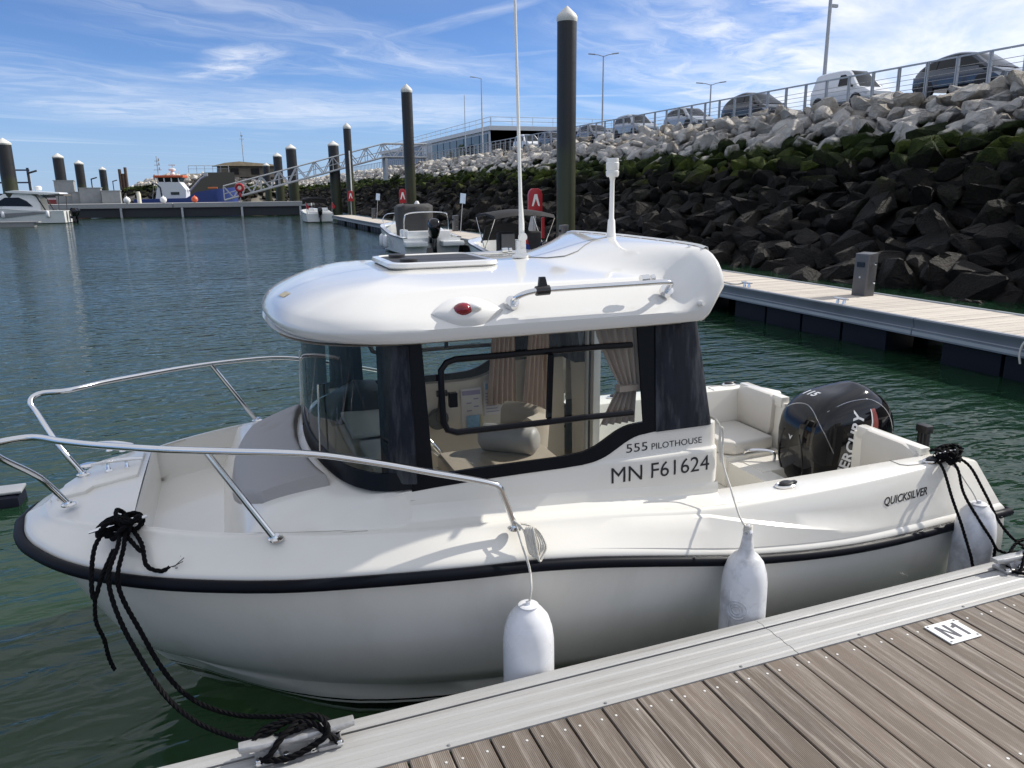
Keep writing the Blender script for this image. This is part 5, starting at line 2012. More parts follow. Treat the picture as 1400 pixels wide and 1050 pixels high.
lc = MB()
a0 = W(3.20, 1.10, 1.115)
pts = [W(3.205, 1.095, 1.13)]
for k in range(5):
    d = .010 * k
    pts += [W(3.175 - d * .8, 1.135 + .008 * k, 1.10), W(3.165 - d, 1.17 + .004 * k, 1.02 - .012 * k), W(3.15 - d * 1.3, 1.17, 1.00 - .01 * (k % 3)), W(3.125 - d * 1.0, 1.165, 1.03), W(3.14 - d * .6, 1.135, 1.095)]
lo_ = spline(pts + [W(3.19, 1.11, 1.115), W(3.20, 1.18, 1.06), W(3.185, 1.225, 0.97), W(3.20, 1.285, .91), W(3.213, 1.29, .838)], 5)
mb = MB().tube(lo_, .0052, 6)
b_ = W(3.213, 1.29, .838)
mb.v = [tuple(Vector(v) - b_) for v in mb.v]
o = mb.build('cord_line', WROPE, smooth=60)
o.location = b_
tag(o, 'white cord tied in loops at the bow rail foot, holding the clean fender', 'cord')
pts = [W(2.075, .90, 1.40), W(2.055, .915, 1.36), W(2.06, .93, 1.28), W(2.05, .93, 1.18), W(2.065, .93, 1.26), W(2.06, .93, 1.36), W(2.045, .93, 1.33), W(2.06, .96, 1.20), W(2.09, 1.08, 1.10), W(2.12, 1.20, 1.01), W(2.13, 1.275, .985)]
mb = MB().tube(spline(pts, 6), .0052, 6)
b_ = Vector(pts[-1])
for k in range(4):
    mb.tube([W(2.13 + .016 * math.cos(t), 1.275 + .016 * math.sin(t), .978 + .008 * k) for t in np.linspace(0, 6.28, 12)], .0055, 5)
mb.v = [tuple(Vector(v) - b_) for v in mb.v]
o = mb.build('cord_line', WROPE, smooth=60)
o.location = b_
tag(o, 'white cord running from the cabin corner to the scuffed fender', 'cord')
line('cord_line', [W(.58, .97, 1.0), W(.57, 1.03, .98), W(.54, 1.09, .90), W(.52, 1.12, .85), W(.505, 1.135, .81)], .004, WROPE, 'thin grey cord from the stern cleat to the smeared fender', 'cord')
# stern cleat the lines are made fast to
cleat('stern_cleat', .56, .955, 1.003, .20, rad(3))

# bow line: knot on the port bow cleat, two falls to the pontoon cleat, a loose tail
kb = W(4.78, .60, 1.16)
mb = MB()
rn = random.Random(5)
for k in range(11):
    a = rn.uniform(0, 3.14)
    tl = rn.uniform(-.7, .7)
    rr = rn.uniform(.034, .062)
    cx = Vector((rn.uniform(-.04, .04), rn.uniform(-.03, .03), rn.uniform(-.02, .035)))
    ring = []
    for t in np.linspace(0, 6.283, 17):
        p = Vector((rr * math.cos(t) * 1.15, rr * math.sin(t) * .75, .012 * math.sin(2 * t)))
        p = Matrix.Rotation(a, 3, 'Z') @ Matrix.Rotation(tl, 3, 'X') @ p
        ring.append(cx + p)
    rope_mesh(mb, ring, .0105)
mb.build('knot', BROPE, None, smooth=60).name = 'mooring_rope'
knot = bpy.data.objects['mooring_rope']
knot.location = kb
tag(knot, 'black mooring rope knotted on the bow cleat with two lines down to the pontoon', 'rope')
CL = Vector((4.30 - 4.195, 3.893 - 1.475, .655))      # middle of the near pontoon cleat


def sub(parent, name, pts, r, m, n=8, twist=True):
    mb = MB()
    rope_mesh(mb, spline(pts, n), r, twist=twist)
    mb.v = [tuple(Vector(v) - parent.location) for v in mb.v]
    return mb.build(name, m, parent, smooth=60)


sub(knot, 'line', [W(4.77, .62, 1.16), W(4.77, .74, 1.13), W(4.80, .86, 1.05), W(4.763, .958, 0.912), W(4.693, 1.057, 0.782), W(4.621, 1.155, 0.687), W(4.524, 1.253, 0.62), W(4.412, 1.352, 0.60), W(4.327, 1.45, 0.63), CL + Vector((-.05, .0, .03)), CL + Vector((.05, 0, .04))], .0098, BROPE)
sub(knot, 'line', [W(4.75, .62, 1.16), W(4.75, .74, 1.12), W(4.77, .86, 1.02), W(4.705, .953, 0.865), W(4.615, 1.047, 0.692), W(4.515, 1.14, 0.617), W(4.386, 1.233, 0.593), W(4.245, 1.327, 0.612), W(4.14, 1.40, 0.64), CL + Vector((.05, .03, .04)), CL + Vector((.0, -.02, .05))], .0098, BROPE)
sub(knot, 'tail', [W(4.83, .60, 1.15), W(4.86, .70, 1.12), W(4.87, .80, 1.03), W(4.86, .85, .97), W(4.83, .80, 1.04), W(4.79, .72, 1.11)], .0098, BROPE)
sub(knot, 'tail', [W(4.86, .84, .97), W(4.865, .86, .88), W(4.845, .87, .80), W(4.84, .865, .72), W(4.825, .87, .66)], .0085, BROPE)
sub(knot, 'tail', [W(4.74, .60, 1.16), W(4.69, .70, 1.11), W(4.67, .79, 1.05), W(4.62, .81, 1.025), W(4.585, .80, 1.03)], .0098, BROPE)
sub(knot, 'tail', [W(4.77, .62, 1.15), W(4.72, .70, 1.115), W(4.69, .74, 1.09)], .0098, BROPE)
mb = MB()
for k in range(7):
    a = rn.uniform(-.9, .9)
    mb.tube([W(4.59, .80, 1.03), W(4.565, .80 + .02 * a, 1.035 + .012 * math.cos(k)), W(4.535 + rn.uniform(-.01, .02), .80 + .05 * a, 1.03 + rn.uniform(-.01, .05))], .0016, 4)
mb.v = [tuple(Vector(v) - kb) for v in mb.v]
mb.build('frayed_end', BROPE, knot)

# pontoon cleat at the bow: cast aluminium with four bolts
CAST = mat('cast_aluminium', (0.42, 0.42, 0.42), 0.38, 0.5, var=0.12, scale=8, bump=0.2, bscale=40, dirt=((0.22, 0.21, 0.19), 0.5, 6))


def dock_cleat(x, y, rz, label, parent_label=None):
    o = empty('pontoon_cleat', (x, y, .607), rz, label, 'cleat', 'cast cleats bolted to the near pontoon')
    b = MB()
    for sx in (-1, 1):
        b.box((sx * .105, 0, .009), (.085, .085, .018))
        b.prism([(sx * .060, -.032, .016), (sx * .10, -.032, .016), (sx * .115, -.020, .052), (sx * .075, -.020, .052)], (0, .064, 0))
    b.box((0, 0, .007), (.13, .075, .014))
    b.build('cleat_base', CAST, o, bevel=0.006, smooth=40)
    b = MB()
    b.loft([[(xx, yy * k, .058 + zz * k + dz) for yy, zz in ((-.024, -.014), (.024, -.014), (.027, .0), (.022, .014), (-.022, .014), (-.027, 0))] for xx, k, dz in ((-.195, .75, .008), (-.12, .95, .002), (0, 1.0, 0), (.12, .95, .002), (.195, .75, .008))], closed_ring=True, cap=True)
    b.build('horn_bar', CAST, o, bevel=0.003, smooth=40)
    for sx in (-.135, -.045, .045, .135):
        b = MB()
        b.lathe([(.016, 0), (.016, .004), (.011, .006), (.011, .012), (.009, .015), (.001, .0155)], (sx, -.034, .014), 12)
        b.build('bolt', STEEL, o)
    return o


dock_cleat(CL.x, CL.y, 0, 'cast aluminium cleat with black rope turns on the pontoon edge below the bow')
tr = MB()
for pts in ([(-.16, -.01, .05), (-.12, .03, .085), (-.04, .035, .10), (.05, 0, .095), (.10, -.04, .06), (.13, -.03, .02)],
            [(.14, .0, .03), (.10, .035, .07), (.03, .03, .10), (-.05, -.02, .085), (-.10, -.045, .04), (-.13, -.03, .02)],
            [(-.12, -.04, .025), (-.04, -.055, .02), (.05, -.05, .045), (.10, -.045, .08), (.07, .01, .11), (-.02, .03, .105), (-.10, .02, .08), (-.17, .03, .05)]):
    rope_mesh(tr, spline([Vector(p) + Vector((CL.x, CL.y, .607)) for p in pts], 8), .0115)
tr.v = [tuple(Vector(v) - knot.location) for v in tr.v]
tr.build('cleat_turns', BROPE, knot, smooth=60)

# stern lines
CR = Vector((4.30 - .66, 3.90 - 1.475, .655))
dock_cleat(CR.x + .05, CR.y, 0, 'cast aluminium cleat buried in black rope at the right edge')
sk = W(.56, .955, 1.035)
mb = MB()
for k in range(6):
    a = rn.uniform(-.3, .3)
    ring = [Vector((.085 * math.cos(t), .05 * math.sin(t), .012 * k + .01 * math.sin(2 * t))) for t in np.linspace(0, 6.283, 19)]
    ring = [Matrix.Rotation(a, 3, 'Z') @ Matrix.Rotation(rn.uniform(-.4, .4), 3, 'X') @ p for p in ring]
    rope_mesh(mb, [p + Vector((0, 0, -.03)) for p in ring], .0088)
st_ = mb.build('mooring_rope', BROPE, smooth=60)
st_.location = sk
tag(st_, 'black mooring rope coiled on the stern cleat, hanging past the smeared fender to the pontoon', 'rope')
sub(st_, 'line', [W(.64, .96, 1.02), W(.66, 1.03, .98), W(.66, 1.10, .85), W(.64, 1.17, .70), W(.66, 1.255, .58), W(.66, 1.30, .50), W(.60, 1.36, .50), W(.55, 1.42, .60), CR + Vector((.0, .03, .02)), CR + Vector((.10, .02, .01))], .0085, BROPE)
sub(st_, 'line', [W(.57, .96, 1.03), W(.57, 1.04, .98), W(.575, 1.10, .86), W(.56, 1.20, .74), W(.54, 1.265, .66), W(.50, 1.27, .60), W(.46, 1.27, .57), W(.44, 1.35, .58), W(.42, 1.42, .63), CR + Vector((.22, .02, .02))], .0085, BROPE)
sub(st_, 'line', [W(.50, .96, 1.02), W(.46, 1.03, .97), W(.40, 1.10, .82), W(.34, 1.17, .66), W(.26, 1.24, .56), W(.22, 1.34, .57), W(.24, 1.42, .63), CR + Vector((.38, .04, .03))], .0085, BROPE)
sub(st_, 'tail', [W(.50, 1.27, .60), W(.505, 1.275, .52), W(.50, 1.27, .44), W(.51, 1.27, .36)], .009, BROPE)
sub(st_, 'cleat_turns', [CR + Vector(p) for p in ((.30, .05, .02), (.18, .05, .04), (.06, -.01, .03), (-.03, -.06, -.03), (-.06, -.03, -.035), (-.02, .02, -.01), (.10, .06, .05), (.22, .02, .06), (.30, -.05, .0), (.22, -.07, -.035), (.08, -.07, -.035), (.0, -.05, -.035), (-.05, -.07, -.035), (.02, -.10, -.035), (.16, -.10, -.035), (.28, -.08, -.03), (.33, -.02, .04), (.2, .04, .075), (.05, .0, .05))], .0085, BROPE)
eye_ = MB()
eye_.tube([W(4.86 + .03 * math.cos(t), .012 * math.sin(t) * 0, .42 + .03 * math.sin(t)) for t in np.linspace(0, 6.283, 16, endpoint=False)], .006, 6, closed=True)
o_ = eye_.build('bow_eye', STEEL)
inv_ = Matrix.Rotation(-(math.pi - YAW), 4, 'Z') @ Matrix.Translation(-Vector((4.3, 3.893, 0)))
o_.data.transform(inv_)
o_.parent = boat
for v in o_.data.vertices: v.co.x += .045


# ================================================================== BACKGROUND
CARGLASS = mat('car_glass', (0.012, 0.015, 0.018), 0.06, var=0.05, spec=0.3)
TYRE = mat('tyre', (0.015, 0.015, 0.015), 0.8)
RIM = mat('wheel_rim', (0.35, 0.35, 0.36), 0.35, 0.7)
LAMPG = mat('headlamp', (0.55, 0.56, 0.58), 0.1, var=0.05)
REDL = mat('tail_lamp', (0.25, 0.01, 0.01), 0.2)
TRIM = mat('black_trim', (0.02, 0.02, 0.021), 0.6)


def car(x, y, paint, label, L, Wd, belt, roof, wheels, win, sill=.30, group='cars parked along the crest of the bank', trim=False):
    """x forward; belt = [(x, z)] upper edge of the lower body, roof = [(x, z)] roof line, win = side window outlines [(x, z)...]"""
    o = empty('parked_car', (x, y, BZ + .02), -math.pi / 2 + random.uniform(-.02, .02), label, 'car', group)
    o.scale = (.88, .90, .92)
    bf, rf = pchip(*zip(*belt)), pchip(*zip(*roof))
    hw = lambda xx: Wd / 2 * (1 - .16 * (abs(xx) / (L / 2)) ** 5)
    b = MB()
    rows = []
    for xx in np.linspace(-L / 2, L / 2, 25):
        w_, zb = hw(xx), bf(xx)
        zs = sill + .12 * max(0, abs(xx) / (L / 2) - .8) * 5 * .4
        rows.append([(xx, -w_ * .9, zs), (xx, -w_ * .99, zs + .08), (xx, -w_, (zs + zb) / 2), (xx, -w_ * .97, zb - .10), (xx, -w_ * .92, zb - .02), (xx, -w_ * .8, zb), (xx, w_ * .8, zb), (xx, w_ * .92, zb - .02), (xx, w_ * .97, zb - .10), (xx, w_, (zs + zb) / 2), (xx, w_ * .99, zs + .08), (xx, w_ * .9, zs)])
    b.loft(rows, closed_ring=True, cap=True)
    x0, x1 = roof[0][0], roof[-1][0]
    rows, mi = [], []
    gx = np.linspace(x0, x1, 21)
    for xx in gx:
        zr, zb = rf(xx), bf(xx) - .03
        f = (zr - zb) / 1.0
        wb, wt = hw(xx) * .93, hw(xx) * (.93 - .24 * min(max(zr - zb, 0) / .55, 1))
        rows.append([(xx, -wb, zb), (xx, -wt - .01, zr - .05 * min(f * 3, 1)), (xx, -wt * .85, zr), (xx, wt * .85, zr), (xx, wt + .01, zr - .05 * min(f * 3, 1)), (xx, wb, zb)])
    n0 = len(b.f)
    b.loft(rows)
    top = max(z for _, z in roof)
    for k in range(n0, len(b.f)):
        i = (k - n0) // 5
        xm = (gx[i] + gx[min(i + 1, 20)]) / 2
        if (k - n0) % 5 == 2 and ((xm > 0 and rf(xm) < top - .075 and rf(xm) > bf(xm) + .03) or (xm < 0 and not trim and top - .16 > rf(xm) > bf(xm) + .1)):
            b.mi[k] = 1
    b.build('body', [paint, CARGLASS], o, smooth=40)
    for sgn in (1, -1):
        for poly in win:
            w_ = MB()
            P = []
            for (xx, zz) in poly:
                zr, zb = rf(xx), bf(xx) - .03
                wb, wt = hw(xx) * .93, hw(xx) * (.93 - .24 * min(max(zr - zb, 0) / .55, 1))
                f = min((zz - zb) / max(zr - .05 - zb, .05), 1)
                P.append((xx, sgn * (wb + (wt + .01 - wb) * f + .024), zz))
            w_.prism(P, (0, -sgn * .03, 0))
            w_.build('side_window', CARGLASS, o, smooth=0)
    for wx in wheels:
        for sgn in (1, -1):
            w_ = MB()
            w_.lathe([(.20, -.10), (.30, -.10), (.315, -.06), (.315, .06), (.30, .10), (.20, .10)], (wx, sgn * (Wd / 2 - .10), .31), 20, axis='Y', cap=False)
            wo = w_.build('wheel', TYRE, o)
            r_ = MB()
            r_.lathe([(.20, sgn * .09), (.17, sgn * .07), (.05, sgn * .085), (.001, sgn * .085)], (wx, sgn * (Wd / 2 - .10), .31), 16, axis='Y')
            for a in range(5):
                r_.box((wx + .10 * math.cos(a * 1.257), sgn * (Wd / 2 - .015), .31 + .10 * math.sin(a * 1.257)), (.16, .012, .045), ry=-a * 1.257)
            r_.build('rim', RIM, wo)
            a_ = MB()
            a_.lathe([(.375, sgn * .02), (.375, sgn * .045)], (wx, sgn * (Wd / 2 - .035), .33), 20, axis='Y')
            a_.build('wheel_arch', TRIM, o)
    for sgn in (1, -1):
        h_ = MB()
        zb = bf(L / 2 - .18)
        h_.prism([(L / 2 - .42, sgn * (hw(L / 2 - .42) * .985), zb - .09), (L / 2 - .12, sgn * hw(L / 2 - .12) * .99, zb - .13), (L / 2 + .012, sgn * hw(L / 2) * .72, zb - .16), (L / 2 + .012, sgn * hw(L / 2) * .76, zb - .28), (L / 2 - .14, sgn * hw(L / 2 - .14) * 1.0, zb - .26)], (0, sgn * .012, .012))
        h_.build('headlight', LAMPG, o, smooth=0)
        h_ = MB().box((-L / 2 - .004, sgn * hw(L / 2) * .86, bf(-L / 2 + .1) - .16), (.03, .14, .24))
        h_.build('tail_light', REDL, o, smooth=0)
        m_ = MB().box((roof[-1][0] - .30, sgn * (Wd / 2 + .06), bf(roof[-1][0]) + .05), (.10, .18, .12))
        m_.build('mirror', TRIM, o, bevel=.02)
    g = MB().box((L / 2 + .005, 0, sill + .18), (.03, Wd * .62, .16)).box((L / 2 + .004, 0, bf(L / 2) - .18), (.03, Wd * .36, .09))
    g.build('grille', TRIM, o, smooth=0)
    p_ = MB().box((L / 2 + .025, 0, sill + .16), (.01, .50, .11))
    p_.build('number_plate', WHITE, o, smooth=0)
    return o


PT = lambda n, c, m=.0: mat(n, c, .22, m, var=.04, coat=.6)
P_NAVY, P_WHITE, P_DARK, P_SILVER, P_GREY = PT('navy_paint', (.045, .06, .085), .3), PT('van_white', (.72, .73, .74)), PT('graphite_paint', (.03, .033, .038), .3), PT('silver_paint', (.36, .39, .43), .4), PT('grey_car_paint', (.13, .14, .16), .3)
MPV = dict(L=4.4, Wd=1.78, belt=[(-2.2, .92), (-1.9, 1.0), (0, .98), (1.1, .96), (1.75, .86), (2.2, .66)], roof=[(-2.12, 1.0), (-1.85, 1.28), (-1.2, 1.55), (-.2, 1.66), (.5, 1.58), (1.1, 1.25), (1.62, .92)], wheels=(-1.35, 1.38),
           win=[[(-1.82, 1.08), (-1.68, 1.27), (-1.15, 1.44), (-.98, 1.46), (-.98, 1.07)], [(-.93, 1.07), (-.93, 1.47), (-.10, 1.56), (.02, 1.56), (.02, 1.05)], [(.08, 1.05), (.08, 1.55), (.48, 1.47), (.98, 1.17), (1.08, 1.03)]])
VAN = dict(L=4.05, Wd=1.68, belt=[(-2.02, 1.05), (-1.0, 1.05), (.4, 1.04), (.9, 1.02), (1.6, .92), (2.02, .70)], roof=[(-2.0, 1.05), (-1.96, 1.62), (-1.7, 1.80), (-.2, 1.84), (.45, 1.78), (.85, 1.42), (1.30, .98)], wheels=(-1.3, 1.28),
           win=[[(-.02, 1.10), (-.02, 1.60), (.30, 1.60), (.62, 1.38), (.86, 1.08)]], trim=True)
HATCH = dict(L=4.0, Wd=1.72, belt=[(-2.0, .86), (-1.7, .96), (0, .93), (.9, .91), (1.6, .82), (2.0, .62)], roof=[(-1.95, .95), (-1.75, 1.22), (-1.3, 1.44), (-.3, 1.50), (.3, 1.44), (.8, 1.16), (1.22, .88)], wheels=(-1.24, 1.25),
             win=[[(-1.62, 1.03), (-1.5, 1.2), (-1.1, 1.33), (-.85, 1.35), (-.85, 1.01)], [(-.80, 1.01), (-.80, 1.36), (-.1, 1.40), (-.1, .99)], [(-.04, .99), (-.04, 1.40), (.26, 1.34), (.66, 1.10), (.76, .98)]])
SUVC = dict(L=4.4, Wd=1.82, belt=[(-2.2, 1.0), (-1.8, 1.06), (0, 1.03), (1.0, 1.0), (1.8, .92), (2.2, .70)], roof=[(-2.16, 1.06), (-2.0, 1.45), (-1.6, 1.64), (-.2, 1.68), (.35, 1.62), (.8, 1.30), (1.15, 1.0)], wheels=(-1.35, 1.35),
            win=[[(-1.85, 1.12), (-1.75, 1.45), (-1.1, 1.52), (-1.0, 1.52), (-1.0, 1.11)], [(-.94, 1.11), (-.94, 1.53), (-.1, 1.55), (-.1, 1.09)], [(-.04, 1.09), (-.04, 1.55), (.28, 1.50), (.66, 1.22), (.78, 1.08)]])
CARX = BX1 + 2.1
for px, kind, paint, lab in ((1305, MPV, P_NAVY, 'navy blue rounded people carrier parked on the crest at the right edge'),
                             (1150, VAN, P_WHITE, 'white panel van parked on the crest beside the tall lamp pole'),
                             (1024, MPV, P_DARK, 'dark graphite car parked on the crest left of the white van'),
                             (937, HATCH, P_SILVER, 'silver hatchback parked on the crest, second left of the white van'),
                             (866, SUVC, P_SILVER, 'pale silver car on the crest just left of the silver hatchback'),
                             (811, HATCH, P_GREY, 'grey car on the crest just right of the tallest black pile'),
                             (757, HATCH, P_NAVY, 'dark car on the crest half hidden by the tallest black pile'),
                             (722, SUVC, P_WHITE, 'white car with dark windows on the crest left of the tallest black pile')):
    cx, cy = bear(px, X=CARX)
    car(cx, cy, paint, lab, **kind)

# lamp posts
POLE = mat('lamp_pole_paint', (.40, .41, .42), .45, .3)


def lamp(px, X, h, arms, label, r=.075, yaw=0.0, base=BZ):
    x, y = bear(px, X=X)
    o = empty('street_lamp', (x, y, base), yaw, label, 'street lamp', 'lamp posts along the quay')
    MB().lathe([(r * 1.4, 0), (r * 1.3, .6), (r, .7), (r * .62, h)], n=10).build('pole', POLE, o)
    for a in arms:
        b = MB()
        b.tube([(0, 0, h - .05), (a * .4, 0, h + .08), (a * .7, 0, h + .12)], .03, 6)
        b.build('arm', POLE, o)
        b = MB()
        b.box((a * .92, 0, h + .15), (.55, .2, .07), ry=-.1 * a)
        b.build('lamp_head', POLE, o, bevel=.02)
    return o


l_ = lamp(1114, BX1 + 4.5, 12.5, (), 'tall grey lamp pole rising out of the picture behind the white van', .10)
MB().box((.2, 0, 5.4), (.5, .12, .14)).tube([(0, 0, 5.35), (.2, 0, 5.4)], .03, 6).build('floodlight', POLE, l_)
l_ = lamp(822, BX1 + 5.0, 6.9, (-1, 1), 'double armed street lamp nearest to the tallest black pile', .085, -.45)
MB().box((.0, -.05, .45), (1.7, .08, .9)).build('notice_board', POLE, l_, smooth=0)
lamp(965, BX1 + 14, 4.9, (-1, 1), 'double armed street lamp above the silver hatchback', .085, -.6)
lamp(661, BX1 + 3, 8.2, (-1,), 'single armed street lamp in front of the white building', .08, -.3)
lamp(638, BX1 + 4, 7.6, (), 'thin post in front of the glazed side of the white building', .06)
for px, X, h, lab in ((584, 60, 8, 'double armed lamp far behind the low end of the white building'), (545, 62, 8, 'far double armed lamp between the tall slim pile and the white building'), (534, 70, 8.5, 'faint far lamp left of the pair behind the gangway'), (502, 70, 6.5, 'faint far lamp above the gangway roof')):
    lamp(px, X, h, (-1, 1), lab, .07, -.2)

# white building
bx0, by0 = 33.0, bear(673, X=33.0)[1]
BW = mat('white_cladding', (.62, .63, .64), .5, var=.04)
BG = mat('dark_glazing', (.015, .018, .022), .1, var=.2)
bld = empty('quay_building', (bx0, by0, BZ), 0, 'long low white building with dark glazed side and railing on its roof', 'building')
HB = 4.1
m_ = MB()
m_.box((17, 0.15, HB / 2), (34, .3, HB)).box((17, 33, HB / 2), (34, 66, HB - .02)).box((17, 33, HB + .05), (34.6, 66.6, .5))
m_.build('wall', BW, bld, smooth=0)
for k in range(9):
    MB().box((-.05, 2.6 + k * 3.3, HB / 2 - .1), (.14, 3.0, HB - .9)).build('window', BG, bld, smooth=0)
MB().box((-.06, 48, HB / 2 - .2), (.14, 28, HB - .6)).build('blue_panel', mat('blue_cladding', (.20, .25, .33), .5), bld, smooth=0)
MB().box((6.2, -.06, 1.1), (2.2, .12, 2.2)).build('door', BG, bld, smooth=0)
MB().box((5.0, -.15, 3.1), (.9, .25, .22)).build('wall_lamp', WHITE, bld, smooth=0)
r_ = MB()
for k in range(24): r_.tube([(-.1, k * 2.75, HB + .3), (-.1, k * 2.75, HB + 1.35)], .03, 4)
for k in range(13): r_.tube([(k * 2.75, 0, HB + .3), (k * 2.75, 0, HB + 1.35)], .03, 4)
for hh in (.85, 1.35): r_.tube([(-.1, 64, HB + hh), (-.1, 0, HB + hh), (33, 0, HB + hh)], .03, 4)
r_.build('roof_railing', GALV, bld, smooth=0)
s_ = MB()
rn = random.Random(3)
for row_, n_ in ((0, 9), (1, 7)):
    xx = 16.6
    for k in range(n_):
        w_ = rn.uniform(.18, .42)
        s_.box((xx + w_ / 2, -.02, 2.9 - row_ * .7), (w_, .06, .42 if k % 3 else .3))
        xx += w_ + .12
s_.build('facade_lettering', INK, bld, smooth=0)
f_ = MB()
for k in range(26): f_.box((-4.5, -18 + k * 1.6, .75), (.06, .06, 1.5))
f_.box((-4.5, 2, 1.45), (.05, 42, .05)).box((-4.5, 2, .2), (.05, 42, .05))
fo = f_.build('metal_fence', GREYP, smooth=0)
fo.location = (bx0, by0, BZ)
tag(fo, 'grey metal fence of upright bars in front of the white building', 'fence')

# young trees by the building
LEAF = mat('young_leaves', (.075, .10, .025), .8, var=.4, scale=6)
BARK = mat('bark', (.08, .06, .045), .9)
for px, X, h, lab in ((633, 32.2, 2.6, 'young yellow green tree beside the dark glazing of the white building'), (618, 31.8, 1.9, 'smallest young tree left of the yellow green one at the white building')):
    x, y = bear(px, X=X)
    o = empty('young_tree', (x, y, BZ), 0, lab, 'tree', 'young trees at the white building')
    MB().tube([(0, 0, 0), (.03, 0, h * .5), (0, .02, h * .9)], [.06, .045, .02], 6).build('trunk', BARK, o)
    c_ = MB()
    rn = random.Random(int(px))
    for k in range(420):
        a, f = rn.uniform(0, 6.28), rn.random() ** .5
        zz = rn.uniform(.35, 1.05) * h
        rr = f * .26 * h * math.sin(max(min((zz / h - .28) / .82, 1), 0) * math.pi) ** .6
        p = Vector((rr * math.cos(a), rr * math.sin(a), zz))
        d = Vector((rn.gauss(0, 1), rn.gauss(0, 1), rn.gauss(0, 1))).normalized() * .10
        e = d.orthogonal().normalized() * .06
        c_.quad(p - d, p + e, p + d, p - e)
    c_.build('crown', LEAF, o, smooth=0, recalc=False, weld=False)

# ---- outer breakwater pontoon
A_, B_ = Vector((10.8, 92.6, 0)), Vector((-78.0, 110.4, 0))
dirv = (B_ - A_).normalized()
bw_ = empty('outer_pontoon', A_, math.atan2(dirv.y, dirv.x), 'long tall dark floating breakwater pontoon with a grey top band across the harbour mouth', 'pontoon')
LL = (B_ - A_).length
m_ = MB()
m_.box((LL / 2, -2.2, .55), (LL, 4.4, 1.0))
m_.build('float_body', mat('dark_concrete_float', (.020, .023, .030), .7, var=.3, scale=.5), bw_, smooth=0)
k = 0
while k * 15 < LL:
    MB().box((k * 15 + 7.45, -2.2, 1.28), (14.9, 4.6, .48)).build('deck_section', mat('pale_concrete', (.33, .33, .33), .8, var=.1) if k == 0 else bpy.data.materials['pale_concrete'], bw_, smooth=0)
    k += 1
m_ = MB()
m_.box((LL / 2, .12, 1.0), (LL, .06, .06))
m_.build('rubbing_strip', BLACK, bw_, smooth=0)
for k in range(14):
    MB().box((k * 6.4 + 1.2, .14, .5), (.22, .16, 1.05)).build('fender_post', GALV if k < 5 else GREYP, bw_, smooth=0)
CONC = bpy.data.materials['pale_concrete']
for px, hh, ww, lab in ((124, 1.75, 2.2, 'large grey box housing on the outer pontoon between the dark piles'), (152, 1.4, 1.9, 'lower grey box housing on the outer pontoon beside the smallest capped pile'), (90, 2.6, 2.0, 'tall grey lattice housing on the outer pontoon behind the cruiser'), (104, 1.3, .8, 'narrow grey post box on the outer pontoon next to the tall housing')):
    x, y = bear(px, dist=104 + (124 - px) * .04)
    o = MB().box((0, 0, hh / 2), (ww, 1.4, hh)).box((0, 0, hh + .04), (ww + .15, 1.5, .08)).build('pontoon_housing', mat('housing_grey', (.27, .28, .28), .7, var=.15, scale=2), smooth=0)
    o.location = (x, y, 1.5)
    tag(o, lab, 'box', 'housings on the outer pontoon')
for px, c_, lab in ((172, (.75, .75, .74), 'white ball buoy on the outer pontoon left of the work vessel'), (222, (.75, .75, .74), 'white ball buoy on the outer pontoon in front of the wheelhouse'), (265, (.65, .12, .05), 'orange ball buoy on the outer pontoon in front of the blue hull')):
    x, y = bear(px, dist=97)
    o = MB().lathe([(.001, 0)] + [(.36 * math.sin(t), .36 - .36 * math.cos(t)) for t in np.linspace(.2, 2.9, 9)] + [(.06, .74), (.05, .82), (.001, .82)], n=14).build('ball_buoy', mat('buoy_' + str(px), c_, .4))
    o.location = (x, y, 1.52)
    tag(o, lab, 'buoy')
for px, lab in ((189, 'white bollard light on the outer pontoon beside the work vessel'),):
    x, y = bear(px, dist=99)
    o = MB().lathe([(.22, 0), (.22, 1.05), (.16, 1.15), (.16, 1.3), (.001, 1.32)], n=12).build('bollard_light', mat('cream_paint', (.62, .60, .48), .5))
    o.location = (x, y, 1.5)
    tag(o, lab, 'bollard')
for px, dist, h, lab in ((42, 101, 3.4, 'dark lamp with slanted head on the outer pontoon nearest the cruiser'), (127, 150, 3.6, 'dark lamp with slanted head between the second and third capped piles'), (156, 190, 3.8, 'farthest dark lamp with slanted head on the sea side')):
    x, y = bear(px, dist=dist)
    o = empty('pontoon_lamp', (x, y, 1.5), .2, lab, 'lamp', 'lamps on the outer pontoon')
    MB().tube([(0, 0, 0), (0, 0, h)], .09, 8).build('post', BLACK, o)
    MB().box((.4, 0, h + .08), (1.0, .3, .2), ry=-.3).build('lamp_head', BLACK, o, bevel=.03)

# ---- gangway
GAL = mat('gangway_aluminium', (.46, .47, .48), .5, .3, var=.08)
gx1, gy1 = 25.2, 95.4
gx0, gy0 = bear(306, dist=95.2)
gw = empty('access_gangway', (gx1, gy1, BZ), 0, 'grey truss footbridge sloping from the bank down to the outer pontoon', 'gangway')
pa, pb, pc = Vector((0, 0, .75)), Vector((-5.2, 0, .75)), Vector((gx0 - gx1, gy0 - gy1, 1.75 - BZ))


def truss(mb, a, b, side, n, h=1.55):
    pv = []
    for i in range(n + 1):
        f = i / n
        p = a.lerp(b, f) + Vector((0, side, 0))
        pv.append((p, p + Vector((0, 0, h))))
    mb.tube([q[0] for q in pv], .12, 6)
    mb.tube([q[1] for q in pv], .09, 6)
    mb.tube([q[0].lerp(q[1], .45) for q in pv], .04, 5)
    for i in range(n):
        mb.tube([pv[i][0], pv[i + 1][1]] if i % 2 else [pv[i][1], pv[i + 1][0]], .06, 5)
    for p, q in pv[::2]: mb.tube([p, q], .05, 5)


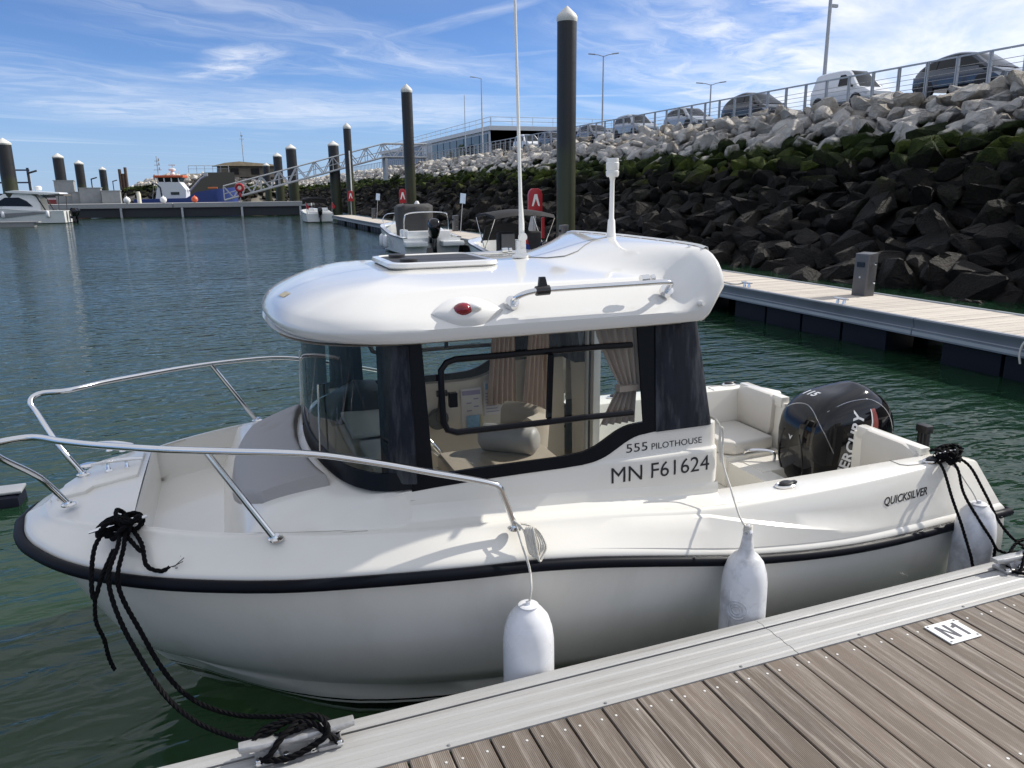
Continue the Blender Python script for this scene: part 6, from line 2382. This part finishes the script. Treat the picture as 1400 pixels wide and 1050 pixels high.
for side in (-.8, .8):
    t_ = MB()
    truss(t_, pb, pc, side, 18)
    truss(t_, pa, pb, side, 4)
    t_.build('truss', GAL, gw, smooth=50)
d_ = MB()
for a, b in ((pa, pb), (pb, pc)):
    d_.loft([[a + Vector((0, y, z)) for y, z in ((-.8, 0), (.8, 0), (.8, .08), (-.8, .08))], [b + Vector((0, y, z)) for y, z in ((-.8, 0), (.8, 0), (.8, .08), (-.8, .08))]], closed_ring=True, cap=True)
d_.build('deck', GAL, gw, smooth=0)
s_ = MB()
for xx in (0, -5.0): s_.box((xx, 0, -.6), (.3, 1.6, 2.6))
s_.build('support', GAL, gw, smooth=0)
s_ = MB().box((.6, -.9, 1.3), (.12, .1, 2.0)).box((.6, .9, 1.3), (.12, .1, 2.0)).box((.6, 0, 2.3), (.12, 1.9, .1)).box((.6, 0, 1.3), (.06, 1.7, 1.7))
s_.build('gate', GAL, gw, smooth=0)

# ---- life ring posts and pedestals
REDP2 = mat('lifebuoy_red', (.38, .010, .018), .4, var=.06)


def ring_post(x, y, zb, h, label, disc=False, w=.25):
    o = empty('lifebuoy_post', (x, y, zb), rad(-100), label, 'lifebuoy post', 'red lifebuoy cabinets')
    MB().box((0, 0, (h - .5) / 2), (.07, .07, h - .5)).build('post', GALV, o, smooth=0)
    if disc:
        r = MB()
        r.tube([Vector((.05, .36 * math.cos(t), h + .36 * math.sin(t))) for t in np.linspace(0, 6.283, 20, endpoint=False)], .15, 8, closed=True)
        r.build('ring', REDP2, o)
        MB().box((0, 0, h - .8), (.12, .3, .5)).build('rope_bag', REDP2, o, bevel=.04)
        return o
    c = MB()
    pr = [(-w, h - .85), (w, h - .85), (w, h - .22), (w * .83, h - .08), (w * .47, h), (-w * .47, h), (-w * .83, h - .08), (-w, h - .22)]
    c.prism([(-.12, y_, z_) for y_, z_ in pr], (.30, 0, 0))
    c.build('cabinet', REDP2, o, bevel=.03, smooth=40)
    e = MB()
    e.prism([(.185, -.15, h - .62), (.185, -.09, h - .62), (.185, 0, h - .36), (.185, .09, h - .62), (.185, .15, h - .62), (.185, .05, h - .2), (.185, -.05, h - .2)], (.006, 0, 0))
    e.build('emblem', WHITE, o, smooth=0)
    return o


x, y = bear(731, X=11.05)
o = ring_post(x, y, DZ, 1.95, 'red lifebuoy cabinet with white emblem behind the boat with the black sunshade')
MB().box((.10, .28, .55), (.10, .10, .75)).build('extinguisher_box', REDP2, o, smooth=0)
MB().prism([(.25, -.12, 0), (.25, -.42, 0), (.25, -.16, 1.15), (.25, -.12, 1.15)], (.05, 0, 0)).build('brace', GALV, o, smooth=0)
x, y = bear(550, X=11.05)
ring_post(x, y, DZ, 2.05, 'red lifebuoy cabinet behind the boat with the grey console cover', w=.20)
x, y = bear(479, X=11.05)
o = ring_post(x, y, DZ, 2.0, 'farthest red lifebuoy cabinet on the main pontoon beside the slimmest pile', w=.22)
MB().tube([(0, .1, 1.2), (0, .1, 5.2)], .05, 6).build('mast', WHITE, o)
x, y = bear(328, dist=93.0)
ring_post(x, y, 1.5, 1.6, 'round red life ring on a post at the foot of the gangway', True)
PED = mat('pedestal_grey', (.105, .105, .11), .42, .3, var=.06)


def pedestal(x, y, rz, label):
    o = empty('service_pedestal', (x, y, DZ), rz, label, 'pedestal', 'power pedestals on the main pontoon')
    b = MB()
    rings = []
    for z, k, dx in ((0, 1.0, 0), (.70, 1.0, .02), (.74, 1.0, .02)):
        rings.append([(-.12 + dx, -.13 * k, z), (-.09 + dx, -.15 * k, z), (.12 + dx, -.15 * k, z + (.02 if z > .6 else 0)), (.12 + dx, .15 * k, z + (.02 if z > .6 else 0)), (-.09 + dx, .15 * k, z), (-.12 + dx, .13 * k, z)])
    b.loft(rings, closed_ring=True, cap=True)
    b.build('cabinet', PED, o, bevel=.008, smooth=40)
    MB().box((-.104, .0, .55), (.03, .15, .085)).build('display', mat('display_glass', (.01, .012, .02), .1) if 'display_glass' not in bpy.data.materials else bpy.data.materials['display_glass'], o, smooth=0)
    MB().lathe([(.018, -.112), (.018, -.106)], (0, 0, .33), 10, axis='X').build('label_dot', LAMPG, o)
    for z in (.24, .56):
        t = MB()
        t.tube([(.02, -.15, z), (.02, -.19, z), (.02, -.21, z - .01)], .017, 8)
        t.box((.02, -.20, z + .025), (.05, .012, .02))
        t.build('tap', STEEL, o)
    return o


pedestal(10.78, 10.62, rad(8), 'dark grey service pedestal on the main pontoon, nearest, before the rocks')
x, y = bear(770, X=11.0)
pedestal(x, y, 0, 'grey service pedestal beside the foot of the tallest black pile')
x, y = bear(621, X=11.0)
pedestal(x, y, 0, 'grey service pedestal right of the boat with the grey cover')
x, y = bear(509, X=11.0)
pedestal(x, y, 0, 'farthest grey service pedestal, left of the boat with the grey cover')
for px, X, lab in ((628, 10.9, 'small blue and white plate on a slanting pole by the grey pedestal'), (513, 10.9, 'small pale plate on a slanting pole at the far pedestal')):
    x, y = bear(px, X=X)
    o = empty('pole_sign', (x, y, DZ), .3, lab, 'sign', 'plates on slanting poles')
    MB().tube([(0, 0, 0), (.16, 0, 1.35)], .018, 6).build('pole', GALV, o)
    MB().box((.19, 0, 1.55), (.30, .02, .46), ry=.12).build('plate', mat('plate_blue', (.45, .55, .70), .4) if 'plate_blue' not in bpy.data.materials else bpy.data.materials['plate_blue'], o, smooth=0)
# cleats and hose on the main pontoon
for (x, y, lab) in ((9.66, 9.95, 'silver cleat on the main pontoon edge left of the nearest pedestal'), (9.68, 12.45, 'silver cleat with a pale line on the main pontoon edge by the cabin corner')):
    o = empty('edge_cleat', (x, y, DZ + .008), rad(90), lab, 'cleat', 'cleats on the main pontoon')
    c = MB()
    c.tube([(-.16, 0, .085), (-.08, 0, .08), (.08, 0, .08), (.16, 0, .085)], [.012, .02, .02, .012], 8)
    for xx in (-.07, .07): c.tube([(xx, 0, 0), (xx, 0, .08)], [.03, .018], 8)
    c.build('cleat_body', STEEL, o)
o = line('mooring_rope', [(9.70, 12.4, .66), (9.73, 12.55, .70), (9.66, 12.6, .66), (9.70, 12.9, .62), (9.8, 13.6, .615), (9.75, 14.5, .615)], .016, WROPE, 'pale mooring line lying along the main pontoon edge from its cleat', 'rope')
o = line('water_hose', [(9.66, 6.48, .62), (9.55, 6.56, .63), (9.46, 6.62, .55), (9.44, 6.64, .40), (9.45, 6.62, .28)], .013, WROPE, 'white hose end hanging over the main pontoon edge at the right', 'hose')


# ---- other boats
BGEL = mat('boat_gelcoat', (.74, .75, .74), .25, var=.04, coat=.4)
FAB = mat('charcoal_canvas', (.045, .045, .045), .85, var=.2, scale=4, bump=.3, bscale=30)
BFAB = mat('black_canvas', (.008, .008, .010), .8, var=.2, bump=.2)
SCREEN = glass_mat('boat_screen', (.7, .75, .78))
STRIPE = mat('navy_stripe', (.02, .03, .06), .4)


def small_hull(o, L, B, zs=.62, zb=.98, stripe=True):
    hb = pchip([0, L * .3, L * .6, L * .8, L * .93, L], [B * .46, B * .5, B * .49, B * .38, B * .18, 0.0])
    zf = pchip([0, L * .3, L * .7, L], [zs, zs + .06, zb - .06, zb])
    st = list(np.linspace(0, L * .9, 16)) + list(np.linspace(L * .92, L, 8))
    h = MB()
    for sg in (1, -1):
        rows = []
        for s in st:
            b, z = hb(s), zf(s)
            k = max(0, (s / L - .6) / .4)
            c = b * (.90 - .5 * k)
            zc = .06 + .35 * k * k
            rows.append([(s - .0, 0, -.25 + .9 * k ** 3), (s, sg * c, zc), (s, sg * (c + (b - c) * .55), zc + (z - zc) * .5), (s, sg * b, z - .05), (s, sg * (b + .015), z - .02), (s, sg * b, z), (s, sg * max(b - .10, 0), z + .01)])
        h.loft(rows)
    b0, z0 = hb(0), zf(0)
    h.quad((0, -b0, z0 - .02), (0, b0, z0 - .02), (0, b0 * .9, .06), (0, -b0 * .9, .06))
    ho = h.build('hull', BGEL, o, smooth=45)
    d = MB()
    for sg in (1, -1):
        rows = []
        for s in st:
            b, z = hb(s), zf(s)
            inn = max(b - .14, 0)
            if s < L * .62: rows.append([(s, sg * max(b - .10, 0), z + .01), (s, sg * inn, z + .01), (s, sg * max(inn - .03, 0), .32), (s, 0, .30)])
            else: rows.append([(s, sg * max(b - .10, 0), z + .01), (s, sg * inn, z + .02), (s, sg * inn * .5, z + .06), (s, 0, z + .07)])
        d.loft(rows)
    d.build('deck', BGEL, o, smooth=40)
    if stripe:
        sm = MB()
        for sg in (1, -1):
            sm.loft([[(s, sg * (hb(s) + .019), zf(s) - .035), (s, sg * (hb(s) + .021), zf(s) - .005), (s, sg * (hb(s) + .004), zf(s) + .006)] for s in st[:-2]])
        sm.build('rub_stripe', STRIPE, o)
    return hb, zf


def outboard(o, s=-.15, z=.75, k=1.0):
    m_ = MB()
    rings = []
    for zz, a, b, w in ((-.30, -.16, .10, .09), (-.22, -.24, .14, .13), (0, -.30, .18, .17), (.15, -.28, .17, .165), (.25, -.2, .12, .12), (.28, -.08, .04, .04)):
        rings.append([(s + k * ((a + b) / 2 + (b - a) / 2 * math.copysign(abs(math.cos(t)) ** .6, math.cos(t))), k * w * math.copysign(abs(math.sin(t)) ** .6, math.sin(t)), z + k * zz) for t in np.linspace(0, 6.283, 18, endpoint=False)])
    m_.loft(rings, closed_ring=True, cap=True)
    eo = m_.build('outboard_motor', COWL, o, smooth=50)
    l = MB()
    l.box((s - .02, 0, z - .75 * k), (.2 * k, .12 * k, .9 * k)).box((s + .14, 0, z - .35 * k), (.2, .25, .25))
    l.build('midsection', COWL, eo, bevel=.02)
    return eo


def fend(o, x, y, z, r=.11, L=.55, label=None):
    c = Matrix.LocRotScale(o.location, o.rotation_euler, o.scale) @ Vector((x, y, z))
    f = MB().lathe([(.001, 0), (r * .6, .02), (r, .1), (r, L - .1), (r * .6, L - .02), (r * .2, L), (.001, L + .04)], n=14).build('fender', FEND, smooth=50)
    f.location = c
    return tag(f, label, 'fender', 'fenders of the moored boats')


# open boat with grey console cover
ox, oy = 8.14, 30.2
bo = empty('open_motorboat', (ox, oy, 0), math.pi / 2, 'white open motorboat with charcoal console cover and black outboard, stern towards us', 'boat', 'small motorboats along the main pontoon')
bo.scale = (1.12, 1.2, 1.15)
small_hull(bo, 5.6, 2.15)
outboard(bo, -.2, .95, 1.15)
m_ = MB()
m_.box((-.22, .62, .42), (.5, .72, .16)).box((-.22, -.62, .42), (.5, .72, .16))
m_.build('swim_platform', BGEL, bo, bevel=.03)
m_ = MB()
m_.box((.55, 0, .55), (.35, 1.5, .55)).box((.9, .75, .62), (.5, .2, .5))
m_.build('stern_seat', BGEL, bo, bevel=.04)
m_ = MB()
rings = []
for z, k, t in ((.3, .95, 0), (.95, 1.0, .02), (1.3, 1.03, .0), (1.62, 1.05, -.02), (1.70, .85, 0)):
    rings.append([(2.6 + .55 * k * math.copysign(abs(math.cos(a)) ** .5, math.cos(a)) + .02 * math.sin(a * 7), .62 * k * math.copysign(abs(math.sin(a)) ** .5, math.sin(a)) * (1 + .02 * math.sin(9 * a + z * 6)), z + .03 * math.sin(3 * a)) for a in np.linspace(0, 6.283, 30, endpoint=False)])
m_.loft(rings, closed_ring=True, cap=True)
m_.build('console_cover', FAB, bo, smooth=60)
m_ = MB()
m_.tube(spline([(.75, .78, .6), (.72, .76, 1.25), (.70, .62, 1.42), (.70, 0, 1.46), (.70, -.62, 1.42), (.72, -.76, 1.25), (.75, -.78, .6)], 5), .022, 8)
m_.build('arch_rail', STEEL, bo)
m_ = MB()
for sg in (1, -1): m_.tube(spline([(3.2, sg * .95, .9), (3.6, sg * .93, 1.15), (4.8, sg * .55, 1.3), (5.4, sg * .12, 1.32)], 5), .016, 6)
m_.build('bow_rail', STEEL, bo)
m_ = MB()
m_.loft([[(3.25, .7 * y, .95 + z) for y, z in ((-1, 0), (-.8, .38), (0, .45), (.8, .38), (1, 0))], [(3.55, .62 * y, .95 + z * .2) for y, z in ((-1, 0), (-.8, .38), (0, .45), (.8, .38), (1, 0))]])
m_.build('windscreen', SCREEN, bo, recalc=False)
m_ = MB().lathe([(.10, 0), (.10, .06), (.05, .16), (.001, .17)], (2.45, -.1, 1.66), 12)
m_.build('light_dome', WHITE, bo)
fend(bo, 2.6, 1.19, .18, label='left one of two white fenders on the flank of the boat with the grey cover')
fend(bo, 1.9, 1.20, .18, label='right one of two white fenders on the flank of the boat with the grey cover')

# boat with black sunshade
bo = empty('open_motorboat', (8.38, 19.6, 0), math.pi / 2, 'white motorboat with folded black sunshade and dark seats just behind the pilothouse roof', 'boat', 'small motorboats along the main pontoon')
small_hull(bo, 5.2, 2.1, .70, 1.0)
outboard(bo, -.2, .85, 1.05)
m_ = MB().box((.45, 0, .62), (.5, 1.75, .5))
m_.build('stern_locker', BGEL, bo, bevel=.04)
m_ = MB()
m_.box((1.75, .42, .95), (.28, .52, .75)).box((1.75, -.42, .95), (.28, .52, .75))
m_.build('seat_pair', BFAB, bo, bevel=.08, seg=3)
m_ = MB().box((1.55, .42, 1.0), (.05, .40, .55))
m_.build('seat_back', mat('grey_seat', (.10, .10, .10), .7), bo, bevel=.02)
m_ = MB()
rings = []
for y in np.linspace(-.92, .92, 13):
    zc = 1.80 + .10 * (1 - (y / .92) ** 2)
    rings.append([(1.2, y, zc - .10), (1.3, y, zc), (2.1, y, zc + .06), (2.9, y, zc), (3.0, y, zc - .10), (2.1, y, zc + .0)])
m_.loft(rings, closed_ring=True, cap=True)
m_.build('sunshade', BFAB, bo, smooth=60)
m_ = MB()
for sg in (1, -1):
    m_.tube([(2.1, sg * .95, .8), (1.25, sg * .92, 1.72)], .014, 6)
    m_.tube([(2.1, sg * .95, .8), (2.9, sg * .92, 1.72)], .014, 6)
m_.build('sunshade_frame', STEEL, bo)
m_ = MB()
m_.loft([[(2.75, .8 * y, .95 + z) for y, z in ((-1, 0), (-.85, .5), (0, .6), (.85, .5), (1, 0))], [(3.2, .7 * y, .95 + z * .1) for y, z in ((-1, 0), (-.85, .5), (0, .6), (.85, .5), (1, 0))]])
m_.build('screen_cover', BFAB, bo)
m_ = MB()
m_.tube([(-.02, .62, .72), (-.28, .66, 1.75)], .012, 6)
m_.build('flag_staff', GALV, bo)
FR, FB, FW_ = mat('flag_red', (.55, .02, .03), .8), mat('flag_blue', (.03, .06, .28), .8), mat('flag_white', (.7, .7, .7), .8)
for (z0, z1, fm) in ((1.36, 1.12, FR), (1.12, .98, FB), (.98, .90, FW_), (.90, .62, FR)):
    m_ = MB()
    rows = []
    for k in range(6):
        f = k / 5
        z = z0 + (z1 - z0) * f
        t = (1.36 - z) / .74
        wv = .17 * (1 - abs(t - .45) * 1.2) + .03
        rows.append([(-.19 + .02 * math.sin(9 * z), .64 - wv * u + .015 * math.sin(14 * z + u * 4), z - .05 * u) for u in (0, .33, .66, 1)])
    m_.loft(rows)
    m_.build('flag', fm, bo, recalc=False)
fend(bo, 1.5, 1.17, .15, .09, .5, 'fender low on the flank of the boat with the black sunshade')

# far small boat
bo = empty('open_motorboat', (8.7, 68.8, 0), math.pi / 2, 'small far white motorboat with black outboard and red flags at the corner of the pontoons', 'boat', 'small motorboats along the main pontoon')
small_hull(bo, 5.6, 2.5, .75, 1.05)
outboard(bo, -.2, .95, 1.2)
m_ = MB()
m_.box((.5, 0, .65), (.5, 2.0, .5)).box((1.6, .6, .9), (.4, .6, .6)).box((1.6, -.6, .9), (.4, .6, .6))
m_.build('seat', BGEL, bo, bevel=.05)
m_ = MB()
rings = []
for y in np.linspace(-1.05, 1.05, 9):
    zc = 2.0 + .1 * (1 - y * y)
    rings.append([(1.6, y, zc - .12), (1.7, y, zc), (3.2, y, zc), (3.3, y, zc - .5), (3.1, y, zc - .1)])
m_.loft(rings, closed_ring=True, cap=True)
m_.build('sunshade', BFAB, bo)
for sg, y in ((1, 1.05), (-1, -1.05)):
    m_ = MB()
    m_.tube([(.1, y, .8), (0, y * 1.05, 1.7)], .02, 5)
    m_.build('flag_staff', GALV, bo)
    m_ = MB().quad((.0, y * 1.05, 1.68), (-.05, y * 1.05 - .25, 1.3), (-.02, y * 1.0 - .12, 1.05), (.05, y * 1.04, 1.2))
    m_.build('flag', FR, bo, smooth=0)

# cabin cruiser at the left
bo = empty('cabin_cruiser', (-12.4, 83.2, 0), math.pi - .12, 'white cabin cruiser with grey stripes and twin black outboards at the left edge', 'boat')
hb, zf = small_hull(bo, 9.2, 3.0, 1.15, 1.6, False)
m_ = MB()
for sg in (1, -1):
    m_.prism([(.9, sg * 1.5, .98), (4.5, sg * 1.5, .62), (9, sg * 1.5, .70), (9, sg * 1.5, .98), (5, sg * 1.5, .95), (2.4, sg * 1.5, 1.06)], (0, sg * .02, 0))
m_.build('side_stripe', GREYP, bo, smooth=0)
m_ = MB()
rings = []
for s, w, z0, z1 in ((1.9, 1.15, 1.15, 2.25), (2.6, 1.2, 1.15, 2.70), (3.6, 1.2, 1.2, 2.80), (4.8, 1.15, 1.3, 2.72), (5.8, 1.0, 1.4, 2.25), (6.6, .8, 1.5, 1.75)):
    rings.append([(s, -w, z0), (s, -w * .92, (z0 + z1) / 2), (s, -w * .8, z1 - .08), (s, -w * .5, z1), (s, w * .5, z1), (s, w * .8, z1 - .08), (s, w * .92, (z0 + z1) / 2), (s, w, z0)])
m_.loft(rings, cap=False)
m_.build('cabin', BGEL, bo, smooth=50)
for sg in (1, -1):
    m_ = MB()
    m_.prism([(2.5, sg * 1.16, 1.55), (3.0, sg * 1.08, 2.05), (3.6, sg * 1.02, 2.35), (4.7, sg * .99, 2.35), (5.6, sg * 1.0, 1.85), (5.7, sg * 1.05, 1.62)], (0, sg * .05, 0))
    m_.build('side_window', CARGLASS, bo, smooth=0)
m_ = MB()
m_.prism([(.1, 0, 2.62), (.2, 0, 2.74), (3.8, 0, 2.98), (4.6, 0, 2.86), (4.4, 0, 2.76), (1.2, 0, 2.55)], (0, 0.01, 0))
m_.v = [(x_, (1.25 if y_ > 0 else -1.25), z_) for x_, y_, z_ in m_.v]
m_.build('hard_top', BGEL, bo, bevel=.04)
m_ = MB()
m_.box((.5, 0, 2.50), (1.3, 2.3, .12))
m_.build('aft_awning', mat('taupe_canvas', (.12, .10, .085), .8), bo, bevel=.03)
m_ = MB()
for sg in (1, -1):
    m_.tube([(1.5, sg * 1.2, 1.15), (2.2, sg * 1.15, 2.62)], .06, 6)
    m_.tube([(.4, sg * 1.2, 1.15), (.3, sg * 1.15, 2.5)], .03, 6)
m_.build('top_support', FAB, bo)
m_ = MB()
m_.lathe([(.22, 2.95), (.30, 3.05), (.30, 3.25), (.2, 3.35), (.001, 3.36)], (2.2, 0, 0), 14)
m_.tube([(2.6, .3, 2.9), (2.6, .3, 4.4)], .02, 5)
m_.build('radar_dome', BGEL, bo)
for yy in (-.4, .4):
    e_ = outboard(bo, -.5, 1.0, 1.35)
    for v in e_.data.vertices: v.co.y += yy
    for v in kids(e_)[0].data.vertices: v.co.y += yy
fend(bo, 1.3, 1.5, .55, .15, .6, 'white fender near the stern of the cabin cruiser')
fend(bo, 4.9, 1.55, .55, .15, .6, 'white fender amidships on the cabin cruiser')
o = MB().box((0, 0, .12), (7.5, 1.2, .10)).box((.9, 0, -.10), (5.0, 1.1, .5)).build('mooring_finger', mat('finger_grey', (.25, .25, .25), .6))
o.location = (-17.2, 75.5, .25)
tag(o, 'short dark mooring finger floating beside the cabin cruiser', 'pontoon')
fg = empty('mooring_finger', (-5.4, 7.15, 0), rad(0), 'black mooring boom with grey top bar floating beyond the bow at the left edge', 'pontoon')
MB().box((0, .0, .11), (7.4, .20, .025)).build('top_bar', GALV, fg, bevel=.01)
MB().box((0, .0, -.01), (7.38, .30, .20)).build('float', NAVY, fg, bevel=.05)

# work vessel behind the outer pontoon
wx, wy = bear(236, dist=114)
bo = empty('work_vessel', (wx, wy, .25), rad(-8), 'blue hulled work vessel with white wheelhouse and orange roof behind the outer pontoon', 'ship')
bo.scale = (.8, .8, .86)
VB = mat('vessel_blue', (.02, .045, .20), .45, var=.15)
m_ = MB()
m_.loft([[(xx, -w, -.3), (xx, -w, z), (xx, w, z), (xx, w, -.3)] for xx, w, z in ((-5.6, 2.2, 1.9), (-3.6, 2.4, 1.9), (2.4, 2.5, 2.0), (4.2, 2.5, 2.9), (7.5, 2.4, 3.3), (9.4, 1.2, 3.5), (10.2, .2, 3.6))], cap=True)
m_.build('hull', VB, bo, smooth=40)
VW = mat('vessel_white', (.66, .68, .70), .45, var=.05)
m_ = MB()
m_.loft([[(x_, -1.9, z_) for x_, z_ in ((-2.4, 1.9), (2.3, 1.9), (2.45, 3.2), (1.6, 4.35), (-1.7, 4.4))], [(x_, 1.9, z_) for x_, z_ in ((-2.4, 1.9), (2.3, 1.9), (2.45, 3.2), (1.6, 4.35), (-1.7, 4.4))]], closed_ring=True, cap=True)
m_.build('wheelhouse', VW, bo, smooth=0, bevel=.08)
m_ = MB()
m_.loft([[(-1.55, -1.7, 4.4), (1.5, -1.7, 4.4), (1.5, 1.7, 4.4), (-1.55, 1.7, 4.4)], [(-1.85, -1.95, 5.05), (1.85, -1.95, 5.05), (1.85, 1.95, 5.05), (-1.85, 1.95, 5.05)]], closed_ring=True, cap=True)
m_.build('bridge_window', BG, bo, smooth=0)
for xx in (-1.75, -.75, .35, 1.45):
    MB().box((xx, -1.86, 4.72), (.16, .14, .7)).build('window_post', VW, bo, smooth=0)
MB().box((0, 0, 5.2), (4.4, 4.3, .34)).build('roof', mat('vessel_orange', (.52, .10, .03), .5), bo, bevel=.06)
m_ = MB()
m_.lathe([(.35, 5.35), (.4, 5.6), (.2, 6.0), (.55, 6.1), (.55, 6.35), (.1, 6.5)], (.3, 0, 0), 12)
m_.box((.4, 0, 6.9), (1.1, .25, .15)).tube([(.4, 0, 6.3), (.4, 0, 6.9)], .06, 6).tube([(1.1, 0, 5.3), (1.3, 0, 6.0)], .05, 6)
m_.build('radar', VW, bo)
m_ = MB()
m_.tube([(-1.9, 0, 1.9), (-1.9, 0, 8.2)], .06, 6)
for zz, w in ((6.2, 1.2), (6.9, .9), (7.5, .7)): m_.box((-1.9, 0, zz), (w, .1, .08)).box((-1.6, 0, zz + .2), (.18, .18, .35))
m_.tube([(-2.5, 0, 1.9), (-2.5, 0, 5.6)], .05, 5).tube([(-3.2, 0, 1.9), (-2.5, 0, 5.4)], .04, 5)
m_.build('mast', GALV, bo)
m_ = MB().box((.7, -1.93, 2.7), (1.3, .06, .42))
m_.build('side_window', BG, bo, smooth=0)
m_ = MB().prism([(-1.45, -1.92, 1.9), (-1.25, -1.92, 1.9), (-1.35, -1.92, 3.6), (-1.95, -1.92, 4.2), (-2.25, -1.92, 4.2), (-1.55, -1.92, 3.5)], (0, -.04, 0))
m_.build('dark_band', STRIPE, bo, smooth=0)
m_ = MB()
m_.tube([(2.6, 0, 3.0), (4.6, 0, 4.9), (5.6, 0, 5.4)], .16, 6)
m_.box((5.4, 0, 5.5), (.7, .4, .5))
m_.build('deck_crane', GALV, bo)
m_ = MB().box((6.6, -2.2, 3.45), (1.5, .3, .25))
m_.build('liferaft', mat('raft_orange', (.6, .16, .05), .5), bo, bevel=.05)

# distant quay block, bunker, flagpole, red boat
x, y = bear(342, dist=189)
bk = empty('old_bunker', (x, y, 6.0), .1, 'old brown concrete bunker with overgrown roof on the far rock mound', 'bunker')
BC = mat('old_concrete', (.14, .12, .095), .95, var=.3, scale=.6)
MB().loft([[(-6.5, -2, 0), (6.5, -2, 0), (6.5, 3, 0), (-6.5, 3, 0)], [(-6.2, -1.7, 2.6), (6.3, -1.7, 2.3), (6.3, 3, 2.3), (-6.2, 3, 2.6)]], closed_ring=True, cap=True).build('wall', BC, bk, smooth=0)
r_ = MB()
r_.loft([[(xx, -2.6 * k, 2.35), (xx, -1.6 * k, 2.35 + hh), (xx, 1.5 * k, 2.35 + hh), (xx, 3.2 * k, 2.35)] for xx, hh, k in ((-7.4, .1, .8), (-5, .7, 1), (-2, 1.0, 1), (1.5, .7, 1), (4.5, .5, 1), (7, .1, .8))], cap=True)
r_.build('roof', mat('dry_turf', (.10, .08, .05), .95, var=.4, scale=1), bk, smooth=60)
for xx in (1.2, -3.2): MB().box((xx, -1.95, 1.2), (1.7, .3, 1.3)).build('opening', mat('dark_opening', (.01, .01, .01), .9), bk, smooth=0)
x, y = bear(337, dist=215)
o = MB().lathe([(.16, 0), (.09, 13.5), (.001, 13.6)], n=8).box((0, 0, 11.8), (1.2, .1, .1)).box((0, 0, 12.6), (.5, .3, .3)).build('signal_mast', GALV)
o.location = (x, y, 4)
tag(o, 'thin signal mast rising above the bunker on the far mound', 'mast')
x, y = bear(272, dist=170)
qb = empty('ramp_quay', (x, y, 0), 0, 'dark sloped quay block with a thin railing beside the far rock mound', 'quay')
MB().prism([(-5.5, 0, -1), (7, 0, -1), (7, 0, 6.6), (1.6, 0, 6.6), (-5.5, 0, 1.0)], (0, 8, 0)).build('block', mat('quay_concrete', (.10, .09, .075), .9, var=.25), qb, smooth=0)
r_ = MB()
for k in range(6): r_.tube([(k * 1.5 - 1.5, .3, 6.0), (k * 1.5 - 1.5, .3, 7.9)], .04, 4)
r_.tube([(-1.5, .3, 7.9), (6, .3, 7.9)], .05, 4).tube([(-1.5, .3, 7.3), (6, .3, 7.3)], .03, 4)
r_.build('railing', GALV, qb, smooth=0)
x, y = bear(66, dist=118)
o = empty('harbour_launch', (x, y, 0), 0, 'small red and white launch seen between the cruiser and the dark piles', 'boat')
MB().loft([[(-3.2, -1, 0), (-3.2, -1, 1.9), (-3.2, 1, 1.9), (-3.2, 1, 0)], [(2.6, -1, 0), (2.8, -1, 2.0), (2.8, 1, 2.0), (2.6, 1, 0)], [(4.2, -.1, .2), (4.5, -.1, 2.2), (4.5, .1, 2.2), (4.2, .1, .2)]], closed_ring=True, cap=True).build('hull', mat('launch_red', (.30, .05, .05), .5), o, smooth=0)
MB().box((-.5, 0, 2.3), (3.6, 1.6, .8)).build('cabin', BGEL, o, bevel=.08)
MB().box((-.5, -.82, 2.4), (3.0, .05, .35)).build('window', BG, o, smooth=0)
x, y = bear(2, dist=125)
o = empty('dockside_frame', (x, y, 0), 0, 'dark blue steel dock frame behind the first thick pile at the left edge', 'structure frame')
m_ = MB()
for xx in (-4, -1.5, 1, 3.4): m_.box((xx, 0, 3.0), (.28, .28, 6.2))
for zz in (1.8, 4.2, 5.8): m_.box((-.3, 0, zz), (7.8, .2, .2))
m_.build('steel_frame', mat('frame_blue', (.03, .05, .09), .6), o, smooth=0)
MB().box((-.3, .6, 1.4), (8.4, 1.0, 2.8)).build('wall_panel', mat('panel_dark', (.035, .04, .05), .7), o, smooth=0)
